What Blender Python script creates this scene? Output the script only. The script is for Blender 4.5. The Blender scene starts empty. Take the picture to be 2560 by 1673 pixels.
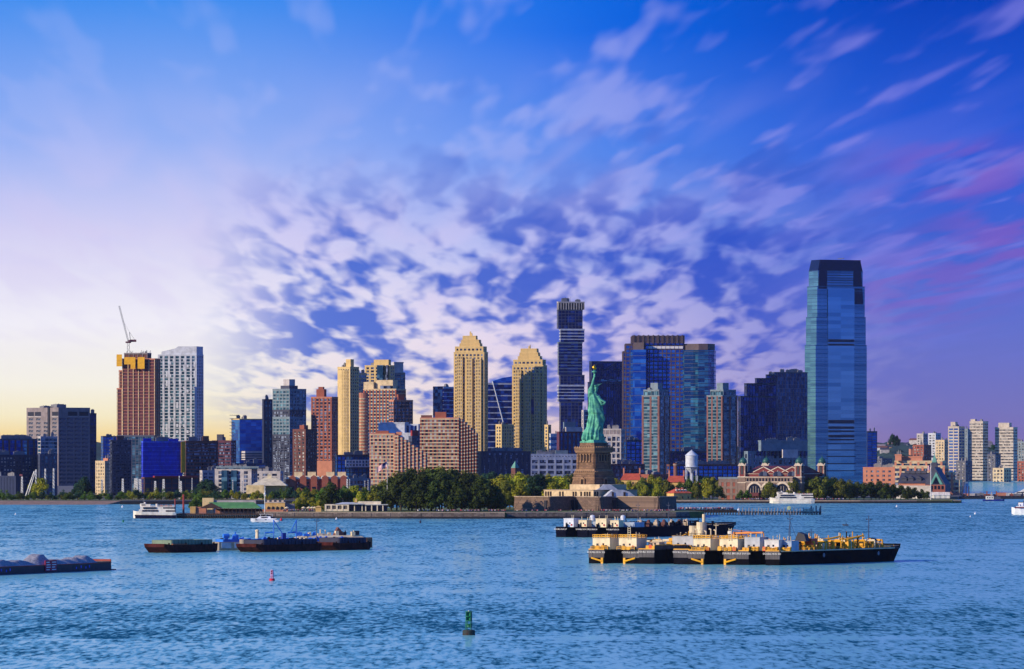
import bpy, bmesh, math, random
from mathutils import Vector, Matrix, noise as mnoise

# ------------------------------------------------------------------ camera, sky, sun, exposure
F = 14800.0      # focal length in photograph pixels (2560 wide)
H = 42.0         # eye height above the water
HY = 1131.0      # row of the horizon
scene = bpy.context.scene
R = math.radians
def X(px, D): return (px - 1280.0) * D / F
def Z(py, D): return H - (py - HY) * D / F
def DW(py): return F * H / (py - HY)          # distance of a point on the water seen at row py
def S(px, D): return px * D / F               # pixels to metres at distance D

cam = bpy.data.cameras.new('camera'); camo = bpy.data.objects.new('camera', cam)
scene.collection.objects.link(camo); scene.camera = camo
camo.location = (0, 0, H); camo.rotation_euler = (R(90), 0, 0)
cam.sensor_width = 36; cam.lens = 36 * F / 2560
cam.shift_y = (HY - 836.5) / 2560
cam.clip_start = 10; cam.clip_end = 120000

SUN_AZ, SUN_EL = -116.0, 21.0     # degrees from the view direction (+Y), clockwise positive
sv = Vector((math.sin(R(SUN_AZ)) * math.cos(R(SUN_EL)), math.cos(R(SUN_AZ)) * math.cos(R(SUN_EL)), math.sin(R(SUN_EL))))
sl = bpy.data.lights.new('sun', 'SUN'); slo = bpy.data.objects.new('sun', sl); scene.collection.objects.link(slo)
sl.energy = 4.8; sl.angle = R(0.5); sl.color = (1.0, 0.82, 0.58)
slo.rotation_euler = sv.to_track_quat('Z', 'Y').to_euler()

scene.view_settings.view_transform = 'Standard'
try: scene.view_settings.look = 'None'
except Exception: pass
scene.view_settings.exposure = 0.0; scene.view_settings.gamma = 1.0
scene.cycles.max_bounces = 6; scene.cycles.diffuse_bounces = 2; scene.cycles.glossy_bounces = 3
scene.cycles.transmission_bounces = 2; scene.cycles.caustics_reflective = False; scene.cycles.caustics_refractive = False
try: scene.cycles.use_denoising = True
except Exception: pass

def lin(c): return tuple((v / 255 / 12.92) if v / 255 <= 0.04045 else ((v / 255 + 0.055) / 1.055) ** 2.4 for v in c)
def C(r, g, b): return (*lin((r, g, b)), 1.0)

class NT:
    """small helper to wire shader nodes"""
    def __init__(s, tree): s.t = tree; s.n = tree.nodes; s.l = tree.links
    def new(s, typ, **kw):
        nd = s.n.new(typ)
        for k, v in kw.items(): setattr(nd, k, v)
        return nd
    def put(s, sock, v):
        if v is None: return
        if isinstance(v, bpy.types.NodeSocket): s.l.new(v, sock)
        else: sock.default_value = v
    def m(s, op, a, b=None, c=None, clamp=False):
        nd = s.n.new('ShaderNodeMath'); nd.operation = op; nd.use_clamp = clamp
        s.put(nd.inputs[0], a); s.put(nd.inputs[1], b); s.put(nd.inputs[2], c); return nd.outputs[0]
    def v(s, op, a, b=None):
        nd = s.n.new('ShaderNodeVectorMath'); nd.operation = op
        s.put(nd.inputs[0], a); s.put(nd.inputs[1], b); return nd.outputs[0]
    def ss(s, x, a, b, lo=0.0, hi=1.0):
        nd = s.n.new('ShaderNodeMapRange'); nd.interpolation_type = 'SMOOTHSTEP'
        s.put(nd.inputs[0], x); s.put(nd.inputs[1], a); s.put(nd.inputs[2], b); s.put(nd.inputs[3], lo); s.put(nd.inputs[4], hi)
        return nd.outputs[0]
    def xyz(s, x, y, z):
        nd = s.n.new('ShaderNodeCombineXYZ'); s.put(nd.inputs[0], x); s.put(nd.inputs[1], y); s.put(nd.inputs[2], z); return nd.outputs[0]
    def sep(s, v):
        nd = s.n.new('ShaderNodeSeparateXYZ'); s.put(nd.inputs[0], v); return nd.outputs
    def noise(s, vec, scale, detail=2.0, rough=0.5, dist=0.0, col=False):
        nd = s.n.new('ShaderNodeTexNoise'); s.put(nd.inputs['Vector'], vec)
        nd.inputs['Scale'].default_value = scale; nd.inputs['Detail'].default_value = detail
        nd.inputs['Roughness'].default_value = rough; nd.inputs['Distortion'].default_value = dist
        return nd.outputs['Color' if col else 'Fac']
    def ramp(s, fac, stops, interp='LINEAR'):
        nd = s.n.new('ShaderNodeValToRGB'); nd.color_ramp.interpolation = interp
        e = nd.color_ramp.elements
        while len(e) < len(stops): e.new(0.5)
        for i, (p, c) in enumerate(stops): e[i].position = p; e[i].color = c
        s.put(nd.inputs[0], fac); return nd.outputs[0]
    def mix(s, fac, a, b, mode='MIX'):
        nd = s.n.new('ShaderNodeMix'); nd.data_type = 'RGBA'; nd.blend_type = mode
        s.put(nd.inputs[0], fac); s.put(nd.inputs[6], a); s.put(nd.inputs[7], b); return nd.outputs[2]

# ---- the sky: a Nishita dome, with the evening colours and the cloud sheet low over the harbour
world = bpy.data.worlds.new('World'); scene.world = world; world.use_nodes = True
w = NT(world.node_tree); w.n.clear()
tc = w.new('ShaderNodeTexCoord')
dx, dy, dz = w.sep(w.v('NORMALIZE', tc.outputs['Generated']))
az = w.m('ARCTAN2', dx, dy); el = w.m('ARCSINE', dz)
azs = w.m('SUBTRACT', w.m('ABSOLUTE', w.m('ADD', az, R(65))), R(65))     # the glow is centred on the sunset side
sx = w.m('MULTIPLY', azs, 14.8); sq = w.m('MAXIMUM', w.m('MULTIPLY', el, 14.8), 0.0)
sk = w.m('DIVIDE', sq, 1.6)
def rmp(st): return w.ramp(sk, [(q / 1.6, C(*c)) for q, c in st])
left = rmp([(0, (250, 206, 130)), (.04, (252, 222, 152)), (.09, (254, 241, 200)), (.17, (254, 249, 234)), (.32, (247, 244, 252)), (.55, (214, 211, 246)), (.78, (150, 178, 246)), (1.13, (66, 143, 240)), (1.5, (56, 138, 232))])
mid = rmp([(0, (242, 205, 195)), (.1, (240, 214, 220)), (.28, (226, 211, 240)), (.48, (172, 184, 243)), (.74, (88, 142, 241)), (1.05, (0, 106, 233)), (1.5, (10, 108, 222))])
right = rmp([(0, (128, 108, 172)), (.1, (118, 114, 188)), (.3, (98, 112, 206)), (.55, (62, 98, 212)), (.8, (30, 88, 215)), (1.13, (0, 64, 188)), (1.5, (6, 84, 198))])
base = w.mix(w.ss(sx, -0.9, 0.42), left, mid)
base = w.mix(w.ss(sx, -0.1, 1.1), base, right)
# cloud sheet: plan coordinates of a flat layer, so the streets of cloud run out from one point on the horizon
rx = w.m('ADD', sx, 0.53); rq = w.m('ADD', sq, 0.13)
cu = w.m('DIVIDE', rx, rq); cv = w.m('DIVIDE', 1.0, rq)
plan = w.xyz(cu, cv, 0.0)
pu = w.m('DIVIDE', sx, w.m('ADD', 0.30, w.m('MULTIPLY', sq, 0.45))); pv = w.m('MULTIPLY', w.m('LOGARITHM', w.m('ADD', sq, 0.12), 2.718), 2.1)
low = w.xyz(pu, pv, 0.0)                                      # nearer the horizon the puffs lie flat and small
n1 = w.noise(w.v('ADD', w.v('MULTIPLY', low, (6.2, 5.2, 1)), (2.3, 6.1, 0)), 1.0, 2.4, 0.5, 0.25)
n1b = w.noise(w.v('ADD', w.v('MULTIPLY', low, (1.3, 1.5, 1)), (5.2, 2.6, 0)), 1.0, 1.0, 0.5)
def bank(x, q, rx_, rq_):                                   # one of the larger cloud banks, by its bearing and height
    return w.m('POWER', 2.718, w.m('MULTIPLY', w.m('ADD', w.m('POWER', w.m('DIVIDE', w.m('SUBTRACT', sx, x), rx_), 2.0), w.m('POWER', w.m('DIVIDE', w.m('SUBTRACT', sq, q), rq_), 2.0)), -1.0))
inb = w.m('MULTIPLY', w.ss(sq, 0.80, 0.50), w.ss(sx, -0.84, -0.46))
inb = w.m('MULTIPLY', w.m('MULTIPLY', inb, w.ss(sx, 1.15, 0.5)), w.ss(sq, 0.03, 0.14))
n1s = w.m('ADD', n1, w.m('MULTIPLY', w.m('SUBTRACT', n1b, 0.5), 0.55))
n1s = w.m('ADD', n1s, w.m('MULTIPLY', bank(-0.47, 0.31, 0.17, 0.07), 0.17))
n1s = w.m('ADD', n1s, w.m('MULTIPLY', bank(0.10, 0.60, 0.24, 0.10), 0.10))
n1s = w.m('ADD', n1s, w.m('MULTIPLY', bank(0.55, 0.42, 0.22, 0.10), 0.08))
puff = w.m('MULTIPLY', w.ss(n1s, 0.39, 0.68), inb)
rim = w.m('MULTIPLY', w.m('MULTIPLY', w.ss(n1s, 0.54, 0.36), inb), w.ss(sq, 0.60, 0.18))
st = w.noise(w.v('MULTIPLY', plan, (9.0, 9.5, 1)), 1.0, 1.8, 0.5, 0.1)
stb = w.noise(w.v('ADD', w.v('MULTIPLY', plan, (3.0, 3.4, 1)), (7.3, 1.9, 0)), 1.0, 1.0, 0.5)
sreg = w.m('MULTIPLY', w.ss(sq, 0.34, 0.60), w.ss(sx, -1.0, 0.9, 0.25, 1.0))
streak = w.m('MULTIPLY', w.ss(w.m('ADD', st, w.m('MULTIPLY', w.m('SUBTRACT', stb, 0.5), 0.75)), 0.50, 0.74), sreg)
soft = w.noise(w.v('ADD', w.v('MULTIPLY', plan, (3.6, 3.0, 1)), (3.1, 8.2, 0)), 1.0, 2.5, 0.5, 0.3)
veil = w.m('MULTIPLY', w.ss(soft, 0.42, 0.66), w.m('MULTIPLY', w.ss(sq, 0.15, 0.45), w.ss(sq, 1.05, 0.55)))
pn = w.ss(w.noise(w.v('ADD', w.v('MULTIPLY', plan, (6.0, 7.5, 1)), (1.7, 4.4, 0)), 1.0, 2.0, 0.5, 0.2), 0.36, 0.62)
pb = w.m('ADD', w.m('ADD', bank(1.12, 0.70, 0.22, 0.09), bank(1.26, 0.52, 0.20, 0.10)), w.m('MULTIPLY', bank(0.98, 0.40, 0.18, 0.09), 0.8))
pinkr = w.m('MINIMUM', w.m('MULTIPLY', pn, pb), 1.0)
shade = w.m('MULTIPLY', w.ss(w.noise(w.v('ADD', w.v('MULTIPLY', plan, (5.0, 5.0, 1)), (9.7, 0.4, 0)), 1.0, 2.0, 0.5, 0.2), 0.53, 0.68), w.m('MULTIPLY', w.ss(sq, 0.35, 0.55), w.m('MULTIPLY', w.ss(sq, 1.0, 0.7), w.ss(sx, -0.6, 0.1))))
far = w.ss(el, R(14), R(6))
colr = w.ss(sx, -0.3, 1.1)
veilc = w.mix(colr, C(214, 204, 244), C(112, 122, 226))
base = w.mix(w.m('MULTIPLY', w.m('MULTIPLY', veil, far), w.ss(sx, -1.3, 0.9, 0.30, 0.50)), base, veilc)
base = w.mix(w.m('MULTIPLY', w.m('MULTIPLY', shade, far), 0.50), base, C(52, 92, 204))
base = w.mix(w.m('MULTIPLY', w.m('MULTIPLY', streak, far), 0.56), base, w.mix(colr, C(196, 200, 250), C(132, 132, 230)))
base = w.mix(w.m('MULTIPLY', w.m('MULTIPLY', rim, far), 0.34), base, w.mix(w.ss(sx, -0.2, 0.75), C(246, 224, 236), C(142, 150, 232)))
base = w.mix(w.m('MULTIPLY', w.m('MULTIPLY', pinkr, far), 0.46), base, C(150, 84, 184))
base = w.mix(w.m('MULTIPLY', w.m('MULTIPLY', puff, far), 0.92), base, w.mix(w.ss(sx, -0.8, 0.7), C(54, 102, 212), C(34, 76, 200)))
sky = w.new('ShaderNodeTexSky'); sky.sky_type = 'NISHITA'; sky.sun_disc = False
sky.sun_elevation = R(SUN_EL); sky.sun_rotation = R(SUN_AZ); sky.altitude = 40; sky.dust_density = 0.4; sky.ozone_density = 3.0
nish = w.mix(1.0, sky.outputs[0], (0.040, 0.115, 0.25, 1), 'MULTIPLY')
tot = w.mix(w.ss(el, R(7), R(40)), base, nish)
bg = w.new('ShaderNodeBackground'); w.put(bg.inputs[0], tot); bg.inputs[1].default_value = 1.0
wo = w.new('ShaderNodeOutputWorld'); w.l.new(bg.outputs[0], wo.inputs[0])
# ------------------------------------------------------------------ helpers
COL = scene.collection
class MB:
    """collects polygons, then links them as ONE mesh object"""
    def __init__(s): s.v = []; s.f = []; s.mi = []
    def add(s, vs, fs, m=0):
        o = len(s.v); s.v += [tuple(p) for p in vs]
        s.f += [tuple(o + i for i in f) for f in fs]; s.mi += [m] * len(fs); return s
    def box(s, x0, x1, y0, y1, z0, z1, m=0):
        return s.add([(x0, y0, z0), (x1, y0, z0), (x1, y1, z0), (x0, y1, z0), (x0, y0, z1), (x1, y0, z1), (x1, y1, z1), (x0, y1, z1)],
                     [(0, 3, 2, 1), (4, 5, 6, 7), (0, 1, 5, 4), (1, 2, 6, 5), (2, 3, 7, 6), (3, 0, 4, 7)], m)
    def cbox(s, cx, cy, z0, w, d, h, m=0): return s.box(cx - w / 2, cx + w / 2, cy - d / 2, cy + d / 2, z0, z0 + h, m)
    def prism(s, pts, z0, z1, m=0, top=None):
        """vertical prism over a plan polygon (counter-clockwise); top = plan polygon of the upper face"""
        n = len(pts); top = top or pts
        vs = [(p[0], p[1], z0) for p in pts] + [(p[0], p[1], z1) for p in top]
        fs = [tuple(range(n - 1, -1, -1)), tuple(range(n, 2 * n))] + [(i, (i + 1) % n, n + (i + 1) % n, n + i) for i in range(n)]
        return s.add(vs, fs, m)
    def slab(s, pts, y0, y1, m=0):
        """upright slab: polygon in x,z (counter-clockwise seen from the front) between y0 (front) and y1"""
        n = len(pts)
        vs = [(p[0], y0, p[1]) for p in pts] + [(p[0], y1, p[1]) for p in pts]
        fs = [tuple(range(n)), tuple(range(2 * n - 1, n - 1, -1))] + [((i + 1) % n, i, n + i, n + (i + 1) % n) for i in range(n)]
        return s.add(vs, fs, m)
    def cyl(s, cx, cy, z0, z1, r0, r1=None, n=12, m=0):
        r1 = r0 if r1 is None else r1
        a = [(math.cos(2 * math.pi * i / n), math.sin(2 * math.pi * i / n)) for i in range(n)]
        return s.prism([(cx + r0 * c, cy + r0 * q) for c, q in a], z0, z1, m, [(cx + r1 * c, cy + r1 * q) for c, q in a])
    def tube(s, p, q, r, n=6, m=0, r2=None):
        p, q = Vector(p), Vector(q); d = (q - p)
        if d.length < 1e-6: return s
        ax = d.normalized(); u = ax.orthogonal().normalized(); t = ax.cross(u); r2 = r if r2 is None else r2
        vs = [p + (u * math.cos(2 * math.pi * i / n) + t * math.sin(2 * math.pi * i / n)) * r for i in range(n)]
        vs += [q + (u * math.cos(2 * math.pi * i / n) + t * math.sin(2 * math.pi * i / n)) * r2 for i in range(n)]
        return s.add(vs, [tuple(range(n - 1, -1, -1)), tuple(range(n, 2 * n))] + [(i, (i + 1) % n, n + (i + 1) % n, n + i) for i in range(n)], m)
    def lathe(s, prof, cx=0, cy=0, n=16, m=0):
        vs = []; fs = []
        for r, z in prof: vs += [(cx + r * math.cos(2 * math.pi * i / n), cy + r * math.sin(2 * math.pi * i / n), z) for i in range(n)]
        for k in range(len(prof) - 1):
            for i in range(n): fs.append((k * n + i, k * n + (i + 1) % n, (k + 1) * n + (i + 1) % n, (k + 1) * n + i))
        fs.append(tuple(range(n - 1, -1, -1))); fs.append(tuple((len(prof) - 1) * n + i for i in range(n)))
        return s.add(vs, fs, m)
    def rail(s, pts, h, r=0.05, m=0, step=2.0, rows=(1.0, 0.5)):
        """a guard rail of posts and bars along plan points (x,y,z)"""
        for a, b in zip(pts[:-1], pts[1:]):
            a, b = Vector(a), Vector(b); L = (b - a).length; k = max(1, int(L / step))
            for i in range(k + 1):
                c = a.lerp(b, i / k); s.tube(c, c + Vector((0, 0, h)), r, 4, m)
            for t in rows: s.tube(a + Vector((0, 0, h * t)), b + Vector((0, 0, h * t)), r, 4, m)
        return s
    def mesh(s, name, mats, smooth=False):
        me = bpy.data.meshes.new(name); me.from_pydata(s.v, [], s.f)
        for mt in (mats if isinstance(mats, (list, tuple)) else [mats]): me.materials.append(mt)
        if any(s.mi): me.polygons.foreach_set('material_index', s.mi)
        if smooth: me.polygons.foreach_set('use_smooth', [True] * len(me.polygons))
        me.update(); return me
    def build(s, name, mats, parent=None, loc=(0, 0, 0), rot=0.0, smooth=False, kind=None):
        return put(name, s.mesh(name, mats, smooth), parent, loc, rot, kind)
def put(name, me, parent=None, loc=(0, 0, 0), rot=0.0, kind=None):
    o = bpy.data.objects.new(name, me); COL.objects.link(o); o.parent = parent
    o.location = loc; o.rotation_euler = (0, 0, rot)
    if kind: o['kind'] = kind
    return o
def tag(o, label, cat, group=None):
    o['label'] = label; o['category'] = cat
    if group: o['group'] = group
    return o
def thing(name, label, cat, loc=(0, 0, 0), rot=0.0, group=None):
    return tag(put(name, None, None, loc, rot), label, cat, group)
def copy_tree(o, parent=None):
    c = o.copy(); COL.objects.link(c); c.parent = parent
    for ch in list(o.children): copy_tree(ch, c)
    return c

# ------------------------------------------------------------------ materials
MATS = {}
def mat(name, col, rough=0.7, metal=0.0, var=0.18, scale=0.25, bump=0.0, streaks=0.0, spec=0.5, col2=None, det=4.0):
    """painted or mineral surface: base colour with uneven tone, wear and fine relief"""
    if name in MATS: return MATS[name]
    mt = bpy.data.materials.new(name); mt.use_nodes = True; t = NT(mt.node_tree); b = t.n['Principled BSDF']
    co = t.new('ShaderNodeTexCoord').outputs['Object']
    nz = t.noise(co, scale, det, 0.6)
    c = col if len(col) == 4 else (*col, 1)
    lo = tuple(v * (1 - var) for v in c[:3]) + (1,); hi = tuple(min(1, v * (1 + var)) for v in c[:3]) + (1,)
    if col2: hi = col2
    out = t.mix(t.ss(nz, 0.32, 0.68), lo, hi)
    if streaks:
        sn = t.noise(t.v('MULTIPLY', co, (1.3, 1.3, 0.07)), 1.0, 3.0, 0.6)
        out = t.mix(t.m('MULTIPLY', t.ss(sn, 0.52, 0.75), streaks), out, tuple(v * 0.35 for v in c[:3]) + (1,))
    t.put(b.inputs['Base Color'], out); b.inputs['Roughness'].default_value = rough; b.inputs['Metallic'].default_value = metal
    b.inputs['Specular IOR Level'].default_value = spec
    if bump:
        bp = t.new('ShaderNodeBump'); bp.inputs['Strength'].default_value = 0.6; bp.inputs['Distance'].default_value = bump
        t.put(bp.inputs['Height'], t.noise(co, scale * 6, 5.0, 0.65)); t.l.new(bp.outputs[0], b.inputs['Normal'])
    MATS[name] = mt; return mt
def glass(name, dark, light, cell=(3.0, 3.0, 3.4), power=2.0, metal=0.35, rough=0.12, wob=0.015, wscale=0.25):
    """window glass: every pane its own tone (blinds, rooms), a mirror-like face with slight unevenness"""
    if name in MATS: return MATS[name]
    mt = bpy.data.materials.new(name); mt.use_nodes = True; t = NT(mt.node_tree); b = t.n['Principled BSDF']
    co = t.new('ShaderNodeTexCoord').outputs['Object']
    q = t.v('FLOOR', t.v('DIVIDE', t.v('ADD', co, (0.37, 0.41, 0.03)), cell))
    wn = t.new('ShaderNodeTexWhiteNoise'); t.put(wn.inputs[0], q)
    fac = t.m('POWER', wn.outputs['Value'], power)
    t.put(b.inputs['Base Color'], t.mix(fac, dark, light))
    b.inputs['Metallic'].default_value = metal; b.inputs['Roughness'].default_value = rough
    if wob:
        bp = t.new('ShaderNodeBump'); bp.inputs['Strength'].default_value = 1.0; bp.inputs['Distance'].default_value = wob
        t.put(bp.inputs['Height'], t.noise(t.v('ADD', t.v('MULTIPLY', co, (1, 1, 0.6)), t.v('MULTIPLY', wn.outputs['Color'], (3, 3, 3))), wscale, 2.0)); t.l.new(bp.outputs[0], b.inputs['Normal'])
    MATS[name] = mt; return mt
def stone(name, col, mortar, bw=1.8, bh=0.8, var=0.35, rough=0.85, bump=0.06, col2=None):
    """coursed masonry, finer than the eye can pick apart from here"""
    if name in MATS: return MATS[name]
    mt = bpy.data.materials.new(name); mt.use_nodes = True; t = NT(mt.node_tree); b = t.n['Principled BSDF']
    geo = t.new('ShaderNodeTexCoord').outputs['Object']; x, y, z = t.sep(geo)
    uv = t.xyz(t.m('ADD', x, y), z, 0.0)
    br = t.new('ShaderNodeTexBrick'); t.put(br.inputs['Vector'], uv)
    br.inputs['Scale'].default_value = 1.0; br.inputs['Brick Width'].default_value = bw; br.inputs['Row Height'].default_value = bh
    br.inputs['Mortar Size'].default_value = 0.05; br.inputs['Mortar'].default_value = mortar
    br.inputs['Color1'].default_value = tuple(v * (1 - var) for v in col[:3]) + (1,)
    br.inputs['Color2'].default_value = col2 or (tuple(min(1, v * (1 + var)) for v in col[:3]) + (1,))
    st_ = t.noise(t.v('MULTIPLY', geo, (0.5, 0.5, 0.08)), 1.0, 4.0, 0.6)
    out = t.mix(t.m('MULTIPLY', t.ss(st_, 0.5, 0.75), 0.5), br.outputs['Color'], tuple(v * 0.4 for v in col[:3]) + (1,))
    t.put(b.inputs['Base Color'], out); b.inputs['Roughness'].default_value = rough
    bp = t.new('ShaderNodeBump'); bp.inputs['Distance'].default_value = bump
    t.put(bp.inputs['Height'], t.m('ADD', t.m('MULTIPLY', br.outputs['Fac'], -1.0), t.noise(geo, 1.5, 4.0))); t.l.new(bp.outputs[0], b.inputs['Normal'])
    MATS[name] = mt; return mt
def leaf(name, c1, c2, rnd=0.25):
    if name in MATS: return MATS[name]
    mt = bpy.data.materials.new(name); mt.use_nodes = True; t = NT(mt.node_tree); b = t.n['Principled BSDF']
    co = t.new('ShaderNodeTexCoord').outputs['Object']; oi = t.new('ShaderNodeObjectInfo')
    nz = t.noise(co, 6.0, 3.0, 0.6)
    c = t.mix(t.ss(nz, 0.35, 0.65), c1, c2)
    hs = t.new('ShaderNodeHueSaturation'); t.put(hs.inputs['Color'], c)
    t.put(hs.inputs['Value'], t.m('ADD', 1 - rnd, t.m('MULTIPLY', oi.outputs['Random'], 2 * rnd)))
    t.put(hs.inputs['Hue'], t.m('ADD', 0.485, t.m('MULTIPLY', oi.outputs['Random'], 0.03)))
    t.put(b.inputs['Base Color'], hs.outputs[0]); b.inputs['Roughness'].default_value = 0.75; b.inputs['Specular IOR Level'].default_value = 0.2
    tr = t.new('ShaderNodeBsdfTranslucent'); t.put(tr.inputs[0], hs.outputs[0])
    ms = t.new('ShaderNodeMixShader'); ms.inputs[0].default_value = 0.25
    t.l.new(b.outputs[0], ms.inputs[1]); t.l.new(tr.outputs[0], ms.inputs[2]); t.l.new(ms.outputs[0], t.n['Material Output'].inputs[0])
    MATS[name] = mt; return mt
# ------------------------------------------------------------------ water, land, hills
def water_material():
    mt = bpy.data.materials.new('harbour_water'); mt.use_nodes = True; t = NT(mt.node_tree); b = t.n['Principled BSDF']
    co = t.new('ShaderNodeTexCoord').outputs['Object']; x, y, z = t.sep(co)
    chop = t.noise(t.v('MULTIPLY', co, (0.55, 0.072, 1)), 1.0, 3.0, 0.62, 0.35)          # wave fronts a few metres long
    wave = t.noise(t.v('MULTIPLY', co, (0.075, 0.013, 1)), 1.0, 4.0, 0.62, 0.4)
    swath = t.noise(t.v('MULTIPLY', co, (0.0050, 0.0050, 1)), 1.0, 4.0, 0.6, 0.5)
    side = t.noise(t.v('ADD', t.v('MULTIPLY', co, (0.9, 0.2, 1)), (4, 9, 0)), 1.0, 2.0, 0.6)
    # lanes ruffled by the wind and calmer slicks between them
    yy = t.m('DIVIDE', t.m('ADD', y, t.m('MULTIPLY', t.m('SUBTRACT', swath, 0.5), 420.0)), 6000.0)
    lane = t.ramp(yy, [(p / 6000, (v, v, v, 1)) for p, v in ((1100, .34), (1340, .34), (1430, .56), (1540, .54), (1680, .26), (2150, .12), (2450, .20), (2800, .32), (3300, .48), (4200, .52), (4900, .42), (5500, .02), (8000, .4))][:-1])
    m = t.m('ADD', t.m('MULTIPLY', t.m('SUBTRACT', chop, 0.5), 3.0), t.m('MULTIPLY', t.m('SUBTRACT', wave, 0.5), 1.7))
    streak = t.noise(t.v('ADD', t.v('MULTIPLY', co, (0.0016, 0.016, 1)), (2, 5, 0)), 1.0, 3.0, 0.55, 0.3)   # old wakes and slicks
    m = t.m('SUBTRACT', m, t.m('MULTIPLY', t.ss(streak, 0.56, 0.72), 0.40))
    m = t.m('ADD', t.m('ADD', m, lane), t.m('MULTIPLY', t.m('SUBTRACT', swath, 0.5), 0.5))
    m = t.ss(m, 0.0, 0.95)
    tilt = t.m('ADD', 0.006, t.m('MULTIPLY', t.m('POWER', m, 1.4), 0.26))
    nrm = t.v('NORMALIZE', t.xyz(t.m('MULTIPLY', t.m('SUBTRACT', side, 0.5), t.m('MULTIPLY', tilt, 2.0)), t.m('MULTIPLY', tilt, -1.0), 1.0))
    t.put(b.inputs['Normal'], nrm)
    t.put(b.inputs['Base Color'], t.mix(m, C(150, 206, 210), C(4, 58, 78)))  # pale wave highlights and dark wave fronts put into the colour
    b.inputs['Specular Tint'].default_value = (0.66, 0.97, 1.0, 1); b.inputs['Roughness'].default_value = 0.10; b.inputs['IOR'].default_value = 1.30
    up = t.new('ShaderNodeBsdfDiffuse'); t.put(up.inputs['Color'], t.mix(m, C(120, 196, 200), C(20, 104, 124)))       # silty upwelling light put in as diffuse colour, darker on wave fronts
    ms = t.new('ShaderNodeMixShader'); t.put(ms.inputs[0], t.m('SUBTRACT', 0.46, t.m('MULTIPLY', m, 0.16)))
    t.l.new(b.outputs[0], ms.inputs[1]); t.l.new(up.outputs[0], ms.inputs[2]); t.l.new(ms.outputs[0], t.n['Material Output'].inputs[0])
    return mt
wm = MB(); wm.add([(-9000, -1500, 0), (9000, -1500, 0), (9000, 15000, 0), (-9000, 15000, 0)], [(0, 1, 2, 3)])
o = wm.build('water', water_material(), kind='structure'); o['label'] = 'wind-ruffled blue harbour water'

grassm = mat('mown_grass', C(96, 108, 44), .95, var=.35, scale=.05)
earth = mat('city_ground', C(96, 92, 88), .95, var=.25, scale=.02)
beach = mat('stony_beach', C(150, 118, 92), .95, var=.35, scale=.3, bump=.15)
seawall = stone('seawall_stone', C(120, 106, 98), C(50, 44, 44), 2.2, .9)
wetwall = mat('wet_dark_stone', C(30, 24, 26), .6, scale=.4)
def sheet(name, pts, z, m, thick=3.0, kind='structure', label=None, skirt=None):
    """a piece of land: flat top over its own sides"""
    q = MB(); q.prism(pts, z - thick, z, 0)
    o = q.build(name, m, kind=kind)
    if label: o['label'] = label
    return o
def P(px, D): return (X(px, D), D)
# city shore, running from the left edge to the river mouth, then up the river
sheet('ground', [(-4000, 4835), P(-100, 4835), P(300, 4835), P(560, 4840), P(900, 4840), P(1700, 5060), P(2130, 5230), P(2395, 5300), P(2405, 5420), P(2412, 8500), (3000, 14000), (-6000, 14000)], 2.5, earth, 4, label='flat city ground along the far shore')
sheet('lawn', [P(-80, 4850), P(285, 4850), P(560, 4855), P(900, 4860), P(900, 4990), P(-80, 4990)], 2.53, grassm, .3, label='park lawn along the left shore')
q = MB()
for (p0, d0), (p1, d1) in zip([(-160, 4745), (60, 4742), (180, 4745), (262, 4748)], [(60, 4742), (180, 4745), (262, 4748), (305, 4830)]):
    q.add([(X(p0, d0), d0, -.2), (X(p1, d1), d1, -.2), (X(p1, d1 + 92 if p1 < 300 else d1 + 6), d1 + 92 if p1 < 300 else d1 + 6, 2.5), (X(p0, d0 + 92), d0 + 92, 2.5)], [(0, 1, 2, 3)])
q.build('beach', beach, kind='structure')['label'] = 'sloping stony beach at the left shore'
# promenade wall behind the ferry pier
q = MB()
pt = [P(300, 4775), P(640, 4790), P(1000, 4800)]
for a_, b_ in zip(pt[:-1], pt[1:]): q.add([(a_[0], a_[1], -.5), (b_[0], b_[1], -.5), (b_[0], b_[1], 2.6), (a_[0], a_[1], 2.6), (a_[0], a_[1] + 70, 2.6), (b_[0], b_[1] + 70, 2.6)], [(0, 1, 2, 3), (3, 2, 5, 4)])
q.build('promenade', wetwall, kind='structure')['label'] = 'dark promenade edge behind the ferry pier'
for a_, b_ in zip(pt[:-1], pt[1:]):
    a3, b3 = (*a_, 2.6), (*b_, 2.6)
    r_ = MB().rail([a3, b3], 1.6, .12, 0, 5.0).build('promenade_railing', mat('rail_brown', C(120, 84, 76), .7))
    tag(r_, 'brown railing along the promenade, ' + ('left of the tall white pole' if a_ is pt[0] else 'right of the tall white pole'), 'railing')
# hills behind the city and across the river
def hills(name, label, x0, x1, d0, d1, prof, m, nx=160, ny=10, seed=1):
    q = MB(); vs = []; fs = []
    for j in range(ny + 1):
        for i in range(nx + 1):
            px = x0 + (x1 - x0) * i / nx; D = d0 + (d1 - d0) * j / ny; t = j / ny
            hh = 0
            for (a, ya), (b_, yb) in zip(prof[:-1], prof[1:]):
                if a <= px <= b_: hh = Z(ya + (yb - ya) * (px - a) / (b_ - a), d0 + (d1 - d0) * .6)
            up = min(1, t / .6) ** .8
            nz = mnoise.noise(Vector((px * .02, t * 3, seed))) * 6 + mnoise.noise(Vector((px * .09, t * 7, seed + 5))) * 3
            vs.append((X(px, D), D, max(0, 2 + (hh - 2 + nz) * up) if t > 0 else 0.5))
    for j in range(ny):
        for i in range(nx): a = j * (nx + 1) + i; fs.append((a, a + 1, a + nx + 2, a + nx + 1))
    q.add(vs, fs); o = q.build(name, m, kind='structure', smooth=True); o['label'] = label
hillm = mat('wooded_hillside', C(34, 62, 50), .95, var=.5, scale=.03, bump=1.5)
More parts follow.
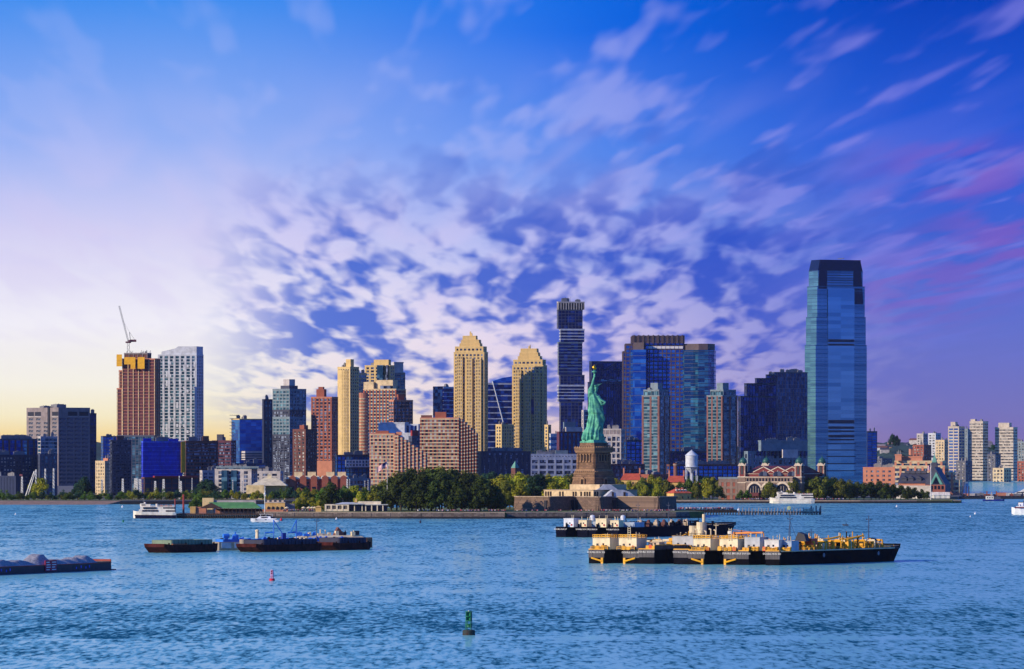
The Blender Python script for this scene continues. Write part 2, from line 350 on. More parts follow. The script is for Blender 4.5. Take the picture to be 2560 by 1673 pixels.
hills('hills', 'wooded ridge behind the city on the left', -400, 1500, 8600, 9600, [(-400, 1112), (120, 1108), (232, 1106), (300, 1110), (480, 1112), (700, 1118), (1500, 1116)], hillm)
hills('hills', 'wooded cliff across the river on the right', 1500, 2760, 9000, 10200, [(1500, 1116), (2000, 1116), (2160, 1114), (2230, 1112), (2320, 1108), (2400, 1116), (2560, 1118), (2760, 1112)], hillm, seed=4)
# ------------------------------------------------------------------ city: building kit
class Bld:
    """a building: an Empty at its foot, boxes with real floors, piers and recessed glazing as parts.
    a, m, b = columns of its left edge, its near corner and its right edge; phi = how far the left face turns away"""
    def __init__(s, name, label, D, a, b, m=None, phi=0.0, depth=None, z0=2.5, cat='building', group=None):
        s.D = D; s.a, s.b = a, b; s.phi = R(phi); s.z0 = z0
        if m is None or phi == 0:
            s.phi = 0.0; s.w = S(b - a, D); s.d = depth or max(12, 0.8 * s.w)
        else:
            s.w = S(m - a, D) / math.cos(s.phi); s.d = S(b - m, D) / math.sin(s.phi)
        cy = D + (s.w * math.sin(s.phi) + s.d * math.cos(s.phi)) / 2
        s.k = cy / D * 1.0
        s.root = thing(name, label, cat, (X((a + b) / 2, D), cy, 0), -s.phi, group)
        s.rng = random.Random(int(a * 7 + D))
        s.n = 0
    def local(s, px, dy=0.0):
        """local plan position of a column px (at the building's own distance), dy metres nearer or farther"""
        wx = S(px - (s.a + s.b) / 2, s.D); c, q = math.cos(s.phi), math.sin(s.phi)
        return (wx * c - dy * q, wx * q + dy * c)
    def z(s, py): return Z(py, s.D)
    def tier(s, ytop, st, a=None, b=None, ybot=None, dy=0.0, w=None, d=None, wk=None):
        a = s.a if a is None else a; b = s.b if b is None else b
        k = (b - a) / (s.b - s.a)
        cx, cy = s.local((a + b) / 2, dy)
        w = w or s.w * (wk or k); d = d or s.d * (wk or k)
        z1 = s.z(ytop); z0 = s.z0 if ybot is None else s.z(ybot)
        facade(s.root, cx, cy, w, d, z0, z1, st, s.rng)
        s.last = (cx, cy, w, d, z1); return s
    def box(s, name, a, b, ytop, ybot, m, dy=0.0, d=None, wk=1.0):
        cx, cy = s.local((a + b) / 2, dy); k = (b - a) / (s.b - s.a)
        w = s.w * k * wk; d = d or s.d * k * wk
        o = MB().cbox(0, 0, 0, w, d, s.z(ytop) - s.z(ybot)).build(name, m, s.root, (cx, cy, s.z(ybot)))
        return o
    def roof(s, n=4, m=None, mast=0):
        """plant, vents and masts on the last tier's roof"""
        cx, cy, w, d, z = s.last; r = s.rng; m = m or M['plant']
        for i in range(n):
            bw = r.uniform(.08, .22) * w; bd = r.uniform(.1, .3) * d; bh = r.uniform(1.2, 3.6)
            x = cx + r.uniform(-.38, .38) * (w - bw); y = cy + r.uniform(-.38, .38) * (d - bd)
            q = MB().cbox(0, 0, 0, bw, bd, bh); q.cbox(0, 0, bh, bw * .7, bd * .7, .4)
            for t in range(3): q.cyl(r.uniform(-.3, .3) * bw, r.uniform(-.3, .3) * bd, bh, bh + .9, .3, .3, 6)
            q.build('rooftop_unit', m, s.root, (x, y, z))
        for i in range(mast):
            x = cx + r.uniform(-.3, .3) * w; y = cy + r.uniform(-.3, .3) * d; h = r.uniform(5, 11)
            MB().tube((0, 0, 0), (0, 0, h), .18, 5, 0, .06).build('mast', M['steel'], s.root, (x, y, z))
        return s
def ST(wall, glz, fh=3.3, bay=3.4, pw=1.2, bh=1.3, po=.30, bo=.24, split=False, band=None, pier=None, cap=1.0, inset=.0, balc=0, capm=None):
    return dict(wall=wall, glz=glz, fh=fh, bay=bay, pw=pw, bh=bh, po=po, bo=bo, split=split, band=band or wall, pier=pier or wall, cap=cap, balc=balc, capm=capm or band or wall)
def facade(root, cx, cy, w, d, z0, z1, st, rng):
    w2, d2 = w / 2, d / 2; cap = min(st['cap'], (z1 - z0) * .3); ht = z1 - z0 - cap
    MB().box(cx - w2, cx + w2, cy - d2, cy + d2, z0, z1 - cap).build('glazing', st['glz'], root)
    n = max(1, round(ht / st['fh'])); f = ht / n; bh = min(st['bh'], f * .9); bo = st['bo']
    if st['bh'] > 0:
        if st['split']:
            me = MB().box(-w2 - bo, w2 + bo, -d2 - bo, d2 + bo, 0, bh).mesh('floor_band', st['band'])
            for i in range(n): put('floor_band', me, root, (cx, cy, z0 + i * f + f - bh))
        else:
            q = MB()
            for i in range(n): q.box(cx - w2 - bo, cx + w2 + bo, cy - d2 - bo, cy + d2 + bo, z0 + i * f + f - bh, z0 + i * f + f)
            q.build('floor_bands', st['band'], root, kind='stuff')
    if st['pw'] > 0:
        po = st['po']; q = MB(); pw = st['pw']
        nx = max(1, round(w / st['bay'])); ny = max(1, round(d / st['bay']))
        for i in range(1, nx):
            x = cx - w2 + w * i / nx
            q.box(x - pw / 2, x + pw / 2, cy - d2 - po, cy + d2 + po, z0, z1 - cap + .02)
        for i in range(1, ny):
            y = cy - d2 + d * i / ny
            q.box(cx - w2 - po * 1.05, cx + w2 + po * 1.05, y - pw / 2, y + pw / 2, z0, z1 - cap + .01)
        for sx_ in (-1, 1):
            for sy_ in (-1, 1): q.cbox(cx + sx_ * (w2 + po * .93 - pw / 2), cy + sy_ * (d2 + po * .9 - pw / 2), z0, pw, pw, z1 - cap - z0 + .03)
        q.build('piers', st['pier'], root, kind='stuff')
    if st['balc']:
        q = MB(); nx = max(1, round(w / st['bay'])); ny = max(1, round(d / st['bay']))
        for i in range(n):
            zz = z0 + i * f + f * .98
            for j in range(0, nx, st['balc']):
                x = cx - w2 + (j + .5) * w / nx
                q.box(x - st['bay'] * .42, x + st['bay'] * .42, cy - d2 - 1.5, cy - d2, zz, zz + .2).box(x - st['bay'] * .42, x + st['bay'] * .42, cy - d2 - 1.5, cy - d2 - 1.42, zz + .2, zz + 1.2)
            for j in range(0, ny, st['balc']):
                y = cy - d2 + (j + .5) * d / ny
                q.box(cx + w2, cx + w2 + 1.5, y - st['bay'] * .42, y + st['bay'] * .42, zz, zz + .2).box(cx + w2 + 1.42, cx + w2 + 1.5, y - st['bay'] * .42, y + st['bay'] * .42, zz + .2, zz + 1.2)
        q.build('balconies', st['wall'], root, kind='stuff')
    if cap > 0:
        q = MB(); po = st['po'] + .06
        q.box(cx - w2 - po, cx + w2 + po, cy - d2 - po, cy + d2 + po, z1 - cap, z1)
        q.build('parapet', st['capm'], root)

M = dict(
    plant=mat('roof_plant', C(120, 120, 124), .7), steel=mat('galvanised_steel', C(110, 112, 118), .45, .4), dark=mat('dark_louvre', C(26, 30, 48), .6),
    conc=mat('grey_concrete', C(136, 126, 126), .85, streaks=.3), conc2=mat('pale_concrete', C(186, 180, 176), .85, streaks=.2),
    white=mat('white_panel', C(188, 194, 202), .55), cream=mat('cream_brick', C(216, 188, 128), .85, var=.1, streaks=.15),
    tan=mat('tan_brick', C(214, 184, 122), .85, var=.1, streaks=.15), sand=mat('sand_stone', C(208, 186, 146), .8, streaks=.2),
    brick=mat('red_brick', C(150, 84, 66), .88, var=.12, streaks=.2), brick2=mat('salmon_brick', C(198, 132, 104), .88, var=.1, streaks=.12), brickd=mat('brown_brick', C(108, 68, 62), .88, streaks=.2),
    plum=mat('plum_brick', C(96, 52, 66), .85), teal=mat('grey_teal_panel', C(110, 128, 138), .6), navy=mat('navy_panel', C(36, 44, 72), .5), slate=mat('slate_panel', C(70, 76, 96), .55),
    brown=mat('brown_granite', C(84, 70, 76), .6, var=.12), yel=mat('yellow_net', C(222, 168, 20), .7, var=.12), blue=mat('blue_net', C(24, 44, 190), .7, var=.2), red=mat('red_steel', C(150, 40, 40), .6),
    gblue=glass('blue_glass', C(16, 76, 170), C(60, 140, 220), (6, 6, 3.6), 1.8, .65, .1),
    gnavy=glass('navy_glass', C(10, 22, 78), C(44, 84, 160), (4.0, 4.0, 3.6), 2.6, .55, .12),
    gteal=glass('teal_glass', C(24, 66, 92), C(120, 172, 190), (3.4, 3.4, 3.3), 2.6, .45, .12),
    gsky=glass('sky_glass', C(70, 134, 166), C(108, 178, 204), (60, 60, 4.15), 1.0, .85, .08, .006),
    gwin=glass('window_glass', C(14, 22, 50), C(150, 164, 186), (1.7, 1.7, 3.3), 2.6, .2, .15),
    gwin2=glass('dim_window_glass', C(20, 26, 44), C(206, 202, 190), (2.0, 2.0, 3.0), 2.6, .1, .2),
    roofg=mat('green_copper', C(90, 150, 132), .6), slateroof=mat('slate_roof', C(66, 66, 80), .6), redroof=mat('red_tile_roof', C(188, 82, 52), .8), darkroof=mat('dark_red_tile', C(92, 30, 40), .75),
    mauve=mat('mauve_brick', C(124, 84, 80), .88, streaks=.2),
    lite=mat('pale_light_panel', C(235, 232, 225), .4), black=mat('black_paint', C(14, 14, 20), .5), wglass=mat('dark_pane', C(16, 22, 40), .2, .0, spec=.4))

# ---- far left: the waterfront blocks
b = Bld('low_hall', 'low dark blue windowless hall at the far left shore', 5050, -30, 52, 40, 62); b.tier(1190, ST(M['navy'], M['navy'], 4, 6, .5, .4))
b.box('side_wall', 43, 53, 1186, 1228, M['plum'], dy=-3); b.roof(3)
b = Bld('apartment_block', 'dark blue apartment block with rows of small pale windows at far left', 5250, -40, 95, -30, 62); b.tier(1137, ST(M['navy'], M['gwin2'], 3.2, 3.0, 1.4, 1.5)); b.roof(5)
b = Bld('apartment_block', 'blue apartment block with scattered pale window panels beside the concrete tower', 5250, 95, 141, 100, 62); b.tier(1135, ST(M['slate'], M['gteal'], 3.4, 4.2, 1.6, 1.2)); b.roof(3)
b = Bld('glass_block', 'blue glass block with red brick piers behind the far left apartments', 5420, -20, 96, -8, 62); b.tier(1097, ST(M['brickd'], M['gblue'], 3.4, 6.0, 1.6, .6, band=M['slate'])).roof(5)
b = Bld('glass_block', 'pale glass block with balcony bands behind the scattered-window apartments', 5420, 94, 141, 102, 62); b.tier(1091, ST(M['conc2'], M['gteal'], 3.4, 4.5, .4, .9)).roof(3)
# the grey tower with window strips: every window its own
b = Bld('office_tower', 'grey concrete office tower with strips of dark windows near the left edge', 5600, 57, 221, 146, 52)
b.box('wall', 57, 221, 1019, 1215, M['conc'])
zt = b.z(1019); wl, dl = b.w, b.d
wme = MB().box(-3.6, 3.6, -.10, .3, -.95, .95, 1).box(-3.9, 3.9, -.22, .2, .95, 1.25).box(-3.9, 3.9, -.22, .2, -1.3, -.95).mesh('window', [M['conc'], M['gwin']])
for r_ in range(17):
    z = zt - S(29 + r_ * 9.9, 5600)
    for i in range(3 if r_ else 2): put('window', wme, b.root, (-wl / 2 + wl * (.14 + .235 * i), -dl / 2, z))
    put('window', wme, b.root, (wl / 2 - wl * .12, -dl / 2, z))
    for i in range(4): put('window', wme, b.root, (wl / 2, -dl / 2 + dl * (.14 + .235 * i), z), math.pi / 2)
MB().cbox(0, 0, 0, wl * .06, 1.6, zt - 3).build('slot_shade_strip', M['dark'], b.root, (wl * .21, -dl / 2, 3))  # dark strip stands in for the shade of an upright slot
tme = MB().box(-5.2, 5.2, -.15, .3, -2.0, 2.0, 1).box(-5.6, 5.6, -.3, .2, -2.6, -2.0).mesh('louvre', [M['conc2'], M['dark']])
for p_ in ((-wl * .36, -dl / 2, 0), (-wl * .14, -dl / 2, 0), (wl * .40, -dl / 2, 0), (wl / 2, -dl * .05, 1), (wl / 2, dl * .3, 1)): put('louvre', tme, b.root, (p_[0], p_[1], zt - 6), p_[2] * math.pi / 2)
b.last = (0, 0, wl, dl, zt); b.roof(3)
b = Bld('office_wing', 'dark narrow wing standing behind the grey concrete office tower', 5720, 205, 239, 208, 62); b.tier(1033, ST(M['navy'], M['gnavy'], 3.5, 3.0, .8, 1.6)); b.roof(2)
b = Bld('far_block', 'small blue block on the skyline left of the construction tower', 7600, 252, 292, 258, 62); b.tier(1090, ST(M['slate'], M['gblue'], 4, 5, .5, .8)).roof(2)
b = Bld('old_building', 'small pinkish masonry building left of the dark balcony block', 5500, 238, 276, 262, 40); b.tier(1152, ST(M['sand'], M['gwin2'], 3.2, 3, 1.4, 1.4)); b.tier(1146, ST(M['brick2'], M['gwin2'], 3.2, 3, 1.4, 1.4), 258, 275); b.roof(3)
b = Bld('balcony_block', 'dark apartment slab with balconies in front of the construction tower', 5380, 276, 326, 280, 60); b.tier(1100, ST(M['slate'], M['gwin'], 3.0, 4.0, .7, .9, balc=1)); b.box('roof_house', 290, 309, 1090, 1100, M['brickd']); b.roof(3)
# the tower under construction, its nets and its crane
b = Bld('construction_tower', 'unfinished red concrete tower hung with yellow nets and topped by a crane', 6000, 292, 396, 384, 14)
b.tier(896, ST(M['sand'], M['plum'], 3.3, 5.2, .75, .4, .8, .9, band=M['brick2']), 306, 396, ybot=1090); b.tier(970, ST(M['sand'], M['plum'], 3.3, 5.2, .6, .4, .8, .9, band=M['brick2']), 292, 330, dy=1, ybot=1090); b.tier(925, ST(M['brick2'], M['brickd'], 3.3, 4, .6, .45, .8, .9), 297, 325, dy=2, ybot=970)
b.tier(1088, ST(M['slate'], M['gteal'], 3.3, 4, .5, .6)); b.tier(882, ST(M['conc'], M['brickd'], 3.3, 5, .6, .5, .6, .7), 310, 374, ybot=896)
for a_, b_, t_, u_ in ((295, 309, 886, 916), (316, 345, 893, 911), (333, 345, 911, 922), (352, 370, 893, 922)):
    x_, y_ = b.local((a_ + b_) / 2, 0); q = MB().cbox(0, 0, 0, S(b_ - a_, 6000), .5, b.z(t_) - b.z(u_))
    for i in range(4): q.cbox(0, -.3, i * (b.z(t_) - b.z(u_)) / 4, S(b_ - a_, 6000) + .2, .2, .25)
    q.build('safety_net', M['yel'], b.root, (x_, -b.d / 2 - 2.2, b.z(u_)))
zc = b.z(884)
for i in range(26): MB().tube((0, 0, 0), (0, 0, b.rng.uniform(2, 5)), .22, 4).build('rebar_column', M['steel'], b.root, (b.rng.uniform(-.35, .3) * b.w, b.rng.uniform(-.4, .4) * b.d, zc - 1))
def crane(name, label, D, px, ybase, ycab, tip, m, w_=1.1):
    """luffing tower crane: lattice mast, cab, counter-jib and raised jib"""
    z0 = Z(ybase, D); zc = Z(ycab, D); r = thing(name, label, 'crane', (X(px, D), D + 12, z0)); h = zc - z0
    def lat(q, p0, p1, w1, k):
        p0, p1 = Vector(p0), Vector(p1); ax = (p1 - p0).normalized(); u = Vector((0, 1, 0)); t = ax.cross(u).normalized()
        cs = [(u * sa + t * sb) * w1 for sa, sb in ((1, 1), (1, -1), (-1, -1), (-1, 1))]
        for c_ in cs: q.tube(p0 + c_, p1 + c_, .13, 4)
        for i in range(k):
            a_ = p0.lerp(p1, i / k); b_ = p0.lerp(p1, (i + 1) / k)
            for j in range(4): q.tube(a_ + cs[j], b_ + cs[(j + 1) % 4], .11, 3)
    q = MB(); lat(q, (0, 0, -8), (0, 0, h), w_, max(4, int(h / 3))); q.build('mast', M['navy'], r)
    MB().cbox(0, 0, h - .5, 5.5, 3.6, 1.6).cbox(1.2, -2.2, h + .2, 2.2, 2, 2.4).build('slewing_platform', m, r)
    tx = S(tip[0] - px, D); tz = Z(tip[1], D) - zc
    q = MB(); lat(q, (0, 0, h + 1), (tx, 0, h + tz), w_ * .55, 18); q.build('jib', M['navy'], r)
    MB().box(2, 8, -1.5, 1.5, h + .6, h + 3).build('counterweight', m, r)
    q = MB(); q.tube((2.2, 0, h + 1), (1.2, 0, h + S(26, D)), .3, 5).tube((7, 0, h + 2), (1.2, 0, h + S(26, D)), .15, 4).tube((1.2, 0, h + S(26, D)), (tx * .6, 0, h + tz * .6), .09, 3); q.build('back_stay', M['navy'], r)
    return r
crane('tower_crane', 'dark luffing tower crane with raised jib on the construction tower', 6010, 319, 884, 856, (296, 764), M['plum'])
# pale striped tower
b = Bld('residential_tower', 'pale blue-grey tower with staggered white window strips and slanted white crown', 6060, 394, 505, 491, 14)
b.tier(886, ST(M['white'], M['gteal'], 3.2, 5.6, 2.1, .7, .35, .2, pier=M['white']), 394, 505)
q = MB(); w_, d_ = b.w, b.d; z0 = b.z(886); q.slab([(-w_ * .42, z0), (w_ * .5, z0), (w_ * .5, b.z(866)), (w_ * .02, b.z(866)), (-w_ * .06, b.z(871)), (-w_ * .42, b.z(879))], -d_ * .48, d_ * .48); q.build('crown', M['white'], b.root)
for i in range(7): b.box('terrace_band', 424, 492, 893 + i * 7.2, 896 + i * 7.2, M['white'], dy=-1.4)
rg = random.Random(5); q = MB()
for i in range(42):
    for j in range(11):
        if rg.random() < .22: q.box(-w_ / 2 + (j + .22) * w_ / 11, -w_ / 2 + (j + .78) * w_ / 11, -d_ / 2 - .5, -d_ / 2 - .05, 4 + i * 3.2, 4 + i * 3.2 + 3.1)
q.build('facade_panels', M['white'], b.root, kind='stuff')
b = Bld('netted_building', 'building wrapped in bright blue netting beside the brown slab', 5300, 354, 452, 358, 62)
b.tier(1103, ST(M['blue'], M['blue'], 3.4, 4.2, .3, .5, .35, .45, band=mat('blue_net_seam', C(60, 92, 214), .7, var=.3)), 354, 452)
b.box('scaffold_tower', 450, 461, 1104, 1182, M['yel'], dy=6); b.box('roof_house', 356, 376, 1096, 1103, M['blue']); b.box('roof_house', 420, 444, 1097, 1103, M['blue']); b.roof(3)
b = Bld('podium_frame', 'open red and dark frame of a building site below the blue netting', 5180, 356, 492, 362, 60); b.tier(1193, ST(M['brickd'], M['navy'], 4.5, 7, .5, .5, .7, .9), 356, 492); b.box('roof_beam', 382, 492, 1190, 1194, M['red'], dy=-3)
b = Bld('apartment_slab', 'long dark brown apartment slab right of the blue netting', 5420, 460, 540, 465, 62); b.tier(1102, ST(M['brickd'], M['gwin'], 3.0, 7, .5, 1.2)).roof(4); b.box('roof_house', 505, 521, 1090, 1102, M['brickd'])
b = Bld('apartment_slab', 'dark brown apartment slab with grey balcony column, left of the cream-edged glass block', 5430, 530, 588, 577, 20); b.tier(1101, ST(M['plum'], M['gwin'], 3.0, 6, .6, 1.2)).roof(2); b.box('water_tank_house', 541, 559, 1086, 1101, M['navy'])
b = Bld('glass_tower', 'blue glass block with a cream left wall and curved balconies', 5900, 577, 656, 599, 58)
b.tier(1047, ST(M['cream'], M['gblue'], 3.4, 20, 0, .25, .2, .2, band=M['slate'], capm=M['cream']))
MB().cbox(-.6, 0, 0, b.w * .98, b.d + 1.0, b.z(1047) - 3).build('cream_wall', M['cream'], b.root, (-.8, .9, 3))
q = MB(); [q.cyl(-b.w / 2 + 1, -b.d / 2 + 2, 4 + i * 3.4, 4.5 + i * 3.4, 4.2, 4.2, 14) for i in range(23)]; q.build('balcony_slabs', M['slate'], b.root, kind='stuff')
b.box('roof_house', 602, 610, 1042, 1047, M['conc']); b.box('podium', 597, 656, 1128, 1150, M['conc2'], dy=-9); b.roof(2)
for i in range(3): b.box('podium_band', 597, 657, 1133 + i * 6, 1135.5 + i * 6, M['navy'], dy=-9.4)
# dark teal tower with pale panels
b = Bld('residential_tower', 'dark teal tower with patches of pale window panels and a grey roof box', 5700, 681, 763, 724, 40)
b.tier(972, ST(M['teal'], M['gteal'], 3.2, 4.6, 1.0, 1.2), 681, 763, ybot=1024); b.tier(1024, ST(M['navy'], M['gwin'], 3.2, 4.6, 1.0, 1.0), ybot=1042); b.tier(1042, ST(M['teal'], M['gteal'], 3.2, 4.6, 1.0, 1.2), ybot=1086); b.tier(1086, ST(M['navy'], M['gwin'], 3.2, 8, .7, .8))
b.box('roof_stage', 700, 743, 964, 972, M['navy']); b.box('roof_box', 707, 736, 948, 964, M['conc2'])
b = Bld('residential_wing', 'narrow dark teal wing joined to the left of the teal tower', 5760, 656, 690, 660, 60); b.tier(998, ST(M['navy'], M['gteal'], 3.2, 4.4, 1.6, 1.4)).roof(2)
b = Bld('brick_block', 'short brown brick tower in front of the teal tower', 5450, 732, 790, 764, 30); b.tier(1073, ST(M['brickd'], M['gwin2'], 3.1, 4.2, 1.8, 1.3)); b.box('roof_house', 748, 769, 1063, 1073, M['brick']); b.roof(2)
b = Bld('brick_tower', 'dark red brick tower with pale floor lines and a stepped brick roof house', 5780, 778, 843, 829, 18); b.tier(992, ST(M['brick'], M['gwin'], 3.3, 4.0, 1.7, .9, band=M['brick2'])); b.box('roof_house', 790, 815, 973, 992, M['brick']); b.box('roof_step', 795, 810, 967, 973, M['brick'])
b.box('podium', 792, 842, 1152, 1190, M['brick2'], dy=-20)
b = Bld('tan_tower', 'slender tan tower with a bowed lit face and dark right side', 6000, 844, 896, 875, 38); b.tier(917, ST(M['cream'], M['gwin'], 3.3, 3.4, 1.5, 1.4))
q = MB(); w_, d_ = b.w, b.d; n_ = round((b.z(925) - 3) / 3.3)
for i in range(n_):
    z_ = 3 + i * 3.3; q.prism([(w_ * .42 * math.cos(t) - w_ * .02, -d_ / 2 - 3.2 * math.sin(t)) for t in [math.pi + k * math.pi / 8 for k in range(9)]][::1] if False else [(-w_ * .42 + w_ * .84 * k / 8, -d_ / 2 - 3.0 * math.sin(math.pi * k / 8)) for k in range(9)], z_ + 1.9, z_ + 3.3)
q.build('bowed_bands', M['cream'], b.root, kind='stuff')
q = MB(); q.prism([(-w_ * .41 + w_ * .82 * k / 8, -d_ / 2 - 2.8 * math.sin(math.pi * k / 8)) for k in range(9)], 3, b.z(925)); q.build('bowed_glazing', M['gwin'], b.root)
q = MB()
for k in range(9): q.cbox(-w_ * .42 + w_ * .84 * k / 8, -d_ / 2 - 2.95 * math.sin(math.pi * k / 8), 3, 1.3, .5, b.z(925) - 3)
q.build('bowed_piers', M['cream'], b.root, kind='stuff')
b.box('roof_house', 864, 884, 898, 917, M['tan']); b.roof(2)
b = Bld('link_block', 'banded link block between the bowed tan tower and the brick tower', 6350, 884, 915, 888, 55); b.tier(932, ST(M['sand'], M['gteal'], 4.4, 9, .5, 1.6)).roof(2)
b = Bld('tan_tower', 'broad tan tower with dark glass bays, rising behind the cream-topped brick tower', 6420, 912, 985, 975, 20); b.tier(913, ST(M['tan'], M['gwin'], 3.4, 5.5, 2.0, 1.2)); b.box('roof_house', 934, 977, 899, 913, M['tan']); b.roof(2)
b.box('bay', 945, 962, 913, 960, M['gteal'], dy=-8, d=10); b.box('bay', 968, 973, 913, 960, M['gwin'], dy=-8, d=10)
b = Bld('concrete_slab', 'grey concrete slab tower behind the broad tan tower', 6500, 976, 1010, 980, 60); b.tier(930, ST(M['conc2'], M['conc2'], 12, 30, 0, .3), ybot=1100); b.tier(905, ST(M['conc2'], M['conc2'], 12, 30, 0, .3), 982, 1008, ybot=930); b.tier(932, ST(M['conc'], M['gteal'], 3.4, 5, .6, 1.2), 976, 1012)
b = Bld('brick_tower', 'red brick tower with a cream plain crown and rounded brick corner', 6080, 908, 1013, 990, 22)
b.tier(972, ST(M['brick'], M['gteal'], 3.3, 3.8, 1.5, 1.1, band=M['sand'])); b.box('crown', 938, 994, 950, 973, M['sand']); b.box('crown_step', 908, 940, 955, 973, M['sand']); b.box('crown_glass', 950, 984, 964, 973, M['gwin'], dy=-8); b.roof(3)
q = MB(); q.cyl(0, 0, 3, b.z(982), 7.0, 7.0, 18); q.build('round_corner', M['brick2'], b.root, (-b.w / 2 - 2, -b.d / 2 + 2, 0))
q = MB(); [q.cyl(0, 0, 4 + i * 3.3, 5.4 + i * 3.3, 7.5, 7.5, 14) for i in range(int((b.z(986) - 4) / 3.3))]; q.build('corner_bands', M['sand'], b.root, (-b.w / 2 - 2, -b.d / 2 + 2, 0), kind='stuff')
b = Bld('brick_block', 'dark brick block with a red roof house right of the cream-topped tower', 5960, 972, 1031, 985, 60); b.tier(1000, ST(M['brickd'], M['gwin'], 3.4, 4.2, 1.0, .9, band=M['brick2'])); b.box('roof_house', 991, 1010, 986, 1000, M['brick']); b.roof(3)
b = Bld('plant_building', 'white mechanical block with dark upright louvres behind the salmon terraces', 5750, 922, 1056, 1040, 14)
b.tier(1082, ST(M['white'], M['white'], 6, 30, 0, .3), 922, 1056); b.tier(1056, ST(M['white'], M['white'], 9, 30, 0, .3), 945, 1020, ybot=1082); b.tier(1060, ST(M['white'], M['gnavy'], 12, 4.2, 1.6, .6), 992, 1052, ybot=1082, dy=3)
b = Bld('link_block', 'dark block between the two stepped brick buildings', 5650, 1022, 1062, 1030, 60); b.tier(1090, ST(M['slate'], M['gwin'], 3.2, 4, .8, 1.0)).roof(2); b.box('red_tank_house', 1026, 1046, 1076, 1090, M['red'])
# the two stepped brick buildings
STS = ST(M['brick2'], M['gwin2'], 3.05, 3.6, 1.3, 1.0, .25, .32, band=M['sand'], capm=M['brick2'])
b = Bld('terraced_building', 'salmon brick building stepping down to the right in terraces', 5300, 924, 1066, 1061, 9)
b.tier(1083, STS, 924, 988, wk=.45)
for k in range(8): b.tier(1087 + k * 6.4, STS, 988 + k * 9.6, 997.6 + k * 9.6, w=S(9.6, 5300) / math.cos(b.phi), d=b.d * (1 - .03 * k), dy=k * .4)
b.box('roof_house', 938, 972, 1077, 1083, M['brick']); b.box('roof_house', 990, 1004, 1080, 1088, M['brick2'])
STT = ST(M['brick'], M['gwin2'], 3.05, 3.8, 1.5, 1.0, .25, .32, band=M['sand'], capm=M['brick2'])
b = Bld('terraced_building', 'darker red brick building stepping down to the right, right of the salmon one', 5380, 1050, 1192, 1187, 9)
b.tier(1044, STT, 1050, 1150, wk=.7)
for k in range(6): b.tier(1048 + k * 7.0, STT, 1150 + k * 7.0, 1157 + k * 7.0, w=S(7.0, 5380) / math.cos(b.phi), d=b.d * (1 - .03 * k), dy=k * .5)
b.box('roof_house', 1087, 1116, 1030, 1044, M['brick']); b.box('roof_house', 1052, 1080, 1038, 1044, M['brickd']); b.roof(2)
b = Bld('office_block', 'dark blue mid-rise with a white window frame on its upper floors', 5320, 838, 926, 843, 62); b.tier(1137, ST(M['navy'], M['gblue'], 3.6, 4.5, .8, .8)).roof(4)
q = MB(); L_ = S(62, 5320) / math.sin(b.phi)
for i in range(9): q.box(b.w / 2, b.w / 2 + .9, b.d / 2 - L_ + i * L_ / 8 - .6, b.d / 2 - L_ + i * L_ / 8 + .6, b.z(1167), b.z(1150))
for i in range(3): q.box(b.w / 2, b.w / 2 + .8, b.d / 2 - L_, b.d / 2, b.z(1167 - i * 8) - .5, b.z(1167 - i * 8) + .5)
q.build('window_frame', M['white'], b.root)
# glass and tan towers of the middle
b = Bld('glass_tower', 'dark glass tower with white banded right half left of the taller tan tower', 6500, 1086, 1140, 1108, 45); b.tier(967, ST(M['white'], M['gnavy'], 4.6, 40, 0, .9, .2, .25)).roof(2)
MB().cbox(-.7, -1.2, 0, b.w + .6, b.d * .5, b.z(966) - 3).build('dark_face', M['gnavy'], b.root, (0, -b.d * .26, 3))
def crowned(label, D, a, b_, m, ybody, steps, win):
    t = Bld('tan_tower', label, D, a, b_, m, 15)
    st_ = ST(M['tan'], M['gwin'], 3.4, 4.3, 1.7, 1.3); h_ = t.z(ybody)
    t.tier(ybody, st_, a + 3, b_ - 3, wk=.93)
    t.tier(ybody + 14, st_, a, b_)                        # shoulders, set proud of the shaft
    for i, f_ in enumerate((-.30, .02, .32)):             # bay stacks running up the front
        q = MB(); bw = t.w * .17; n_ = int((t.z(ybody + 26) - 4) / 3.4)
        q.cbox(0, 0, 0, bw, 2.2, t.z(ybody + 26 + 4 * i) - 3); q.build('bay_stack', M['gwin'], t.root, (f_ * t.w, -t.d / 2 - .9, 3))
        q = MB()
        for k in range(n_): q.cbox(0, 0, 3.0 + k * 3.4, bw + .5, 2.8, 1.3)
        for s_ in (-1, -.33, .33, 1): q.cbox(s_ * bw / 2, 0, 0, 1.0, 2.7, t.z(ybody + 26 + 4 * i) - 3)
        q.build('bay_bands', M['tan'], t.root, (f_ * t.w, -t.d / 2 - .9, 3), kind='stuff')
    y0 = ybody
    for (p0, p1, y1) in steps:
        q = MB(); zz = t.z(y1); w1 = S(p1 - p0, D); k1 = w1 / S(b_ - a, D); ww, dd = t.w * k1, t.d * k1; hh = zz - t.z(y0)
        q.prism([(-ww / 2, -dd / 2), (ww / 2, -dd / 2), (ww / 2, dd / 2), (-ww / 2, dd / 2)], 0, hh, 0, [(-ww * .47, -dd * .47), (ww * .47, -dd * .47), (ww * .47, dd * .47), (-ww * .47, dd * .47)])
        for i in range(3): q.cbox(0, 0, hh * (i + .6) / 3.3, ww + .2, dd + .2, .5)
        cx_, cy_ = t.local((p0 + p1) / 2); q.build('crown_step', M['tan'], t.root, (cx_, cy_, t.z(y0) - .02)); y0 = y1
    for (p0, p1, t0, t1) in win: t.box('dark_panel', p0, p1, t0, t1, M['gnavy'], dy=-4, d=t.d * .85)
    t.last = (0, 0, t.w * .3, t.d * .3, t.z(y0)); t.roof(2, M['tan']); return t
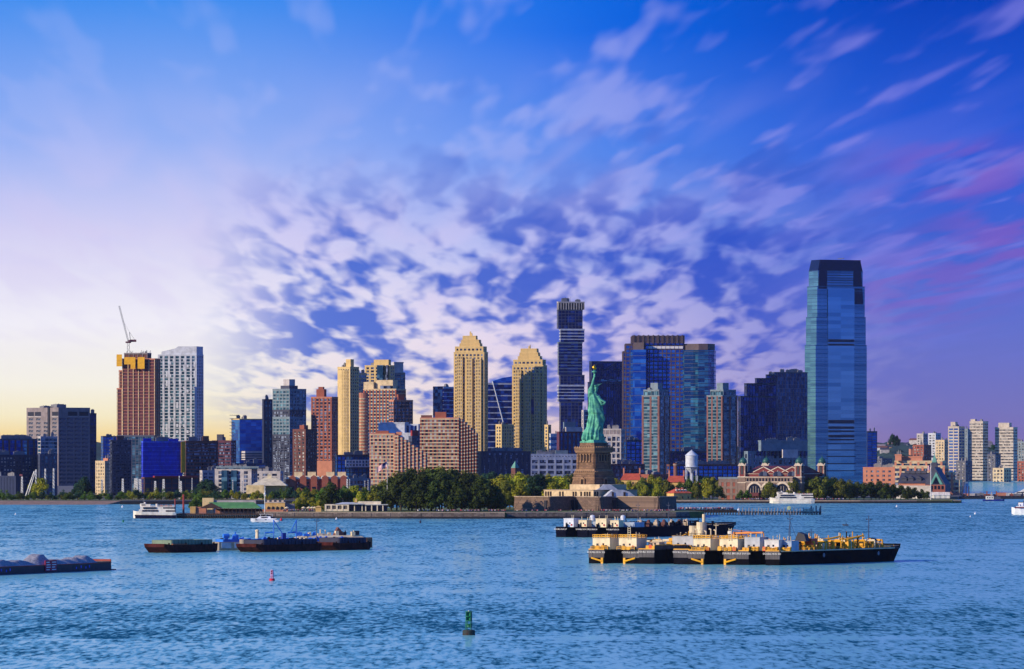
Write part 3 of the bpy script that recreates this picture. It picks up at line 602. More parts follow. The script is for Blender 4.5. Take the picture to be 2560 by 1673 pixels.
crowned('taller tan tower with a stepped pyramid crown', 6200, 1135, 1219, 1210, 866, [(1148, 1206, 858), (1152, 1203, 849), (1156, 1194, 839)], [])
crowned('shorter tan tower with a stepped crown and a dark square on its front', 6250, 1281, 1367, 1358, 899, [(1294, 1356, 890), (1298, 1351, 881), (1301, 1347, 871)], [(1322, 1342, 998, 1035)])
b = Bld('glass_tower', 'blue glass tower with white floor bands and a white diagonal edge between the tan towers', 6650, 1214, 1288, 1217, 76)
b.tier(957, ST(M['white'], M['gnavy'], 6.6, 60, 0, 1.1, .2, .25, split=True, capm=M['conc2']), 1214, 1288)
q = MB(); dy_ = b.d
q.add([(b.w / 2 + .5, -dy_ * .30, b.z(957)), (b.w / 2 + .5, dy_ * .5, b.z(957)), (b.w / 2 + .5, dy_ * .5, b.z(940)), (b.w / 2 + .5, dy_ * .1, b.z(944)), (b.w / 2 + .5, -dy_ * .30, b.z(953)),
       (-b.w / 2, -dy_ * .30, b.z(957)), (-b.w / 2, dy_ * .5, b.z(957)), (-b.w / 2, dy_ * .5, b.z(940)), (-b.w / 2, dy_ * .1, b.z(944)), (-b.w / 2, -dy_ * .30, b.z(953))],
      [(0, 1, 2, 3, 4), (9, 8, 7, 6, 5), (1, 0, 5, 6), (2, 1, 6, 7), (3, 2, 7, 8), (4, 3, 8, 9), (0, 4, 9, 5)]); q.build('curved_crown', M['gblue'], b.root)
MB().tube((b.w / 2 + .7, -dy_ * .30, b.z(953)), (b.w / 2 + .7, dy_ * .10, b.z(1062)), .9, 6).build('diagonal_fin', M['white'], b.root)
b = Bld('tan_block', 'small tan and red apartment block below the diagonal glass tower', 5900, 1240, 1284, 1254, 45); b.tier(1061, ST(M['tan'], M['gwin'], 3.3, 3.6, 1.5, 1.3)); b.box('roof_house', 1250, 1270, 1057, 1061, M['brick']); b.roof(2)
b = Bld('tan_block', 'narrow tan block peeping out right of the shorter tan tower', 6100, 1362, 1377, 1370, 45); b.tier(1062, ST(M['tan'], M['gwin'], 3.3, 3.2, 1.4, 1.3)).roof(1)
b = Bld('banded_block', 'low white and blue banded block left of the red-piered building', 5950, 1374, 1398, 1377, 60); b.tier(1084, ST(M['white'], M['gblue'], 6, 40, 0, 2.6)).roof(1)
b = Bld('dark_block', 'long low dark navy block with pale window columns behind the island trees', 5400, 1196, 1326, 1203, 62); b.tier(1128, ST(M['navy'], M['gwin'], 3.2, 5.5, 3.2, .7)).roof(7)
b = Bld('small_church', 'small dark church with a green pyramid roof behind the island trees', 5300, 1279, 1297, 1288, 45); b.tier(1170, ST(M['brickd'], M['gwin'], 4, 3, 1.6, 1.5)); q = MB(); q.prism([(-b.w * .6, -b.d * .6), (b.w * .6, -b.d * .6), (b.w * .6, b.d * .6), (-b.w * .6, b.d * .6)], b.z(1170), b.z(1153), 0, [(-.1, -.1), (.1, -.1), (.1, .1), (-.1, .1)]); q.build('pyramid_roof', M['roofg'], b.root)
b = Bld('warehouse', 'pale blue-white institutional building with big paired windows left of the pedestal', 5480, 1322, 1450, 1326, 74); b.tier(1142, ST(M['white'], M['gwin'], 5.4, 8.0, 1.8, 2.0), ybot=1200); b.tier(1135, ST(M['white'], M['gwin'], 3, 3, 1.2, 1.2), ybot=1142); b.roof(6); b.box('roof_house', 1388, 1420, 1126, 1135, M['teal'])
# stacked slender tower
b = Bld('stacked_tower', 'very slender dark tower of shifted stacked blocks with a pale ribbed crown', 6600, 1393, 1461, 1396, 76)
for (y1, y0, a_, b_, sh) in ((774, 822, 1393, 1456, 'd'), (822, 855, 1399, 1461, 'w'), (855, 937, 1394, 1456, 'm'), (937, 962, 1398, 1461, 'd'), (962, 1004, 1394, 1461, 'w'), (1004, 1190, 1399, 1456, 'd')):
    b.tier(y1, {'d': ST(M['slate'], M['gnavy'], 3.4, 4, .3, .5), 'w': ST(M['white'], M['gnavy'], 3.5, 40, 0, .9, .3, .5, split=True), 'm': ST(M['teal'], M['gnavy'], 3.4, 40, 0, .6, .3, .4, split=True)}[sh], a_, b_, ybot=y0)
b.tier(754, ST(M['conc2'], M['dark'], 40, 3.0, .9, .6), 1393, 1461, ybot=774); b.roof(3, mast=2)
b = Bld('red_pier_building', 'dark building with plum red piers and a pale roof plant left of the statue', 5650, 1393, 1462, 1398, 60); b.tier(1079, ST(M['plum'], M['gblue'], 4, 4.6, 1.8, .5)); b.box('roof_plant', 1408, 1440, 1055, 1079, M['teal']); b.box('roof_plant', 1412, 1456, 1068, 1079, M['conc2']); b.roof(2)
b = Bld('navy_tower', 'broad navy glass tower with a lit window row behind the statue', 6300, 1470, 1559, 1476, 64)
b.tier(903, ST(M['navy'], M['gnavy'], 3.8, 3, .3, .3), 1474, 1559); b.tier(955, ST(M['navy'], M['gnavy'], 3.8, 3, .3, .3), 1470, 1559)
q = MB(); [q.box(b.w / 2 + .3, b.w / 2 + .6, -b.d * .2 + i * b.d * .042, -b.d * .2 + i * b.d * .042 + 1.6, b.z(953), b.z(948)) for i in range(15)]; q.build('lit_windows', M['gteal'], b.root)
for i in range(4): q = MB().tube((b.w / 2 + .5, -b.d / 2 + i * b.d / 4, b.z(923)), (b.w / 2 + .5, -b.d / 2 + (i + 1) * b.d / 4, b.z(906) if i % 2 == 0 else b.z(923)), .6, 5).build('crown_brace', M['navy'], b.root)
b = Bld('grey_block', 'pale grey ribbed office block right of the statue base', 5900, 1506, 1562, 1552, 12); b.tier(1086, ST(M['conc2'], M['gwin'], 5.5, 5.2, 1.3, 1.3)); b.tier(1072, ST(M['conc2'], M['conc'], 30, 3.6, .5, .5), ybot=1086); b.roof(5, mast=3)
b = Bld('red_block', 'small banded block glimpsed between the stacked tower and the statue', 6000, 1455, 1475, 1459, 60); b.tier(1025, ST(M['conc2'], M['gteal'], 4, 5, 1.3, 1.2)); b.roof(1)
# the brown granite complex
b = Bld('granite_tower', 'massive brown granite tower with finned crown and blue glass bays', 6000, 1560, 1796, 1640, 60)
GS_ = ST(M['brown'], M['gblue'], 4.0, 4.3, 1.0, 1.2); D_ = 6000
def col(a_, b_, yt, st_, dy_, dep, yb=None): b.tier(yt, st_, a_, b_, ybot=yb, dy=dy_, w=S(b_ - a_, D_) * .72, d=dep or S(b_ - a_, D_) * .72)
b.phi = 0.0; b.root.rotation_euler = (0, 0, 0); b.w = S(236, D_); b.d = 60; b.root.location = (X(1678, D_), 6070, 0)
def gt(a_, b_, yt, st_, fy, dep=50, yb=None):
    """upright block of the complex: columns a_..b_, front face fy metres before the root"""
    w_ = S(b_ - a_, D_); facade(b.root, S((a_ + b_) / 2 - 1678, D_), -fy + dep / 2, w_, dep, 2.5 if yb is None else b.z(yb), b.z(yt), st_, b.rng)
gt(1582, 1713, 838, GS_, 30, 60, None); gt(1566, 1600, 857, GS_, 26, 50); gt(1560, 1590, 876, GS_, 22, 46)
GB = ST(M['slate'], M['gblue'], 4.0, 3.0, .15, .3); GT = ST(M['navy'], M['gteal'], 4.0, 3.4, .25, .5)
q = MB(); x0, x1 = S(1574 - 1678, D_), S(1626 - 1678, D_); q.prism([(x0, -20), (x0 + 4, -38), (x1 - 4, -42), (x1, -24)], 2.5, b.z(873)); q.build('glass_bay', M['gblue'], b.root)
q = MB(); [q.prism([(x0 - .1, -20), (x0 + 3.9, -38.2), (x1 - 3.9, -42.2), (x1 + .1, -24)], 2.5 + i * 8.1, 2.9 + i * 8.1) for i in range(18)]; q.build('bay_bands', M['slate'], b.root, kind='stuff')
q = MB(); q.prism([(x0 + 3, -20), (x0 + 5, -35), (x1 - 6, -38), (x1 - 3, -24)], b.z(873), b.z(855)); q.build('bay_cap', M['brown'], b.root)
x0, x1 = S(1706 - 1678, D_), S(1794 - 1678, D_)
pts = [(x0, -24), (x0 + 3, -36), (x0 + 12, -40), (x0 + 17, -46), (x0 + 27, -46), (x1 - 2, -34), (x1, -20), (x1, 20), (x0, 20)]
q = MB(); q.prism(pts, 2.5, b.z(874)); q.build('glass_bay', glass('bay_teal_glass', C(14, 62, 120), C(80, 160, 190), (7, 7, 4.05), 2.0, .6, .1), b.root)
q = MB(); [q.prism([(p[0] * 1.0 + (.15 if p[0] > x0 + 14 else -.15), p[1] - .2) for p in pts], 2.5 + i * 4.05, 3.0 + i * 4.05) for i in range(36)]; q.build('bay_bands', M['navy'], b.root, kind='stuff')
q = MB(); q.prism([(p[0] * .93 + 2.4, p[1] * .85) for p in pts], b.z(874), b.z(858)); q.build('bay_cap', M['brown'], b.root)
fin = MB().cbox(0, 0, 0, 4.4, 4, b.z(836) - b.z(856)).cbox(0, -.4, 0, 1.0, 4.4, b.z(836) - b.z(856) + .6).mesh('crown_fin', M['brown'])
for i in range(11): put('crown_fin', fin, b.root, (S(1587 + i * 12.2 - 1678, D_), -30.5, b.z(857)))
lt = MB().cbox(0, 0, 0, 4.0, .5, b.z(863) - b.z(869)).mesh('lit_window', M['lite'])  # window glow painted as plain bright panels, nothing emits
for i in range(8): put('lit_window', lt, b.root, (S(1628 + i * 11 - 1678, D_), -30.7, b.z(870)))
b = Bld('apartment_tower', 'slim brick tower with glass top, the left of two alike beside the granite tower', 5600, 1606, 1676, 1648, 32); STW = ST(M['teal'], M['gteal'], 3.1, 8.2, 2.0, .7, pier=M['mauve'])
b.tier(988, STW); b.tier(974, ST(M['teal'], M['gteal'], 3.4, 4, .4, .6), 1610, 1672, ybot=988); b.box('roof_box', 1627, 1657, 957, 974, M['teal']); b.roof(1); b.box('podium', 1588, 1690, 1186, 1200, M['conc'])
b = Bld('apartment_tower', 'slim brick tower with glass top, the right of two alike beside the granite tower', 5600, 1769, 1844, 1806, 50); b.tier(988, ST(M['teal'], M['gteal'], 3.1, 8.2, 2.0, .7, pier=M['mauve'])); b.tier(974, ST(M['teal'], M['gteal'], 3.4, 4, .4, .6), 1778, 1840, ybot=988); b.box('roof_box', 1793, 1823, 957, 974, M['teal']); b.roof(1)
b = Bld('low_block', 'long low brick and blue glass block behind the water tower', 5450, 1668, 1858, 1674, 64); b.tier(1161, ST(M['brickd'], M['gblue'], 3.6, 5, .8, .8)).roof(9)
b = Bld('low_block', 'long low dark red block behind the right of the pedestal', 5420, 1515, 1612, 1520, 64); b.tier(1160, ST(M['plum'], M['gwin'], 3.6, 6, .8, .8)).roof(6)
b = Bld('base_block', 'dark blue base block between the granite tower and the slim brick tower', 5700, 1560, 1612, 1566, 62); b.tier(1100, ST(M['navy'], M['gblue'], 3.8, 4.6, .8, .8)).roof(3)
b = Bld('base_block', 'dark base block below the right glass bay of the granite tower', 5700, 1668, 1772, 1674, 62); b.tier(1128, ST(M['navy'], M['gnavy'], 3.8, 4.6, .8, .8)).roof(3)
b = Bld('brick_podium', 'plum brick podium with dark openings under the left slim tower', 5360, 1590, 1676, 1622, 40); b.tier(1186, ST(M['brick'], M['gwin'], 5, 6, 2.4, 2.0)).roof(3)
# navy stepped offices
b = Bld('stepped_offices', 'dark navy glass offices stepping up to the right beside the tallest tower', 5900, 1846, 1942, 1852, 64); NV = ST(M['navy'], M['gnavy'], 3.8, 3.2, .25, .5)
b.tier(990, NV); b.tier(958, NV, 1862, 1942, ybot=990); b.tier(945, NV, 1889, 1942, ybot=958); b.tier(936, NV, 1916, 1942, ybot=945); b.roof(2)
b = Bld('glass_offices', 'broad blue-grey glass office block left of the tallest tower', 5950, 1930, 2020, 1936, 66); b.tier(930, ST(M['slate'], glass('steel_blue_glass', C(20, 48, 92), C(60, 104, 150), (2, 2, 3.8), 2, .55, .12), 3.8, 3.0, .2, .5)); b.roof(4)
b = Bld('arched_building', 'grey stone building with an arcade of dark arches below the glass offices', 5500, 1862, 2022, 1870, 64); b.tier(1128, ST(M['teal'], M['gwin'], 6, 5.2, 2.0, 1.6)); b.tier(1101, ST(M['teal'], M['teal'], 9, 40, 0, .8), 1897, 2022, ybot=1128)
arch = MB().prism([(0, -1.3), (0.6, -1.3), (0.6, 1.3), (0, 1.3)], 0, 4).lathe([(1.3, 4), (1.1, 4.7), (.6, 5.2), (.05, 5.35)], .05, 0, 12).mesh('arch_window', M['gnavy'])
for i in range(14): put('arch_window', arch, b.root, (b.w / 2 + .4, -b.d * .34 + i * b.d * .062, b.z(1140)))
b.box('plant_screen', 1955, 1996, 1124, 1145, M['conc2'], dy=-14); b.roof(4)
b = Bld('far_tower', 'blue apartment tower peeping out right of the tallest tower', 6900, 2165, 2193, 2168, 62); b.tier(1078, ST(M['slate'], M['gblue'], 3.2, 6, .5, 1.0)).roof(2)
# the tallest tower
b = Bld('glass_skyscraper', 'tallest tower, blue glass with tapering shoulders, dark crown and louvre bands', 6300, 2015, 2170, 2039, 66)
GSK = ST(mat('blue_mullion', C(70, 112, 150), .3, .5), M['gsky'], 4.15, 1.6, .12, .55, .12, .10, band=mat('blue_spandrel', C(58, 104, 146), .3, .5), cap=.6)
D_ = 6300
b.tier(862, GSK); b.tier(792, GSK, 2018, 2167.5, ybot=862); b.tier(715, GSK, 2021, 2165, ybot=792); b.tier(676, GSK, 2025, 2160, ybot=715)

cw = b.w / 2; cd = b.d / 2
crownm = mat('dark_crown_metal', C(14, 18, 70), .35, .3)
k0, k1 = 135 / 155, 123 / 155
MB().prism([(-cw * k0, -cd * k0), (cw * k0, -cd * k0), (cw * k0, cd * k0), (-cw * k0, cd * k0)], b.z(676), b.z(649), 0, [(-cw * k1, -cd * k1), (cw * k1, -cd * k1), (cw * k1, cd * k1), (-cw * k1, cd * k1)]).build('crown_top', crownm, b.root)
def face(name, f0, f1, y1, y0, m_, t=.5, out=0.0):
    """panel on the broad face; f0..f1 = share of its width"""
    yy0, yy1 = -cd + 2 * cd * f0, -cd + 2 * cd * f1; return MB().box(cw + out, cw + out + t, yy0, yy1, b.z(y0), b.z(y1)).build(name, m_, b.root)
# crown frame: a slab of dark panels clasping the top, open in the middle
def legp(f0, f1, y0, f2, f3, y1, o0, o1):
    """tapering dark panel up the broad face, leaning back with the shoulders"""
    u0, u1, u2, u3 = (-cd + 2 * cd * f for f in (f0, f1, f2, f3))
    return MB().add([(o0, u0, b.z(y0)), (o0, u1, b.z(y0)), (o1, u3, b.z(y1)), (o1, u2, b.z(y1)), (o0 - 4, u0, b.z(y0)), (o0 - 4, u1, b.z(y0)), (o1 - 4, u3, b.z(y1)), (o1 - 4, u2, b.z(y1))], [(0, 1, 2, 3), (7, 6, 5, 4), (1, 5, 6, 2), (0, 3, 7, 4), (3, 2, 6, 7), (0, 4, 5, 1)])
legp(.06, .23, 722, .105, .24, 649, cw * .95, cw * .885).build('crown_leg', crownm, b.root); legp(.76, .94, 760, .755, .895, 649, cw * .965, cw * .885).build('crown_leg', crownm, b.root); legp(.235, .76, 676, .235, .76, 649, cw * .91, cw * .886).build('crown_head', crownm, b.root)
for i in range(6): face('crown_louvre', .235, .745, 681 + i * 6.2, 682.4 + i * 6.2, M['dark'], .6, -cw * .115 + .5)
for y1, y0 in ((848, 855), (859, 864), (1050, 1059), (1066, 1072.5), (1076, 1080.5), (1087, 1094), (1097, 1101.5)):
    o_ = face('louvre_band', .25, .75, y1, y0, crownm, .4, .15)
    q = MB(); [q.box(cw + .5, cw + .75, -cd + 2 * cd * (.25 + .5 * i / 24) - .12, -cd + 2 * cd * (.25 + .5 * i / 24) + .12, b.z(y0), b.z(y1)) for i in range(25)]; q.build('louvre_fin', M['slate'], b.root, kind='stuff')
for y1 in (1108, 1124, 1140, 1158, 1176): face('base_band', .22, .78, y1, y1 + 2.5, M['navy'], .4, .15)
face('centre_bay', .24, .76, 722, 1190, glass('bright_sky_glass', C(84, 158, 190), C(126, 200, 222), (70, 70, 4.15), 1.0, .88, .07, .006), .12, .02)
MB().tube((0, 0, b.z(649)), (0, 0, b.z(649) + 2), .3).box(-7, 7, -.4, .4, b.z(649) + 1.6, b.z(649) + 2.2).build('roof_crane', M['steel'], b.root, (0, cd * .2, 0))
# ------------------------------------------------------------------ the island with the statue
DS = 3900.0
def PI(px, D=None): return P(px, D or DS)
sheet('island', [P(655, 3775), P(1000, 3752), P(1262, 3748), P(1300, 3752), P(1690, 3770), P(1760, 3800), P(1700, 3920), P(1640, 4060), P(1300, 4120), P(900, 4060), P(655, 3990)], 4.0, grassm, 5, label='flat green island carrying the statue')
# seawall in lengths, wet foot and pale cap
cap = mat('seawall_cap', C(168, 150, 130), .85, streaks=.3)
sw = [(640, 3772), (1000, 3749), (1262, 3745)], [(1264, 3749), (1690, 3767), (1745, 3797)]
for ln, lb in zip(sw, ('pale stone seawall of the island left of the fort', 'rough dark stone seawall of the island below the fort')):
    r = thing('seawall', lb, 'wall', (0, 0, 0))
    for (p0, d0), (p1, d1) in zip(ln[:-1], ln[1:]):
        n = max(2, int((p1 - p0) / 24))
        for i in range(n):
            a, b_ = i / n, (i + 1) / n; A = P(p0 + (p1 - p0) * a, d0 + (d1 - d0) * a); B = P(p0 + (p1 - p0) * b_, d0 + (d1 - d0) * b_); j = .25 * (i % 2)
            MB().prism([(A[0] + .03, A[1] - .6 - j), (B[0] - .03, B[1] - .6 - j), (B[0] - .03, B[1] + 3), (A[0] + .03, A[1] + 3)], 1.3, 3.7).build('stone_panel', seawall, r)
        A = P(p0, d0); B = P(p1, d1)
        MB().prism([(A[0], A[1] - 1.1), (B[0], B[1] - 1.1), (B[0], B[1] + 3), (A[0], A[1] + 3)], -1, 1.3).build('wet_foot', wetwall, r)
        MB().prism([(A[0], A[1] - .9), (B[0], B[1] - .9), (B[0], B[1] + 2), (A[0], A[1] + 2)], 3.7, 4.15).build('coping', cap, r)
# star fort
fort = thing('fort', 'low brown stone star-shaped fort wall under the pedestal', 'fort', (X(1487, DS), DS, 4))
fs = stone('fort_stone', C(120, 98, 84), C(60, 50, 46), 2.0, .8, .25)
fx = lambda px: S(px - 1487, DS)
pl = [(fx(1287), -25), (fx(1372), -52), (fx(1380), -50), (fx(1430), -30), (fx(1440), -30), (fx(1495), -62), (fx(1528), -38), (fx(1540), -36), (fx(1640), -62), (fx(1686), -30), (fx(1690), 50), (fx(1600), 80), (fx(1487), 110), (fx(1380), 80), (fx(1287), 60)]
FT = Z(1243, DS - 40) - 4
for i in range(9):
    a, b_ = Vector((*pl[i], 0)), Vector((*pl[i + 1], 0)); nrm = Vector((b_.y - a.y, a.x - b_.x, 0)).normalized()
    vs = [a + nrm * 1.0, b_ + nrm * 1.0, b_ - nrm * 3, a - nrm * 3]
    MB().prism([(v.x, v.y) for v in vs], -.5, FT, 0, [((v - nrm * (.8 if k < 2 else 0)).x, (v - nrm * (.8 if k < 2 else 0)).y) for k, v in enumerate(vs)]).build('wall', fs, fort)
    MB().prism([((a + nrm * .8).x, (a + nrm * .8).y), ((b_ + nrm * .8).x, (b_ + nrm * .8).y), ((b_ - nrm * 2).x, (b_ - nrm * 2).y), ((a - nrm * 2).x, (a - nrm * 2).y)], FT, FT + .6).build('coping', cap, fort)
MB().prism(pl, -.5, FT - .4).build('terreplein', grassm, fort)
for i, t in ((0, .93), (2, .93), (4, .06), (6, .2)):
    a, b_ = Vector((*pl[i], 0)), Vector((*pl[i + 1], 0)); c = a.lerp(b_, t); nrm = Vector((b_.y - a.y, a.x - b_.x, 0)).normalized()
    MB().cbox(0, 0, 0, 2.6, 2.4, FT - 2).build('notch_shade_block', M['dark'], fort, (c.x + nrm.x * .2, c.y + nrm.y * .2, 0), math.atan2((b_ - a).y, (b_ - a).x))  # dark blocks stand in for the shade in the wall's notches
# pedestal
ZP = lambda y: Z(y, DS) - 4
PED = thing('pedestal', 'tall tapering stone pedestal with columned loggias carrying the green statue', 'pedestal', (X(1485, DS), DS + 10, 4), -R(44))
ps = stone('pedestal_granite', C(128, 98, 74), C(76, 60, 50), 2.6, 1.1, .28, .85, .15); pd = mat('pedestal_smooth', C(148, 116, 86), .85, streaks=.35, scale=.5)
def hw(px): return S(px, DS) * .355          # half side of a square seen corner-on, px wide
def sq(r_): return [(-r_, -r_), (r_, -r_), (r_, r_), (-r_, r_)]
def frust(name, y0, y1, p0, p1, m, par=None): return MB().prism(sq(hw(p0)), ZP(y0), ZP(y1), 0, sq(hw(p1))).build(name, m, par or PED)
terr = mat('pale_terrace_stone', C(208, 184, 146), .85, streaks=.25, scale=.3)
frust('foundation', 1216, 1182, 112, 98, ps); frust('sloped_course', 1182, 1174, 100, 90, pd)
frust('shaft', 1174, 1132, 88, 82, ps); frust('cornice', 1132, 1127, 92, 96, pd); frust('balcony', 1127, 1120, 97, 97, ps); frust('attic', 1120, 1107, 70, 69, ps)
for y0, p in ((1213, 113), (1196, 108), (1186, 104), (1175, 92), (1162, 86), (1121, 99)): frust('string_course', y0, y0 - 2.2, p, p, pd)
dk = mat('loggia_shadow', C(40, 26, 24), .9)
for s_ in range(4):
    rot = s_ * math.pi / 2; c, k = math.cos(rot), math.sin(rot)
    def at(u, v): return (u * c - v * k, u * k + v * c)
    r_ = hw(85)
    for j in range(3):
        x, y = at((j - 1) * 2.7, -r_ + .35)
        MB().cbox(0, 0, 0, 1.5, 1.2, ZP(1137) - ZP(1152) - 1).lathe([(.75, ZP(1137) - ZP(1152) - 1), (.7, ZP(1137) - ZP(1152) - .3), (.1, ZP(1137) - ZP(1152))], 0, 0, 10).build('loggia_opening', dk, PED, (x, y, ZP(1152)), rot)
    for j in range(4):
        x, y = at((j - 1.5) * 2.7, -r_ - .2)
        MB().cyl(0, 0, 0, ZP(1137) - ZP(1153), .55, .48, 10).cbox(0, 0, ZP(1137) - ZP(1153), 1.5, 1.5, .5).cbox(0, 0, -.5, 1.6, 1.6, .5).build('column', pd, PED, (x, y, ZP(1153)), rot)
    for sgn in (-1, 1):
        x, y = at(sgn * (r_ - 1.15), -r_ - .1); q = MB()
        for i in range(9): q.cbox(0, 0, i * 1.12, 1.9, 1.0, .92)
        q.build('quoins', ps, PED, (x, y, ZP(1172)), rot, kind='stuff')
    x, y = at(0, -hw(109)); q = MB().cbox(0, 0, 0, 1.9, 1.2, 3.2); q.build('doorway', dk, PED, (x, y, ZP(1211)), rot)
    MB().slab([(-2.2, 3.3), (2.2, 3.3), (0, 4.9)], -.9, .6).cbox(-1.6, -.3, 0, .7, 1.4, 3.3).cbox(1.6, -.3, 0, .7, 1.4, 3.3).build('door_surround', pd, PED, (x, y, ZP(1211)), rot)
    for j in range(10):
        x, y = at((j - 4.5) * 1.75, -hw(98) - .1); MB().lathe([(.05, -.35), (.5, -.1), (.62, .25), (.5, .5), (.05, .75)], 0, 0, 8).build('shield_boss', pd, PED, (x, y, ZP(1180)), rot)
    q = MB(); rb = hw(97)
    for j in range(9): 
        x, y = at((j - 4) * rb / 4.4, -rb + .3); q.cbox(x, y, ZP(1120), .8, .8, 1.0)
    q.build('balusters', pd, PED, kind='stuff')
# pale terraces round the pedestal's foot
TER = thing('museum_terrace', 'pale stone terraces with dark window slots around the pedestal foot', 'terrace', (X(1487, DS), DS + 6, 4), -R(44))
wa, wb = S(122, DS) / math.cos(R(44)), S(111, DS) / math.sin(R(44))
MB().box(-wa, 0, 0, wb, ZP(1244), ZP(1224.5)).build('lower_terrace', terr, TER, (wa / 2 - wa / 2, -2, 0)); TER.location.y = DS - 34
MB().box(-wa * .63, -1.2, 1.2, wb * .64, ZP(1224.5), ZP(1211)).build('upper_terrace', terr, TER, (0, 4, 0))
MB().box(-wa - .25, .25, -2.25, wb - 1.8, ZP(1225.6), ZP(1224)).build('coping', cap, TER)
ws = MB().box(-.75, .75, -.15, .3, 0, 3.0).box(-.95, .95, -.3, .1, -.35, -.0, 1).mesh('window_slot', [dk, terr])
for px in (1370, 1376, 1382, 1405, 1412, 1438, 1444, 1457, 1466, 1472, 1478): put('window_slot', ws, TER, (-S(1487 - px, DS) / math.cos(R(44)), -2, ZP(1240)))
for px in (1491, 1497): put('window_slot', ws, TER, (0, S(px - 1487, DS) / math.sin(R(44)) - 2, ZP(1240)), math.pi / 2)
q = MB(); sw_ = mat('blue_white_stair', C(196, 200, 206), .7, streaks=.2)
st1 = thing('stair_block', 'blue-white stepped stair walls on the shaded right side of the terraces', 'stairs', (X(1500, DS), DS - 40, 4))
def zz(y): return ZP(y)
MB().slab([(S(8, DS), zz(1243)), (S(92, DS), zz(1243)), (S(74, DS), zz(1229)), (S(58, DS), zz(1224)), (S(32, DS), zz(1224)), (S(24, DS), zz(1229))], 0, 6).build('stair_wall', sw_, st1, (0, 0, 0), R(14))
MB().slab([(S(-2, DS), zz(1224)), (S(52, DS), zz(1224)), (S(38, DS), zz(1214)), (S(34, DS), zz(1211)), (S(16, DS), zz(1211)), (S(10, DS), zz(1216))], 8, 14).build('stair_wall', sw_, st1, (0, 2, 0), R(14))
for px in (34, 63): MB().cbox(S(px, DS), 0, zz(1241), 1.4, .6, 3.0).build('doorway', dk, st1, (-1.2, S(px, DS) * math.tan(R(14)) * .97 - .1, 0), R(14) * 0)

# ------------------------------------------------------------------ the statue
copper = mat('green_copper_patina', C(64, 156, 136), .7, .0, var=.25, scale=.35, col2=C(110, 196, 158), streaks=.5, spec=.3)
STA = thing('statue', 'green copper robed statue raising a torch and holding a tablet on the stone pedestal', 'statue', (X(1484, DS), DS + 10, Z(1107, DS)))
sz = S(1, DS) / 7.067                       # metres per pixel of the enlarged view used for the outline
oy = 1460
def sp(x, y, d=0): return Vector(((x - 310) * sz, d, (oy - y) * sz))
MB().prism(sq(S(33, DS) * .74), 0, 7 * S(1, DS) * .55, 0, sq(S(33, DS) * .70)).prism(sq(S(30, DS) * .70), 7 * S(1, DS) * .55, 7.6 * S(1, DS), 0, sq(S(29, DS) * .68)).build('plinth', copper, STA, (0, 0, 0), -R(44))
prof = [(1412, 118, 470), (1390, 105, 476), (1340, 110, 480), (1290, 130, 476), (1230, 158, 474), (1170, 188, 482), (1110, 206, 490), (1040, 223, 492), (980, 224, 486), (920, 226, 478), (860, 228, 466), (800, 218, 455), (750, 214, 440), (700, 224, 426), (650, 238, 402), (610, 250, 384), (590, 268, 372), (572, 300, 366), (556, 326, 360)]
q = MB(); NV_ = 72; rows = []
zs = []
for k in range(len(prof) - 1):
    y0, l0, r0 = prof[k]; y1, l1, r1 = prof[k + 1]; m_ = max(2, int((y0 - y1) / 9))
    for i in range(m_): t = i / m_; zs.append((y0 + (y1 - y0) * t, l0 + (l1 - l0) * t, r0 + (r1 - r0) * t))
zs.append(prof[-1]); vs = []; fs_ = []
for (y, l, r) in zs:
    cx, hw_ = (l + r) / 2, (r - l) / 2; t = (1412 - y) / 860
    for i in range(NV_):
        a = 2 * math.pi * i / NV_
        low = max(0, 1 - t * 1.6)
        fold = .085 * math.sin(11 * a + 5.5 * t + 2.0 * math.sin(3 * a)) * (.5 + low) + .06 * math.sin(17 * a - 9 * t) * low + .075 * math.sin(5 * a + 17 * t + 1.0)
        diag = .085 * math.sin(26 * t + 3.0 * math.cos(a - .6)) * (1 if .12 < t < .85 else .3)
        rr = 1 + fold + diag
        dep = hw_ * (.62 if t < .55 else .70) * (1.15 if t < .1 else 1)
        vs.append(sp(cx + hw_ * rr * math.cos(a), y) + Vector((0, dep * rr * math.sin(a) * sz, 0)))
for k in range(len(zs) - 1):
    for i in range(NV_): fs_.append((k * NV_ + i, k * NV_ + (i + 1) % NV_, (k + 1) * NV_ + (i + 1) % NV_, (k + 1) * NV_ + i))
fs_.append(tuple(range(NV_ - 1, -1, -1))); fs_.append(tuple((len(zs) - 1) * NV_ + i for i in range(NV_)))
q.add(vs, fs_)
def chain(pts, n=12):
    for (p, r0), (p2, r2) in zip(pts[:-1], pts[1:]):
        q.tube(p, p2, r0, n, 0, r2); ball(p2, r2)
def ball(c, r, sx=1, sy=1, sz_=1, n=12):
    vs = []; fs = []
    for k in range(9):
        ph = -math.pi / 2 + math.pi * k / 8
        for i in range(n): vs.append((c[0] + r * sx * math.cos(ph) * math.cos(2 * math.pi * i / n), c[1] + r * sy * math.cos(ph) * math.sin(2 * math.pi * i / n), c[2] + r * sz_ * math.sin(ph)))
    for k in range(8):
        for i in range(n): fs.append((k * n + i, k * n + (i + 1) % n, (k + 1) * n + (i + 1) % n, (k + 1) * n + i))
    q.add(vs, fs)
u = sz
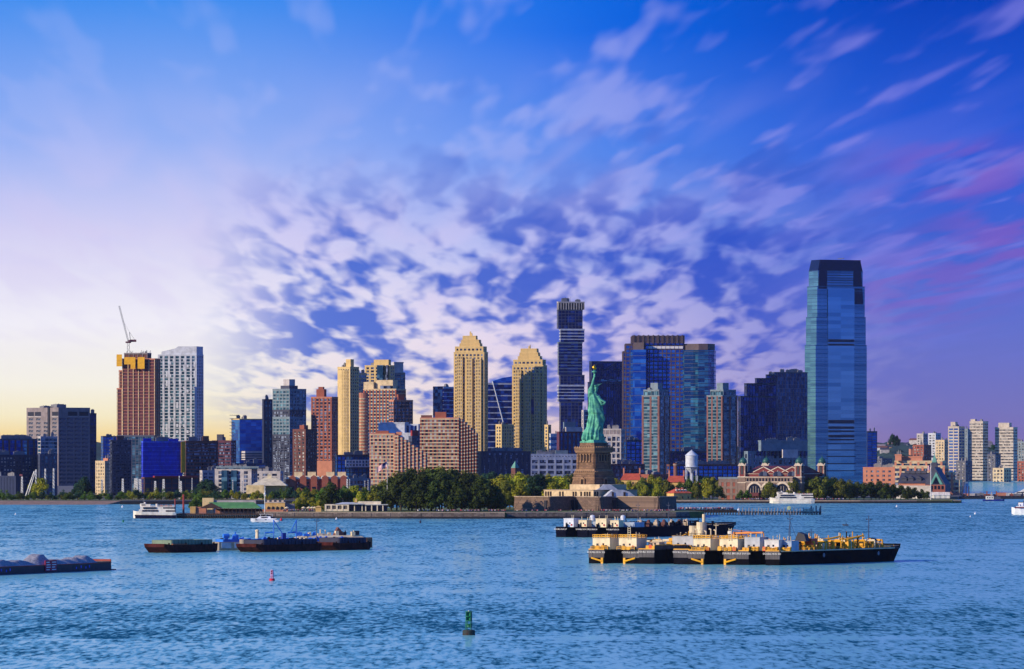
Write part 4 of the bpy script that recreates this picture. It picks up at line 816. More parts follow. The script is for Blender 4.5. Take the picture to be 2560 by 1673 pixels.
# raised arm in its sleeve, hand round the torch
chain([(sp(300, 610), 44 * u), (sp(268, 560, -8 * u), 44 * u), (sp(282, 490, -10 * u), 34 * u), (sp(296, 420, -10 * u), 27 * u), (sp(312, 345, -10 * u), 20 * u), (sp(320, 312, -10 * u), 16 * u)])
chain([(sp(262, 585, -6 * u), 46 * u), (sp(246, 530, -8 * u), 32 * u), (sp(262, 480, -10 * u), 20 * u)])
chain([(sp(250, 600), 36 * u), (sp(236, 640), 26 * u)])
for i in range(5): chain([(sp(318, 300 - i * 11, -10 * u), 9 * u), (sp(334, 296 - i * 11, -26 * u), 7.5 * u), (sp(344, 290 - i * 11, -8 * u), 6.5 * u)], 8)
ball(sp(322, 284, -10 * u), 17 * u, 1, 1, 1.5)
# tablet arm
chain([(sp(390, 640, -10 * u), 38 * u), (sp(428, 710, -30 * u), 34 * u), (sp(462, 782, -40 * u), 26 * u), (sp(500, 772, -40 * u), 19 * u), (sp(512, 750, -40 * u), 14 * u)])
for i in range(4): chain([(sp(504 + i * 5, 764 - i * 4, -46 * u), 6.5 * u), (sp(512 + i * 4, 742 - i * 4, -50 * u), 5.5 * u)], 8)
# hanging cloak at the right
chain([(sp(452, 820, -20 * u), 24 * u), (sp(476, 980, -20 * u), 24 * u), (sp(486, 1090, -20 * u), 18 * u), (sp(470, 1180, -16 * u), 8 * u)])
# neck and head looking to the right
chain([(sp(336, 590), 30 * u), (sp(348, 545), 25 * u), (sp(353, 520), 25 * u)])
ball(sp(355, 490), 38 * u, .92, .88, 1.22, 16); ball(sp(326, 488), 27 * u); ball(sp(362, 524), 24 * u, 1, .8, .8)
q.tube(sp(388, 478), sp(398, 502), 4 * u, 6, 0, 8 * u); q.tube(sp(384, 470, -16 * u), sp(388, 468, 16 * u), 6 * u, 6); ball(sp(387, 524), 8 * u, 1, 2, .6); ball(sp(378, 548), 11 * u)
ball(sp(356, 495, -34 * u), 9 * u, 1, .5, 1.4)
fig = q.build('robed_figure', copper, STA, smooth=True)
rm = fig.modifiers.new('fuse', 'REMESH'); rm.mode = 'VOXEL'; rm.voxel_size = .17; rm.use_smooth_shade = True
MB().lathe([(39 * u, (oy - 466) * u), (45 * u, (oy - 462) * u), (45 * u, (oy - 440) * u), (40 * u, (oy - 436) * u)], sp(357, 0).x, 0, 18).build('diadem', copper, STA)
for i in range(7):
    a = R(-80 + i * 26.6) + R(-20); d = Vector((math.cos(a) * .92, math.sin(a), .55)).normalized()
    MB().tube(sp(357, 448) + Vector((math.cos(a), math.sin(a), 0)) * 40 * u, sp(357, 448) + Vector((math.cos(a), math.sin(a), 0)) * 40 * u + d * 72 * u, 5.5 * u, 5, 0, .8 * u).build('ray', copper, STA)
tx = sp(322, 0).x; ty = -10 * u; f = lambda y: (oy - y) * u
MB().lathe([(2 * u, f(335)), (8 * u, f(325)), (10 * u, f(250)), (14 * u, f(232)), (22 * u, f(218)), (40 * u, f(212)), (42 * u, f(206)), (42 * u, f(192)), (38 * u, f(190)), (38 * u, f(204)), (16 * u, f(200)), (18 * u, f(176)), (26 * u, f(166)), (4 * u, f(164))], tx + 6 * u, ty, 16).build('torch', copper, STA, smooth=False)
gold = mat('gilded_flame', C(240, 176, 40), .3, .8, var=.1)
q = MB(); q.lathe([(12 * u, f(166)), (32 * u, f(150)), (35 * u, f(132)), (30 * u, f(112)), (18 * u, f(94)), (7 * u, f(80)), (1 * u, f(72))], tx + 8 * u, ty, 14)
q.v = [(v[0] + 6 * u * math.sin(v[2] * 2.1) + (v[2] - f(166)) * -.08, v[1] + 3 * u * math.cos(v[2] * 3), v[2]) for v in q.v]; q.build('flame', gold, STA, smooth=True)
q = MB(); c0, c1 = sp(438, 694, -40 * u), sp(524, 742, -40 * u); q.box(0, (c1 - c0).length, -46 * u, 46 * u, -11 * u, 13 * u)
tb = q.build('tablet', copper, STA, tuple(c0)); tb.rotation_euler = (R(12), math.atan2(c0.z - c1.z, c1.x - c0.x), 0)
# ------------------------------------------------------------------ second island with the domed hall, and the shore buildings
DE = 4950.0
sheet('island', [P(1560, 4900), P(1800, 4893), P(2150, 4890), P(2380, 4905), P(2404, 4925), P(2380, 5050), P(2150, 5120), P(1560, 5120)], 2.2, grassm, 4, label='second low island carrying the domed hall')
MB().prism([P(1640, 4890), P(2150, 4886), P(2375, 4900), P(2375, 4906), P(2150, 4893), P(1640, 4898)], -1, 1.5).build('island_edge', wetwall, kind='structure')['label'] = 'dark wet edge of the second island'
MB().prism([P(1640, 4891), P(2150, 4888), P(2402, 4908), P(2402, 4920), P(2150, 4896), P(1640, 4899)], 1.5, 2.5).build('island_edge', cap, kind='structure')['label'] = 'pale coping of the second island'
lime = mat('limestone_trim', C(206, 190, 168), .85, streaks=.2); hallb = mat('hall_brick', C(116, 46, 46), .88, streaks=.2)
ph = R(25); HALL = thing('domed_hall', 'red brick hall with green-domed corner towers and arched gables on the second island', 'hall', (X(1928, DE), DE, 2.2), -ph)
def hx(px): return S(px - 1928, DE) / math.cos(ph)
HZ = lambda y: Z(y, DE) - 2.2
x0, x1 = hx(1862), hx(1994); dep = S(64, DE) / math.sin(ph)
MB().box(x0, x1, 0, dep, 0, HZ(1184)).build('wall', hallb, HALL)
MB().prism([(x0, -.6), (x1, -.6), (x1, dep + .6), (x0, dep + .6)], HZ(1184), HZ(1165), 0, [(x0 + 4, dep * .42), (x1 - 4, dep * .42), (x1 - 4, dep * .58), (x0 + 4, dep * .58)]).build('roof', M['darkroof'], HALL)
MB().box(x0 - .4, x1 + .4, -.5, dep + .4, HZ(1185.5), HZ(1183.8)).build('cornice', lime, HALL)
for i, px in enumerate((1910, 1946, 1982)):
    g = MB().slab([(-9, 0), (9, 0), (9, .8), (0, 5.2), (-9, .8)], -.9, 9); g.build('gable', hallb, HALL, (hx(px) * .98, 0, HZ(1184)))
    MB().slab([(-9.5, .8), (-9.5, 1.5), (0, 6), (9.5, 1.5), (9.5, .8), (0, 5.2)][::-1], -1.2, 0).build('gable_trim', lime, HALL, (hx(px) * .98, 0, HZ(1184)))
    w_ = MB(); w_.slab([(4.6 * math.cos(t * math.pi / 10), 4.0 * math.sin(t * math.pi / 10)) for t in range(11)], -.35, .3); w_.build('lunette', M['gwin'], HALL, (hx(px) * .98, -.75, HZ(1190)))
    MB().lathe([(.1, -.5), (.8, 0), (.1, .5)], 0, 0, 10).build('medallion', lime, HALL, (hx(px) * .98, -1.2, HZ(1178)))
MB().box(hx(1876), hx(1990), -9, -.1, 0, HZ(1193)).build('front_wing', mat('hall_stone', C(132, 112, 100), .85, streaks=.3), HALL)
MB().box(hx(1875), hx(1991), -9.5, 0, HZ(1194), HZ(1192)).box(hx(1875), hx(1991), -9.3, 0, HZ(1206), HZ(1204)).build('wing_cornice', lime, HALL)
for px in (1898, 1932, 1966):
    q = MB(); q.slab([(-5.6, -5), (5.6, -5)] + [(5.6 * math.cos(t * math.pi / 12), 5.6 * math.sin(t * math.pi / 12)) for t in range(13)], -.5, .2); q.build('great_arch', M['wglass'], HALL, (hx(px), -9, HZ(1226)))
    q = MB()
    for t in range(12):
        a, b_ = t * math.pi / 12, (t + 1) * math.pi / 12
        q.slab([(5.6 * math.cos(a), 5.6 * math.sin(a)), (7.2 * math.cos(a), 7.2 * math.sin(a)), (7.2 * math.cos(b_), 7.2 * math.sin(b_)), (5.6 * math.cos(b_), 5.6 * math.sin(b_))], -.9, .1)
    q.build('arch_ring', lime, HALL, (hx(px), -9, HZ(1226)))
    for k in (-3, -1, 1, 3): MB().cbox(k * 1.2, -.55, -5, .25, .3, 9.5 - abs(k)).build('mullion', lime, HALL, (hx(px), -9, HZ(1226)))
for i in range(14): MB().cbox(0, 0, 0, 1.3, .5, 2.4).build('attic_window', M['wglass'], HALL, (hx(1880) + i * 2.85, -9.05, HZ(1203)))
MB().box(hx(1882), hx(1916), -17, -9, HZ(1240), HZ(1232)).build('entrance_canopy', M['darkroof'], HALL)
for i in range(6): MB().cbox(0, 0, 0, .5, .5, HZ(1240)).build('canopy_post', M['brickd'], HALL, (hx(1883 + i * 6.4), -16.5, 0))
def hall_tower(x, y, name='tower'):
    t = put(name, MB().cbox(0, 0, 0, 6.6, 6.6, HZ(1192)).mesh(name, mat('hall_stone', C(132, 112, 100))), HALL, (x, y, 0))
    a = HZ(1192)
    q = MB().cbox(0, 0, a, 5.6, 5.6, HZ(1164) - a)
    q.build('belfry', hallb, t)
    q = MB()
    for i in range(9):
        for sx_ in (-1, 1):
            for sy_ in (-1, 1): q.cbox(sx_ * 2.45, sy_ * 2.45, a + i * 1.0, 1.1, 1.1, .5)
    q.build('quoin_bands', lime, t, kind='stuff')
    MB().cbox(0, 0, HZ(1194), 7.4, 7.4, .9).cbox(0, 0, HZ(1165), 6.9, 6.9, .8).cbox(0, 0, HZ(1208), 7.2, 7.2, .7).build('tower_cornice', lime, t)
    for rt in range(4):
        c, k = math.cos(rt * math.pi / 2), math.sin(rt * math.pi / 2)
        MB().cbox(0, 0, 0, 2.0, .5, 6.5).lathe([(1, 6.5), (.7, 7.2), (.1, 7.5)], 0, 0, 8).build('belfry_opening', M['dark'], t, (2.85 * k, -2.85 * c, HZ(1186)), rt * math.pi / 2)
        MB().slab([(-2.9, 0), (2.9, 0), (1.4, 1.3), (0, 2.0), (-1.4, 1.3)], -.3, .6).build('curved_pediment', lime, t, (3.0 * k, -3.0 * c, HZ(1163)), rt * math.pi / 2)
    z = HZ(1162)
    MB().cyl(0, 0, HZ(1164) + .3, z + 1.2, 2.7, 2.7, 12).lathe([(2.7, z + 1.0), (3.15, z + 1.8), (3.2, z + 2.8), (2.8, z + 4.0), (2.0, z + 5.1), (1.0, z + 5.8), (.35, z + 6.1), (.35, z + 6.9), (.6, z + 7.1), (.1, z + 7.6), (.06, z + 11)], 0, 0, 16).build('dome', mat('dark_green_copper', C(38, 92, 84), .5, .2), t, smooth=False)
for x, y in ((x0 - 1, 0), (x1 + 1, 0), (x0 - 1, dep), (x1 + 1, dep)): hall_tower(x, y)
WNG = Bld('hall_wing', 'brick and stone side wing left of the domed hall', 4960, 1798, 1852, 1844, 20); WNG.tier(1197, ST(mat('hall_stone', C(132, 112, 100)), M['brick'], 6.5, 5.0, 2.4, 2.0)); WNG.box('roof', 1796, 1854, 1193, 1197, M['teal'])
# hospital houses with red roofs
def house(name, label, D, a, b_, yb, ye, yr, wall, roof, ridge=.45, chim=((.2, 3), (.8, 3)), rot=0, dep=14, wins=3, cat='house', z0=None, dorm=0):
    w_ = S(b_ - a, D); zb = Z(yb, D) if z0 is None else z0; r = thing(name, label, cat, (X((a + b_) / 2, D), D + dep / 2, zb), rot)
    he = Z(ye, D) - zb; hr = Z(yr, D) - zb
    MB().cbox(0, 0, 0, w_, dep, he).build('wall', wall, r)
    MB().prism(sq2(w_ / 2 + .7, dep / 2 + .7), he, hr, 0, sq2(w_ / 2 * ridge, .15)).build('roof', roof, r)
    for i in range(wins):
        for k in range(max(1, int(he / 4))):
            x = -w_ / 2 + (i + .5) * w_ / wins
            MB().cbox(0, -dep / 2, 1.2 + k * 3.8, 1.2, .24, 1.9).cbox(0, -dep / 2, 1.0 + k * 3.8, 1.6, .4, .2, 1).build('window', [M['wglass'], wall], r, (x, 0, 0))
    for t, h in chim: MB().cbox(0, 0, 0, 1.2, 1.2, h).cbox(0, 0, h, 1.5, 1.5, .3).build('chimney', M['brick2'], r, ((t - .5) * w_, 0, hr - 1.6))
    for i in range(dorm): MB().cbox(0, 0, 0, 1.5, 2.4, 1.4).slab([(-1, 1.4), (1, 1.4), (0, 2.1)], -1.3, 1.2).build('dormer', lime, r, ((i + .5) / dorm * w_ * .7 - w_ * .35, -dep * .28, he + (hr - he) * .3))
    return r
def sq2(a, b_): return [(-a, -b_), (a, -b_), (a, b_), (-a, b_)]
yw = mat('yellow_render', C(214, 176, 106), .85, streaks=.2)
house('red_roof_house', 'yellow house with a hipped red tile roof at the water beside the fort', 4925, 1674, 1722, 1261, 1233, 1221, yw, M['redroof'], .35, ((.35, 2.2), (.7, 2)), R(24), 14, 3, z0=2.2, dorm=4)
house('red_roof_house', 'large red-roofed house with two chimneys right of the pedestal, behind trees', 5040, 1556, 1604, 1240, 1200, 1184, yw, M['redroof'], .8, ((.08, 6), (.92, 6)), -R(8), 18, 4, z0=2.2)
house('red_roof_house', 'large red-roofed house with chimneys between tree crowns near the water tower', 5040, 1670, 1714, 1240, 1206, 1190, yw, M['redroof'], .8, ((.08, 6), (.92, 6)), -R(8), 18, 4, z0=2.2)
house('red_roof_house', 'red roof just showing above trees left of the domed hall', 5060, 1722, 1756, 1240, 1216, 1208, yw, M['redroof'], .7, (), -R(8), 16, 3, z0=2.2)
WT = thing('water_tower', 'white conical-roofed water tower on legs behind the second island', 'water tower', (X(1729, 5150), 5150, 2.5))
wz = lambda y: Z(y, 5150) - 2.5; r_ = S(16, 5150)
wtm = mat('water_tower_white', C(206, 212, 216), .5, streaks=.3)
MB().cyl(0, 0, wz(1168), wz(1139), r_ * .96, r_ * .96, 28).build('tank', wtm, WT, smooth=False); MB().lathe([(r_ * 1.05, wz(1139)), (r_ * .5, wz(1131)), (.4, wz(1126)), (.1, wz(1124.5))], 0, 0, 28).build('conical_roof', wtm, WT)
MB().lathe([(1.2, wz(1183)), (r_ * .45, wz(1179)), (r_ * .85, wz(1172)), (r_ * .96, wz(1168))], 0, 0, 24).build('bowl', wtm, WT); MB().cyl(0, 0, 0, wz(1182), .9, .9, 10).build('riser', wtm, WT)
MB().lathe([(r_ * 1.15, wz(1168)), (r_ * 1.2, wz(1168) + .2), (r_ * 1.15, wz(1168) + .4), (r_ * .9, wz(1168) + .3)], 0, 0, 24).build('walkway', wtm, WT)
for i in range(6): a = i * math.pi / 3 + .3; MB().tube((r_ * 1.02 * math.cos(a), r_ * 1.02 * math.sin(a), 0), (r_ * .94 * math.cos(a), r_ * .94 * math.sin(a), wz(1168)), .32, 8).build('leg', wtm, WT)
CH = thing('chimney_stack', 'brown brick chimney stack left of the white water tower', 'chimney', (X(1689, 5120), 5120, 2.5)); MB().lathe([(2.1, 0), (1.75, wz(1158) * .96), (2.0, wz(1158) * .97), (2.0, wz(1158)), (1.2, wz(1158))], 0, 0, 16).build('shaft', mat('chimney_brick', C(128, 84, 74), .9, streaks=.3), CH); MB().lathe([(2.15, wz(1163)), (2.15, wz(1163) + .5)], 0, 0, 16).build('collar', lime, CH)
# low-rise along the left shore
b = Bld('waterfront_apartments', 'grey-beige waterfront apartments with dark window columns and glass bays', 5040, 537, 640, 628, 12); b.tier(1172, ST(M['conc2'], M['gwin'], 3.4, 7.5, 3.2, 1.1)).roof(5); b.tier(1166, ST(M['teal'], M['gteal'], 3, 8, .6, .8), 540, 660, ybot=1172)
for px in (562, 586, 618): b.box('glass_bay', px - 8, px + 8, 1176, 1232, M['gteal'], dy=-b.d / 2 + .4, d=5)
b = Bld('waterfront_apartments', 'recessed right wing of the grey-beige waterfront apartments', 5120, 628, 706, 700, 12); b.tier(1178, ST(M['conc2'], M['gwin'], 3.4, 7.5, 3.0, 1.2)).roof(5)
b = Bld('low_office', 'low blue-grey building with a curved dark roof behind the waterfront apartments', 5300, 582, 662, 588, 62); b.tier(1158, ST(M['slate'], M['gblue'], 3.6, 8, .5, 1.0)).roof(3); b.box('curved_roof', 584, 640, 1160, 1170, M['navy'], dy=-6)
b = Bld('low_office', 'low dark block with white roof box left of the teal tower foot', 5350, 500, 560, 506, 60); b.tier(1176, ST(M['conc2'], M['gwin'], 3.4, 6, 1.6, 1.2)).roof(4)
TP = thing('terminal_pavilion', 'cream pavilion with a stepped pale hipped roof among the shore trees', 'pavilion', (X(667, 4960), 4960, 2.5)); tz = lambda y: Z(y, 4960) - 2.5
MB().cbox(-S(28, 4960), 0, 0, S(44, 4960), 18, tz(1213)).build('wall', mat('cream_wall_paint', C(232, 208, 150), .8), TP); MB().cbox(S(22, 4960), 8, 0, S(50, 4960), 18, tz(1214)).build('wall', mat('cream_wall_paint', C(232, 208, 150)), TP)
pale = mat('pale_metal_roof', C(222, 208, 170), .6)
MB().prism(sq2(S(46, 4960), 13), tz(1214), tz(1206), 0, sq2(S(34, 4960), 6)).build('lower_roof', pale, TP, (S(6, 4960), 4, 0)); MB().prism(sq2(S(34, 4960), 9), tz(1206), tz(1194), 0, sq2(S(14, 4960), 1)).build('upper_roof', pale, TP, (S(8, 4960), 8, 0)); MB().cbox(0, 0, 0, 3.4, 3.4, 2.6).prism(sq2(2.1, 2.1), 2.6, 3.8, 0, sq2(.2, .2)).build('cupola', pale, TP, (S(6, 4960), 8, tz(1195)))
for i in range(4): MB().cbox(0, 0, 0, 3, .4, 2.6).build('window', M['wglass'], TP, (-S(46, 4960) + i * 4.4, -9.05, 2))
# brick rows with pale roofs
for (a, b_, yt, lb) in ((716, 800, 1190, 'brick row houses with pale mansard roof, left half of the shore row'), (800, 872, 1190, 'brick row houses with pale mansard roof, right half of the shore row')):
    t = Bld('row_houses', lb, 5060, a, b_, None, 0, 22); t.tier(yt + 8, ST(M['brick'], M['gwin2'], 3.2, 4.4, 2.2, 1.3, band=M['brick']))
    q = MB(); q.prism(sq2(t.w / 2 + .4, 11.4), t.z(yt + 8), t.z(yt), 0, sq2(t.w / 2 - 1.5, 8)); q.build('mansard_roof', pale, t.root)
    for k in range(3):
        x = (k - 1) * t.w * .32; MB().cbox(0, 0, 0, 5.5, 3, t.z(yt + 3) - 2.5).slab([(-2.9, t.z(yt + 3) - 2.5), (2.9, t.z(yt + 3) - 2.5), (0, t.z(yt + 3) - .8)], -1.6, 1.5).build('gabled_bay', M['brick'], t.root, (x, -11.8, 2.5))
        for f_ in range(3): MB().cbox(0, 0, 0, 3.2, .3, 1.7).build('bay_window', M['wglass'], t.root, (x, -13.35, 4.5 + f_ * 3.2))
    for k in range(2): MB().cbox(0, 0, 0, 7, 6, 3.4).build('roof_house', M['sand'], t.root, ((k - .4) * t.w * .4, 3, t.z(yt)))
b = Bld('low_office', 'low blue-roofed sheds right of the brick row houses', 5200, 868, 925, 874, 60); b.tier(1196, ST(M['teal'], M['gwin'], 4, 6, 1.2, 1.2)).roof(3)
# boatyard masts at the left shore: white dry-stack posts
wp = mat('white_post', C(224, 224, 216), .6)
for i, (px, yt, w_) in enumerate(((55, 1192, 2.2), (90, 1174, 1.9), (113, 1172, 1.9), (134, 1171, 1.9), (255, 1198, 1.6), (307, 1197, 2.4), (388, 1203, 2.4), (409, 1198, 2.6), (448, 1190, 1.2), (452, 1203, 2.4), (480, 1195, 1.0), (582, 1200, 1.0), (606, 1200, 1.0), (868, 1198, 2.0), (874, 1198, 1.0), (912, 1202, .9), (920, 1200, .9), (340, 1196, 4.5), (350, 1198, 3.5))):
    h = Z(yt, 4990) - 2.5
    pole = thing('tapered_pylon', 'tall white tapered pylon ' + ['beside the low blue hall', 'rising first before the scattered-window block', 'second of three before the scattered-window block', 'third of three before the grey tower', 'by the dark balcony block', 'below the construction tower', 'below the blue netting', 'left of the red site frame', 'thin, at the red site frame', 'right in the red site frame', 'thin, at the brown slab', 'before the left glass bay', 'before the middle glass bay', 'right of the brick row houses', 'thin, right of the brick row houses', 'first thin one below the salmon terraces', 'second thin one below the salmon terraces', 'stout, left of the red site frame', 'stout twin beside the red site frame'][i], 'pylon', (X(px, 4990), 4990, 2.5), 0)
    w_ *= .5; MB().prism(sq2(w_, w_), 0, h, 0, sq2(w_ * .62, w_ * .62)).build('shaft', wp, pole); q = MB(); [q.tube((w_ * .95, -w_, 1 + k * h / 9), (-w_ * .95, -w_ * .98, 1 + (k + 1) * h / 9), .12, 4) for k in range(8)]; q.build('bracing', M['steel'], pole)
# long-armed white roof trusses of the boat shed
q = thing('mast_frame', 'pair of white masts leaning right on the left shore', 'mast', (X(98, 4975), 4975, 2.5))
MB().tube((-S(36, 4975), -4, 0), (-S(12, 4975), -2, Z(1186, 4975)), .5, 6).tube((-S(30, 4975), -4, 0), (-S(8, 4975), -2, Z(1184, 4975)), .4, 6).build('splayed_mast', wp, q)
# ------------------------------------------------------------------ right shore: old rail terminal and offices
b = Bld('brick_offices', 'long low orange brick offices left of the old rail terminal', 5650, 2160, 2258, 2246, 18); b.tier(1168, ST(M['brick2'], M['gwin'], 4.4, 6.2, 3.2, 2.2)).roof(4)
b = Bld('brick_offices', 'large stepped orange brick offices with pale bands behind the old rail terminal', 5560, 2236, 2408, 2392, 16)
BO = ST(M['brick2'], M['gwin'], 4.2, 7, 2.0, 1.8, band=M['sand'])
b.tier(1164, BO, 2236, 2375); b.tier(1180, BO, 2300, 2392); b.tier(1200, ST(M['sand'], M['gwin'], 4.2, 14, 1.2, 1.6), 2330, 2408); b.tier(1152, BO, 2240, 2368, ybot=1164); b.tier(1141, ST(M['brick2'], M['brick2'], 6, 40, 0, .4), 2252, 2314, ybot=1152); b.tier(1136, ST(M['brick2'], M['brick2'], 6, 40, 0, .4), 2240, 2257, ybot=1152, dy=-6); b.roof(3)
DT = 5240; TR = thing('rail_terminal', 'old rail terminal with steep slate roofs, dormers and a green spire', 'terminal', (X(2290, DT), DT, 2.5), -R(14)); rz = lambda y: Z(y, DT) - 2.5; rx_ = lambda px: S(px - 2290, DT)
MB().box(rx_(2246), rx_(2336), 0, 26, 0, rz(1208)).build('wall', M['brick2'], TR)
MB().add([(rx_(2244), -1, rz(1208)), (rx_(2338), -1, rz(1208)), (rx_(2338), 27, rz(1208)), (rx_(2244), 27, rz(1208)), (rx_(2246), 13, rz(1182)), (rx_(2330), 13, rz(1182))], [(0, 1, 5, 4), (2, 3, 4, 5), (3, 0, 4), (1, 2, 5), (3, 2, 1, 0)]).build('main_roof', M['slateroof'], TR)
for px in (2259, 2276, 2296): MB().cbox(0, 2, 0, 4.6, 5, 2.6).slab([(-2.8, 2.6), (2.8, 2.6), (0, 5)], -1.2, 5).build('dormer', M['slateroof'], TR, (rx_(px), 2, rz(1204)))
for i in range(4): MB().cbox(0, 0, 0, 4.5, 4, 2.4).build('roof_vent', M['slateroof'], TR, (rx_(2262 + i * 14), 13, rz(1184)))
MB().slab([(rx_(2318), 0), (rx_(2366), 0), (rx_(2366), rz(1211)), (rx_(2340), rz(1168)), (rx_(2332), rz(1168)), (rx_(2316), rz(1211))], -6, 22).build('end_gable', M['slateroof'], TR)
MB().slab([(rx_(2328), rz(1211)), (rx_(2334), rz(1211)), (rx_(2344), rz(1190)), (rx_(2354), rz(1211)), (rx_(2361), rz(1211)), (rx_(2344), rz(1180))], -6.6, -5.9).build('gable_trim', M['roofg'], TR)
MB().slab([(-3, 0), (3, 0), (0, 6)], -6.5, -5.8).build('gable_window', M['wglass'], TR, (rx_(2345), 0, rz(1209)))
MB().cbox(0, 0, 0, rx_(2366) - rx_(2318) + .6, .5, rz(1212)).build('end_wall', M['brick'], TR, (rx_(2342), -6.2, 0))
for i in range(5): MB().cbox(0, 0, 0, 1.8, .4, 3).build('window', M['wglass'], TR, (rx_(2324 + i * 9), -6.6, rz(1223)))
MB().cbox(0, 0, rz(1172), 5, 5, rz(1160) - rz(1172)).prism(sq2(2.9, 2.9), rz(1160), rz(1156), 0, sq2(2.0, 2.0)).build('cupola', M['slateroof'], TR, (rx_(2334), 6, 0)); MB().prism(sq2(2.2, 2.2), rz(1156), rz(1136), 0, sq2(.12, .12)).tube((0, 0, rz(1136)), (0, 0, rz(1129)), .14, 5).build('spire', M['roofg'], TR, (rx_(2334), 6, 0))
MB().cbox(0, 0, 0, rx_(2330) - rx_(2244), 7, rz(1209)).build('front_shed_roof', lime, TR, (rx_(2287), -4.6, rz(1214) - rz(1209)))
for nm, a, b_, d, lb in (('tent', 2333, 2374, 5120, 'long white gabled tent right of the old rail terminal'), ('tent', 2292, 2332, 5150, 'low white tents half hidden by trees at the terminal')):
    t = thing(nm, lb, 'tent', (X((a + b_) / 2, d), d, 2.2)); w_ = S(b_ - a, d)
    MB().cbox(0, 0, 0, w_, 9, 2.6).build('wall', mat('tent_white', C(232, 222, 200), .7), t); MB().add([(-w_ / 2 - .3, -5, 2.6), (w_ / 2 + .3, -5, 2.6), (w_ / 2 + .3, 5, 2.6), (-w_ / 2 - .3, 5, 2.6), (-w_ / 2, 0, 5.4), (w_ / 2, 0, 5.4)], [(0, 1, 5, 4), (2, 3, 4, 5), (3, 0, 4), (1, 2, 5)]).build('roof', mat('tent_white', C(232, 222, 200)), t)
    for i in range(4): MB().cbox(0, 0, 0, .15, .15, 5.5).build('tent_pole', M['steel'], t, (-w_ / 2 + .2 + i * (w_ - .4) / 3, -5.1, 0))
# river pier with clutter at right
PR = thing('river_pier', 'low dark pier with rusty clutter reaching into the river at right', 'pier', (X(2470, 5420), 5420, 0)); MB().box(-S(130, 5420), S(220, 5420), -6, 14, .9, 2.2).build('deck', wetwall, PR)
pile = MB().cyl(0, 0, -2, 1.6, .5, .5, 8).mesh('pile', M['brickd'])
for i in range(34): put('pile', pile, PR, (-S(128, 5420) + i * 3.6, -6.2, 0))
rg = random.Random(12)
for i in range(26):
    m_ = rg.choice([M['brick'], M['brick2'], M['plant'], M['navy'], M['conc2']]); MB().cbox(0, 0, 0, rg.uniform(2, 9), rg.uniform(2, 5), rg.uniform(.8, 3)).cbox(rg.uniform(-1, 1), 0, 0, 1, 1, rg.uniform(2, 5)).build('pier_shed', m_, PR, (-S(115, 5420) + i * 4.6, rg.uniform(0, 9), 2.2))
for px in (2398, 2404, 2413, 2420): MB().cyl(0, 0, -2, Z(1216, 5380), .6, .5, 8).build('mooring_post', M['navy'], PR, (S(px - 2470, 5420), -10, 0))
b = Bld('marina_wall', 'dark breakwater with marina sheds right of the rail terminal', 5330, 2330, 2560, None, 0, 30, z0=-1); b.tier(1243, ST(wetwall, wetwall, 3, 40, 0, .2))
# far towers across the river
farb = mat('far_pale_brick', C(188, 176, 160), .85); FT_ = ST(farb, M['gwin2'], 4.2, 40, 0, 2.4); FD = ST(farb, M['gblue'], 4.2, 9, 1.4, 2.0)
for (nm, lb, a, b_, m, yt, capx) in (('far_tower', 'cream banded tower across the river with a dark wing, the left of three', 2372, 2413, 2397, 1066, (2378, 2396, 1055)), ('far_tower', 'cream banded tower across the river with a rounded dark side, the middle of three', 2426, 2472, 2457, 1053, (2428, 2444, 1048)), ('far_tower', 'cream banded tower across the river with a notched top, the right of three', 2490, 2545, 2533, 1068, (2498, 2531, 1057))):
    b = Bld(nm, lb, 8300, a, b_, m, 32, z0=2, group='towers across the river'); b.tier(yt, FD if a == 2372 else FT_); b.box('roof_step', capx[0], capx[1], capx[2], yt, farb); b.roof(2)
for (a, b_, yt, d, wl, lb) in ((2293, 2320, 1084, 9300, 'conc2', 'pale slab on the ridge, left one of a pair'), (2322, 2353, 1083, 9250, 'white', 'pale slab on the ridge, right one of a pair'), (2340, 2378, 1100, 8900, 'sand', 'cream block below the ridge left of the three towers'), (2284, 2330, 1112, 8700, 'brick', 'red brick block on the slope above the rail terminal'), (2412, 2425, 1072, 8800, 'teal', 'pale blue slab between the left and middle far towers'), (2395, 2402, 1100, 8500, 'white', 'thin white tower before the left far tower'), (2546, 2575, 1104, 8900, 'teal', 'blue slab at the far right edge'), (2470, 2503, 1136, 8200, 'slate', 'dark blue block between middle and right far towers'), (2392, 2432, 1152, 8050, 'slate', 'low dark blue block at the foot of the far towers'), (2545, 2575, 1153, 8100, 'brick', 'red and white block at the far right edge'), (2484, 2530, 1170, 8000, 'sand', 'low cream shed at the foot of the right far tower'), (2172, 2232, 1146, 8300, 'slate', 'long low blue block left of the brick offices')):
    b = Bld('far_block', lb, d, a, b_, a + (b_ - a) * .55, 35, z0=2); b.tier(yt, ST(M[wl], M['gwin2'], 4, 6, 2, 1.8)); b.roof(2)
rg = random.Random(31); hm = [M['sand'], M['white'], M['brick2'], M['conc2'], M['cream']]
hb = MB().cbox(0, 0, 0, 1, 1, .7).mesh('wall', M['sand'])
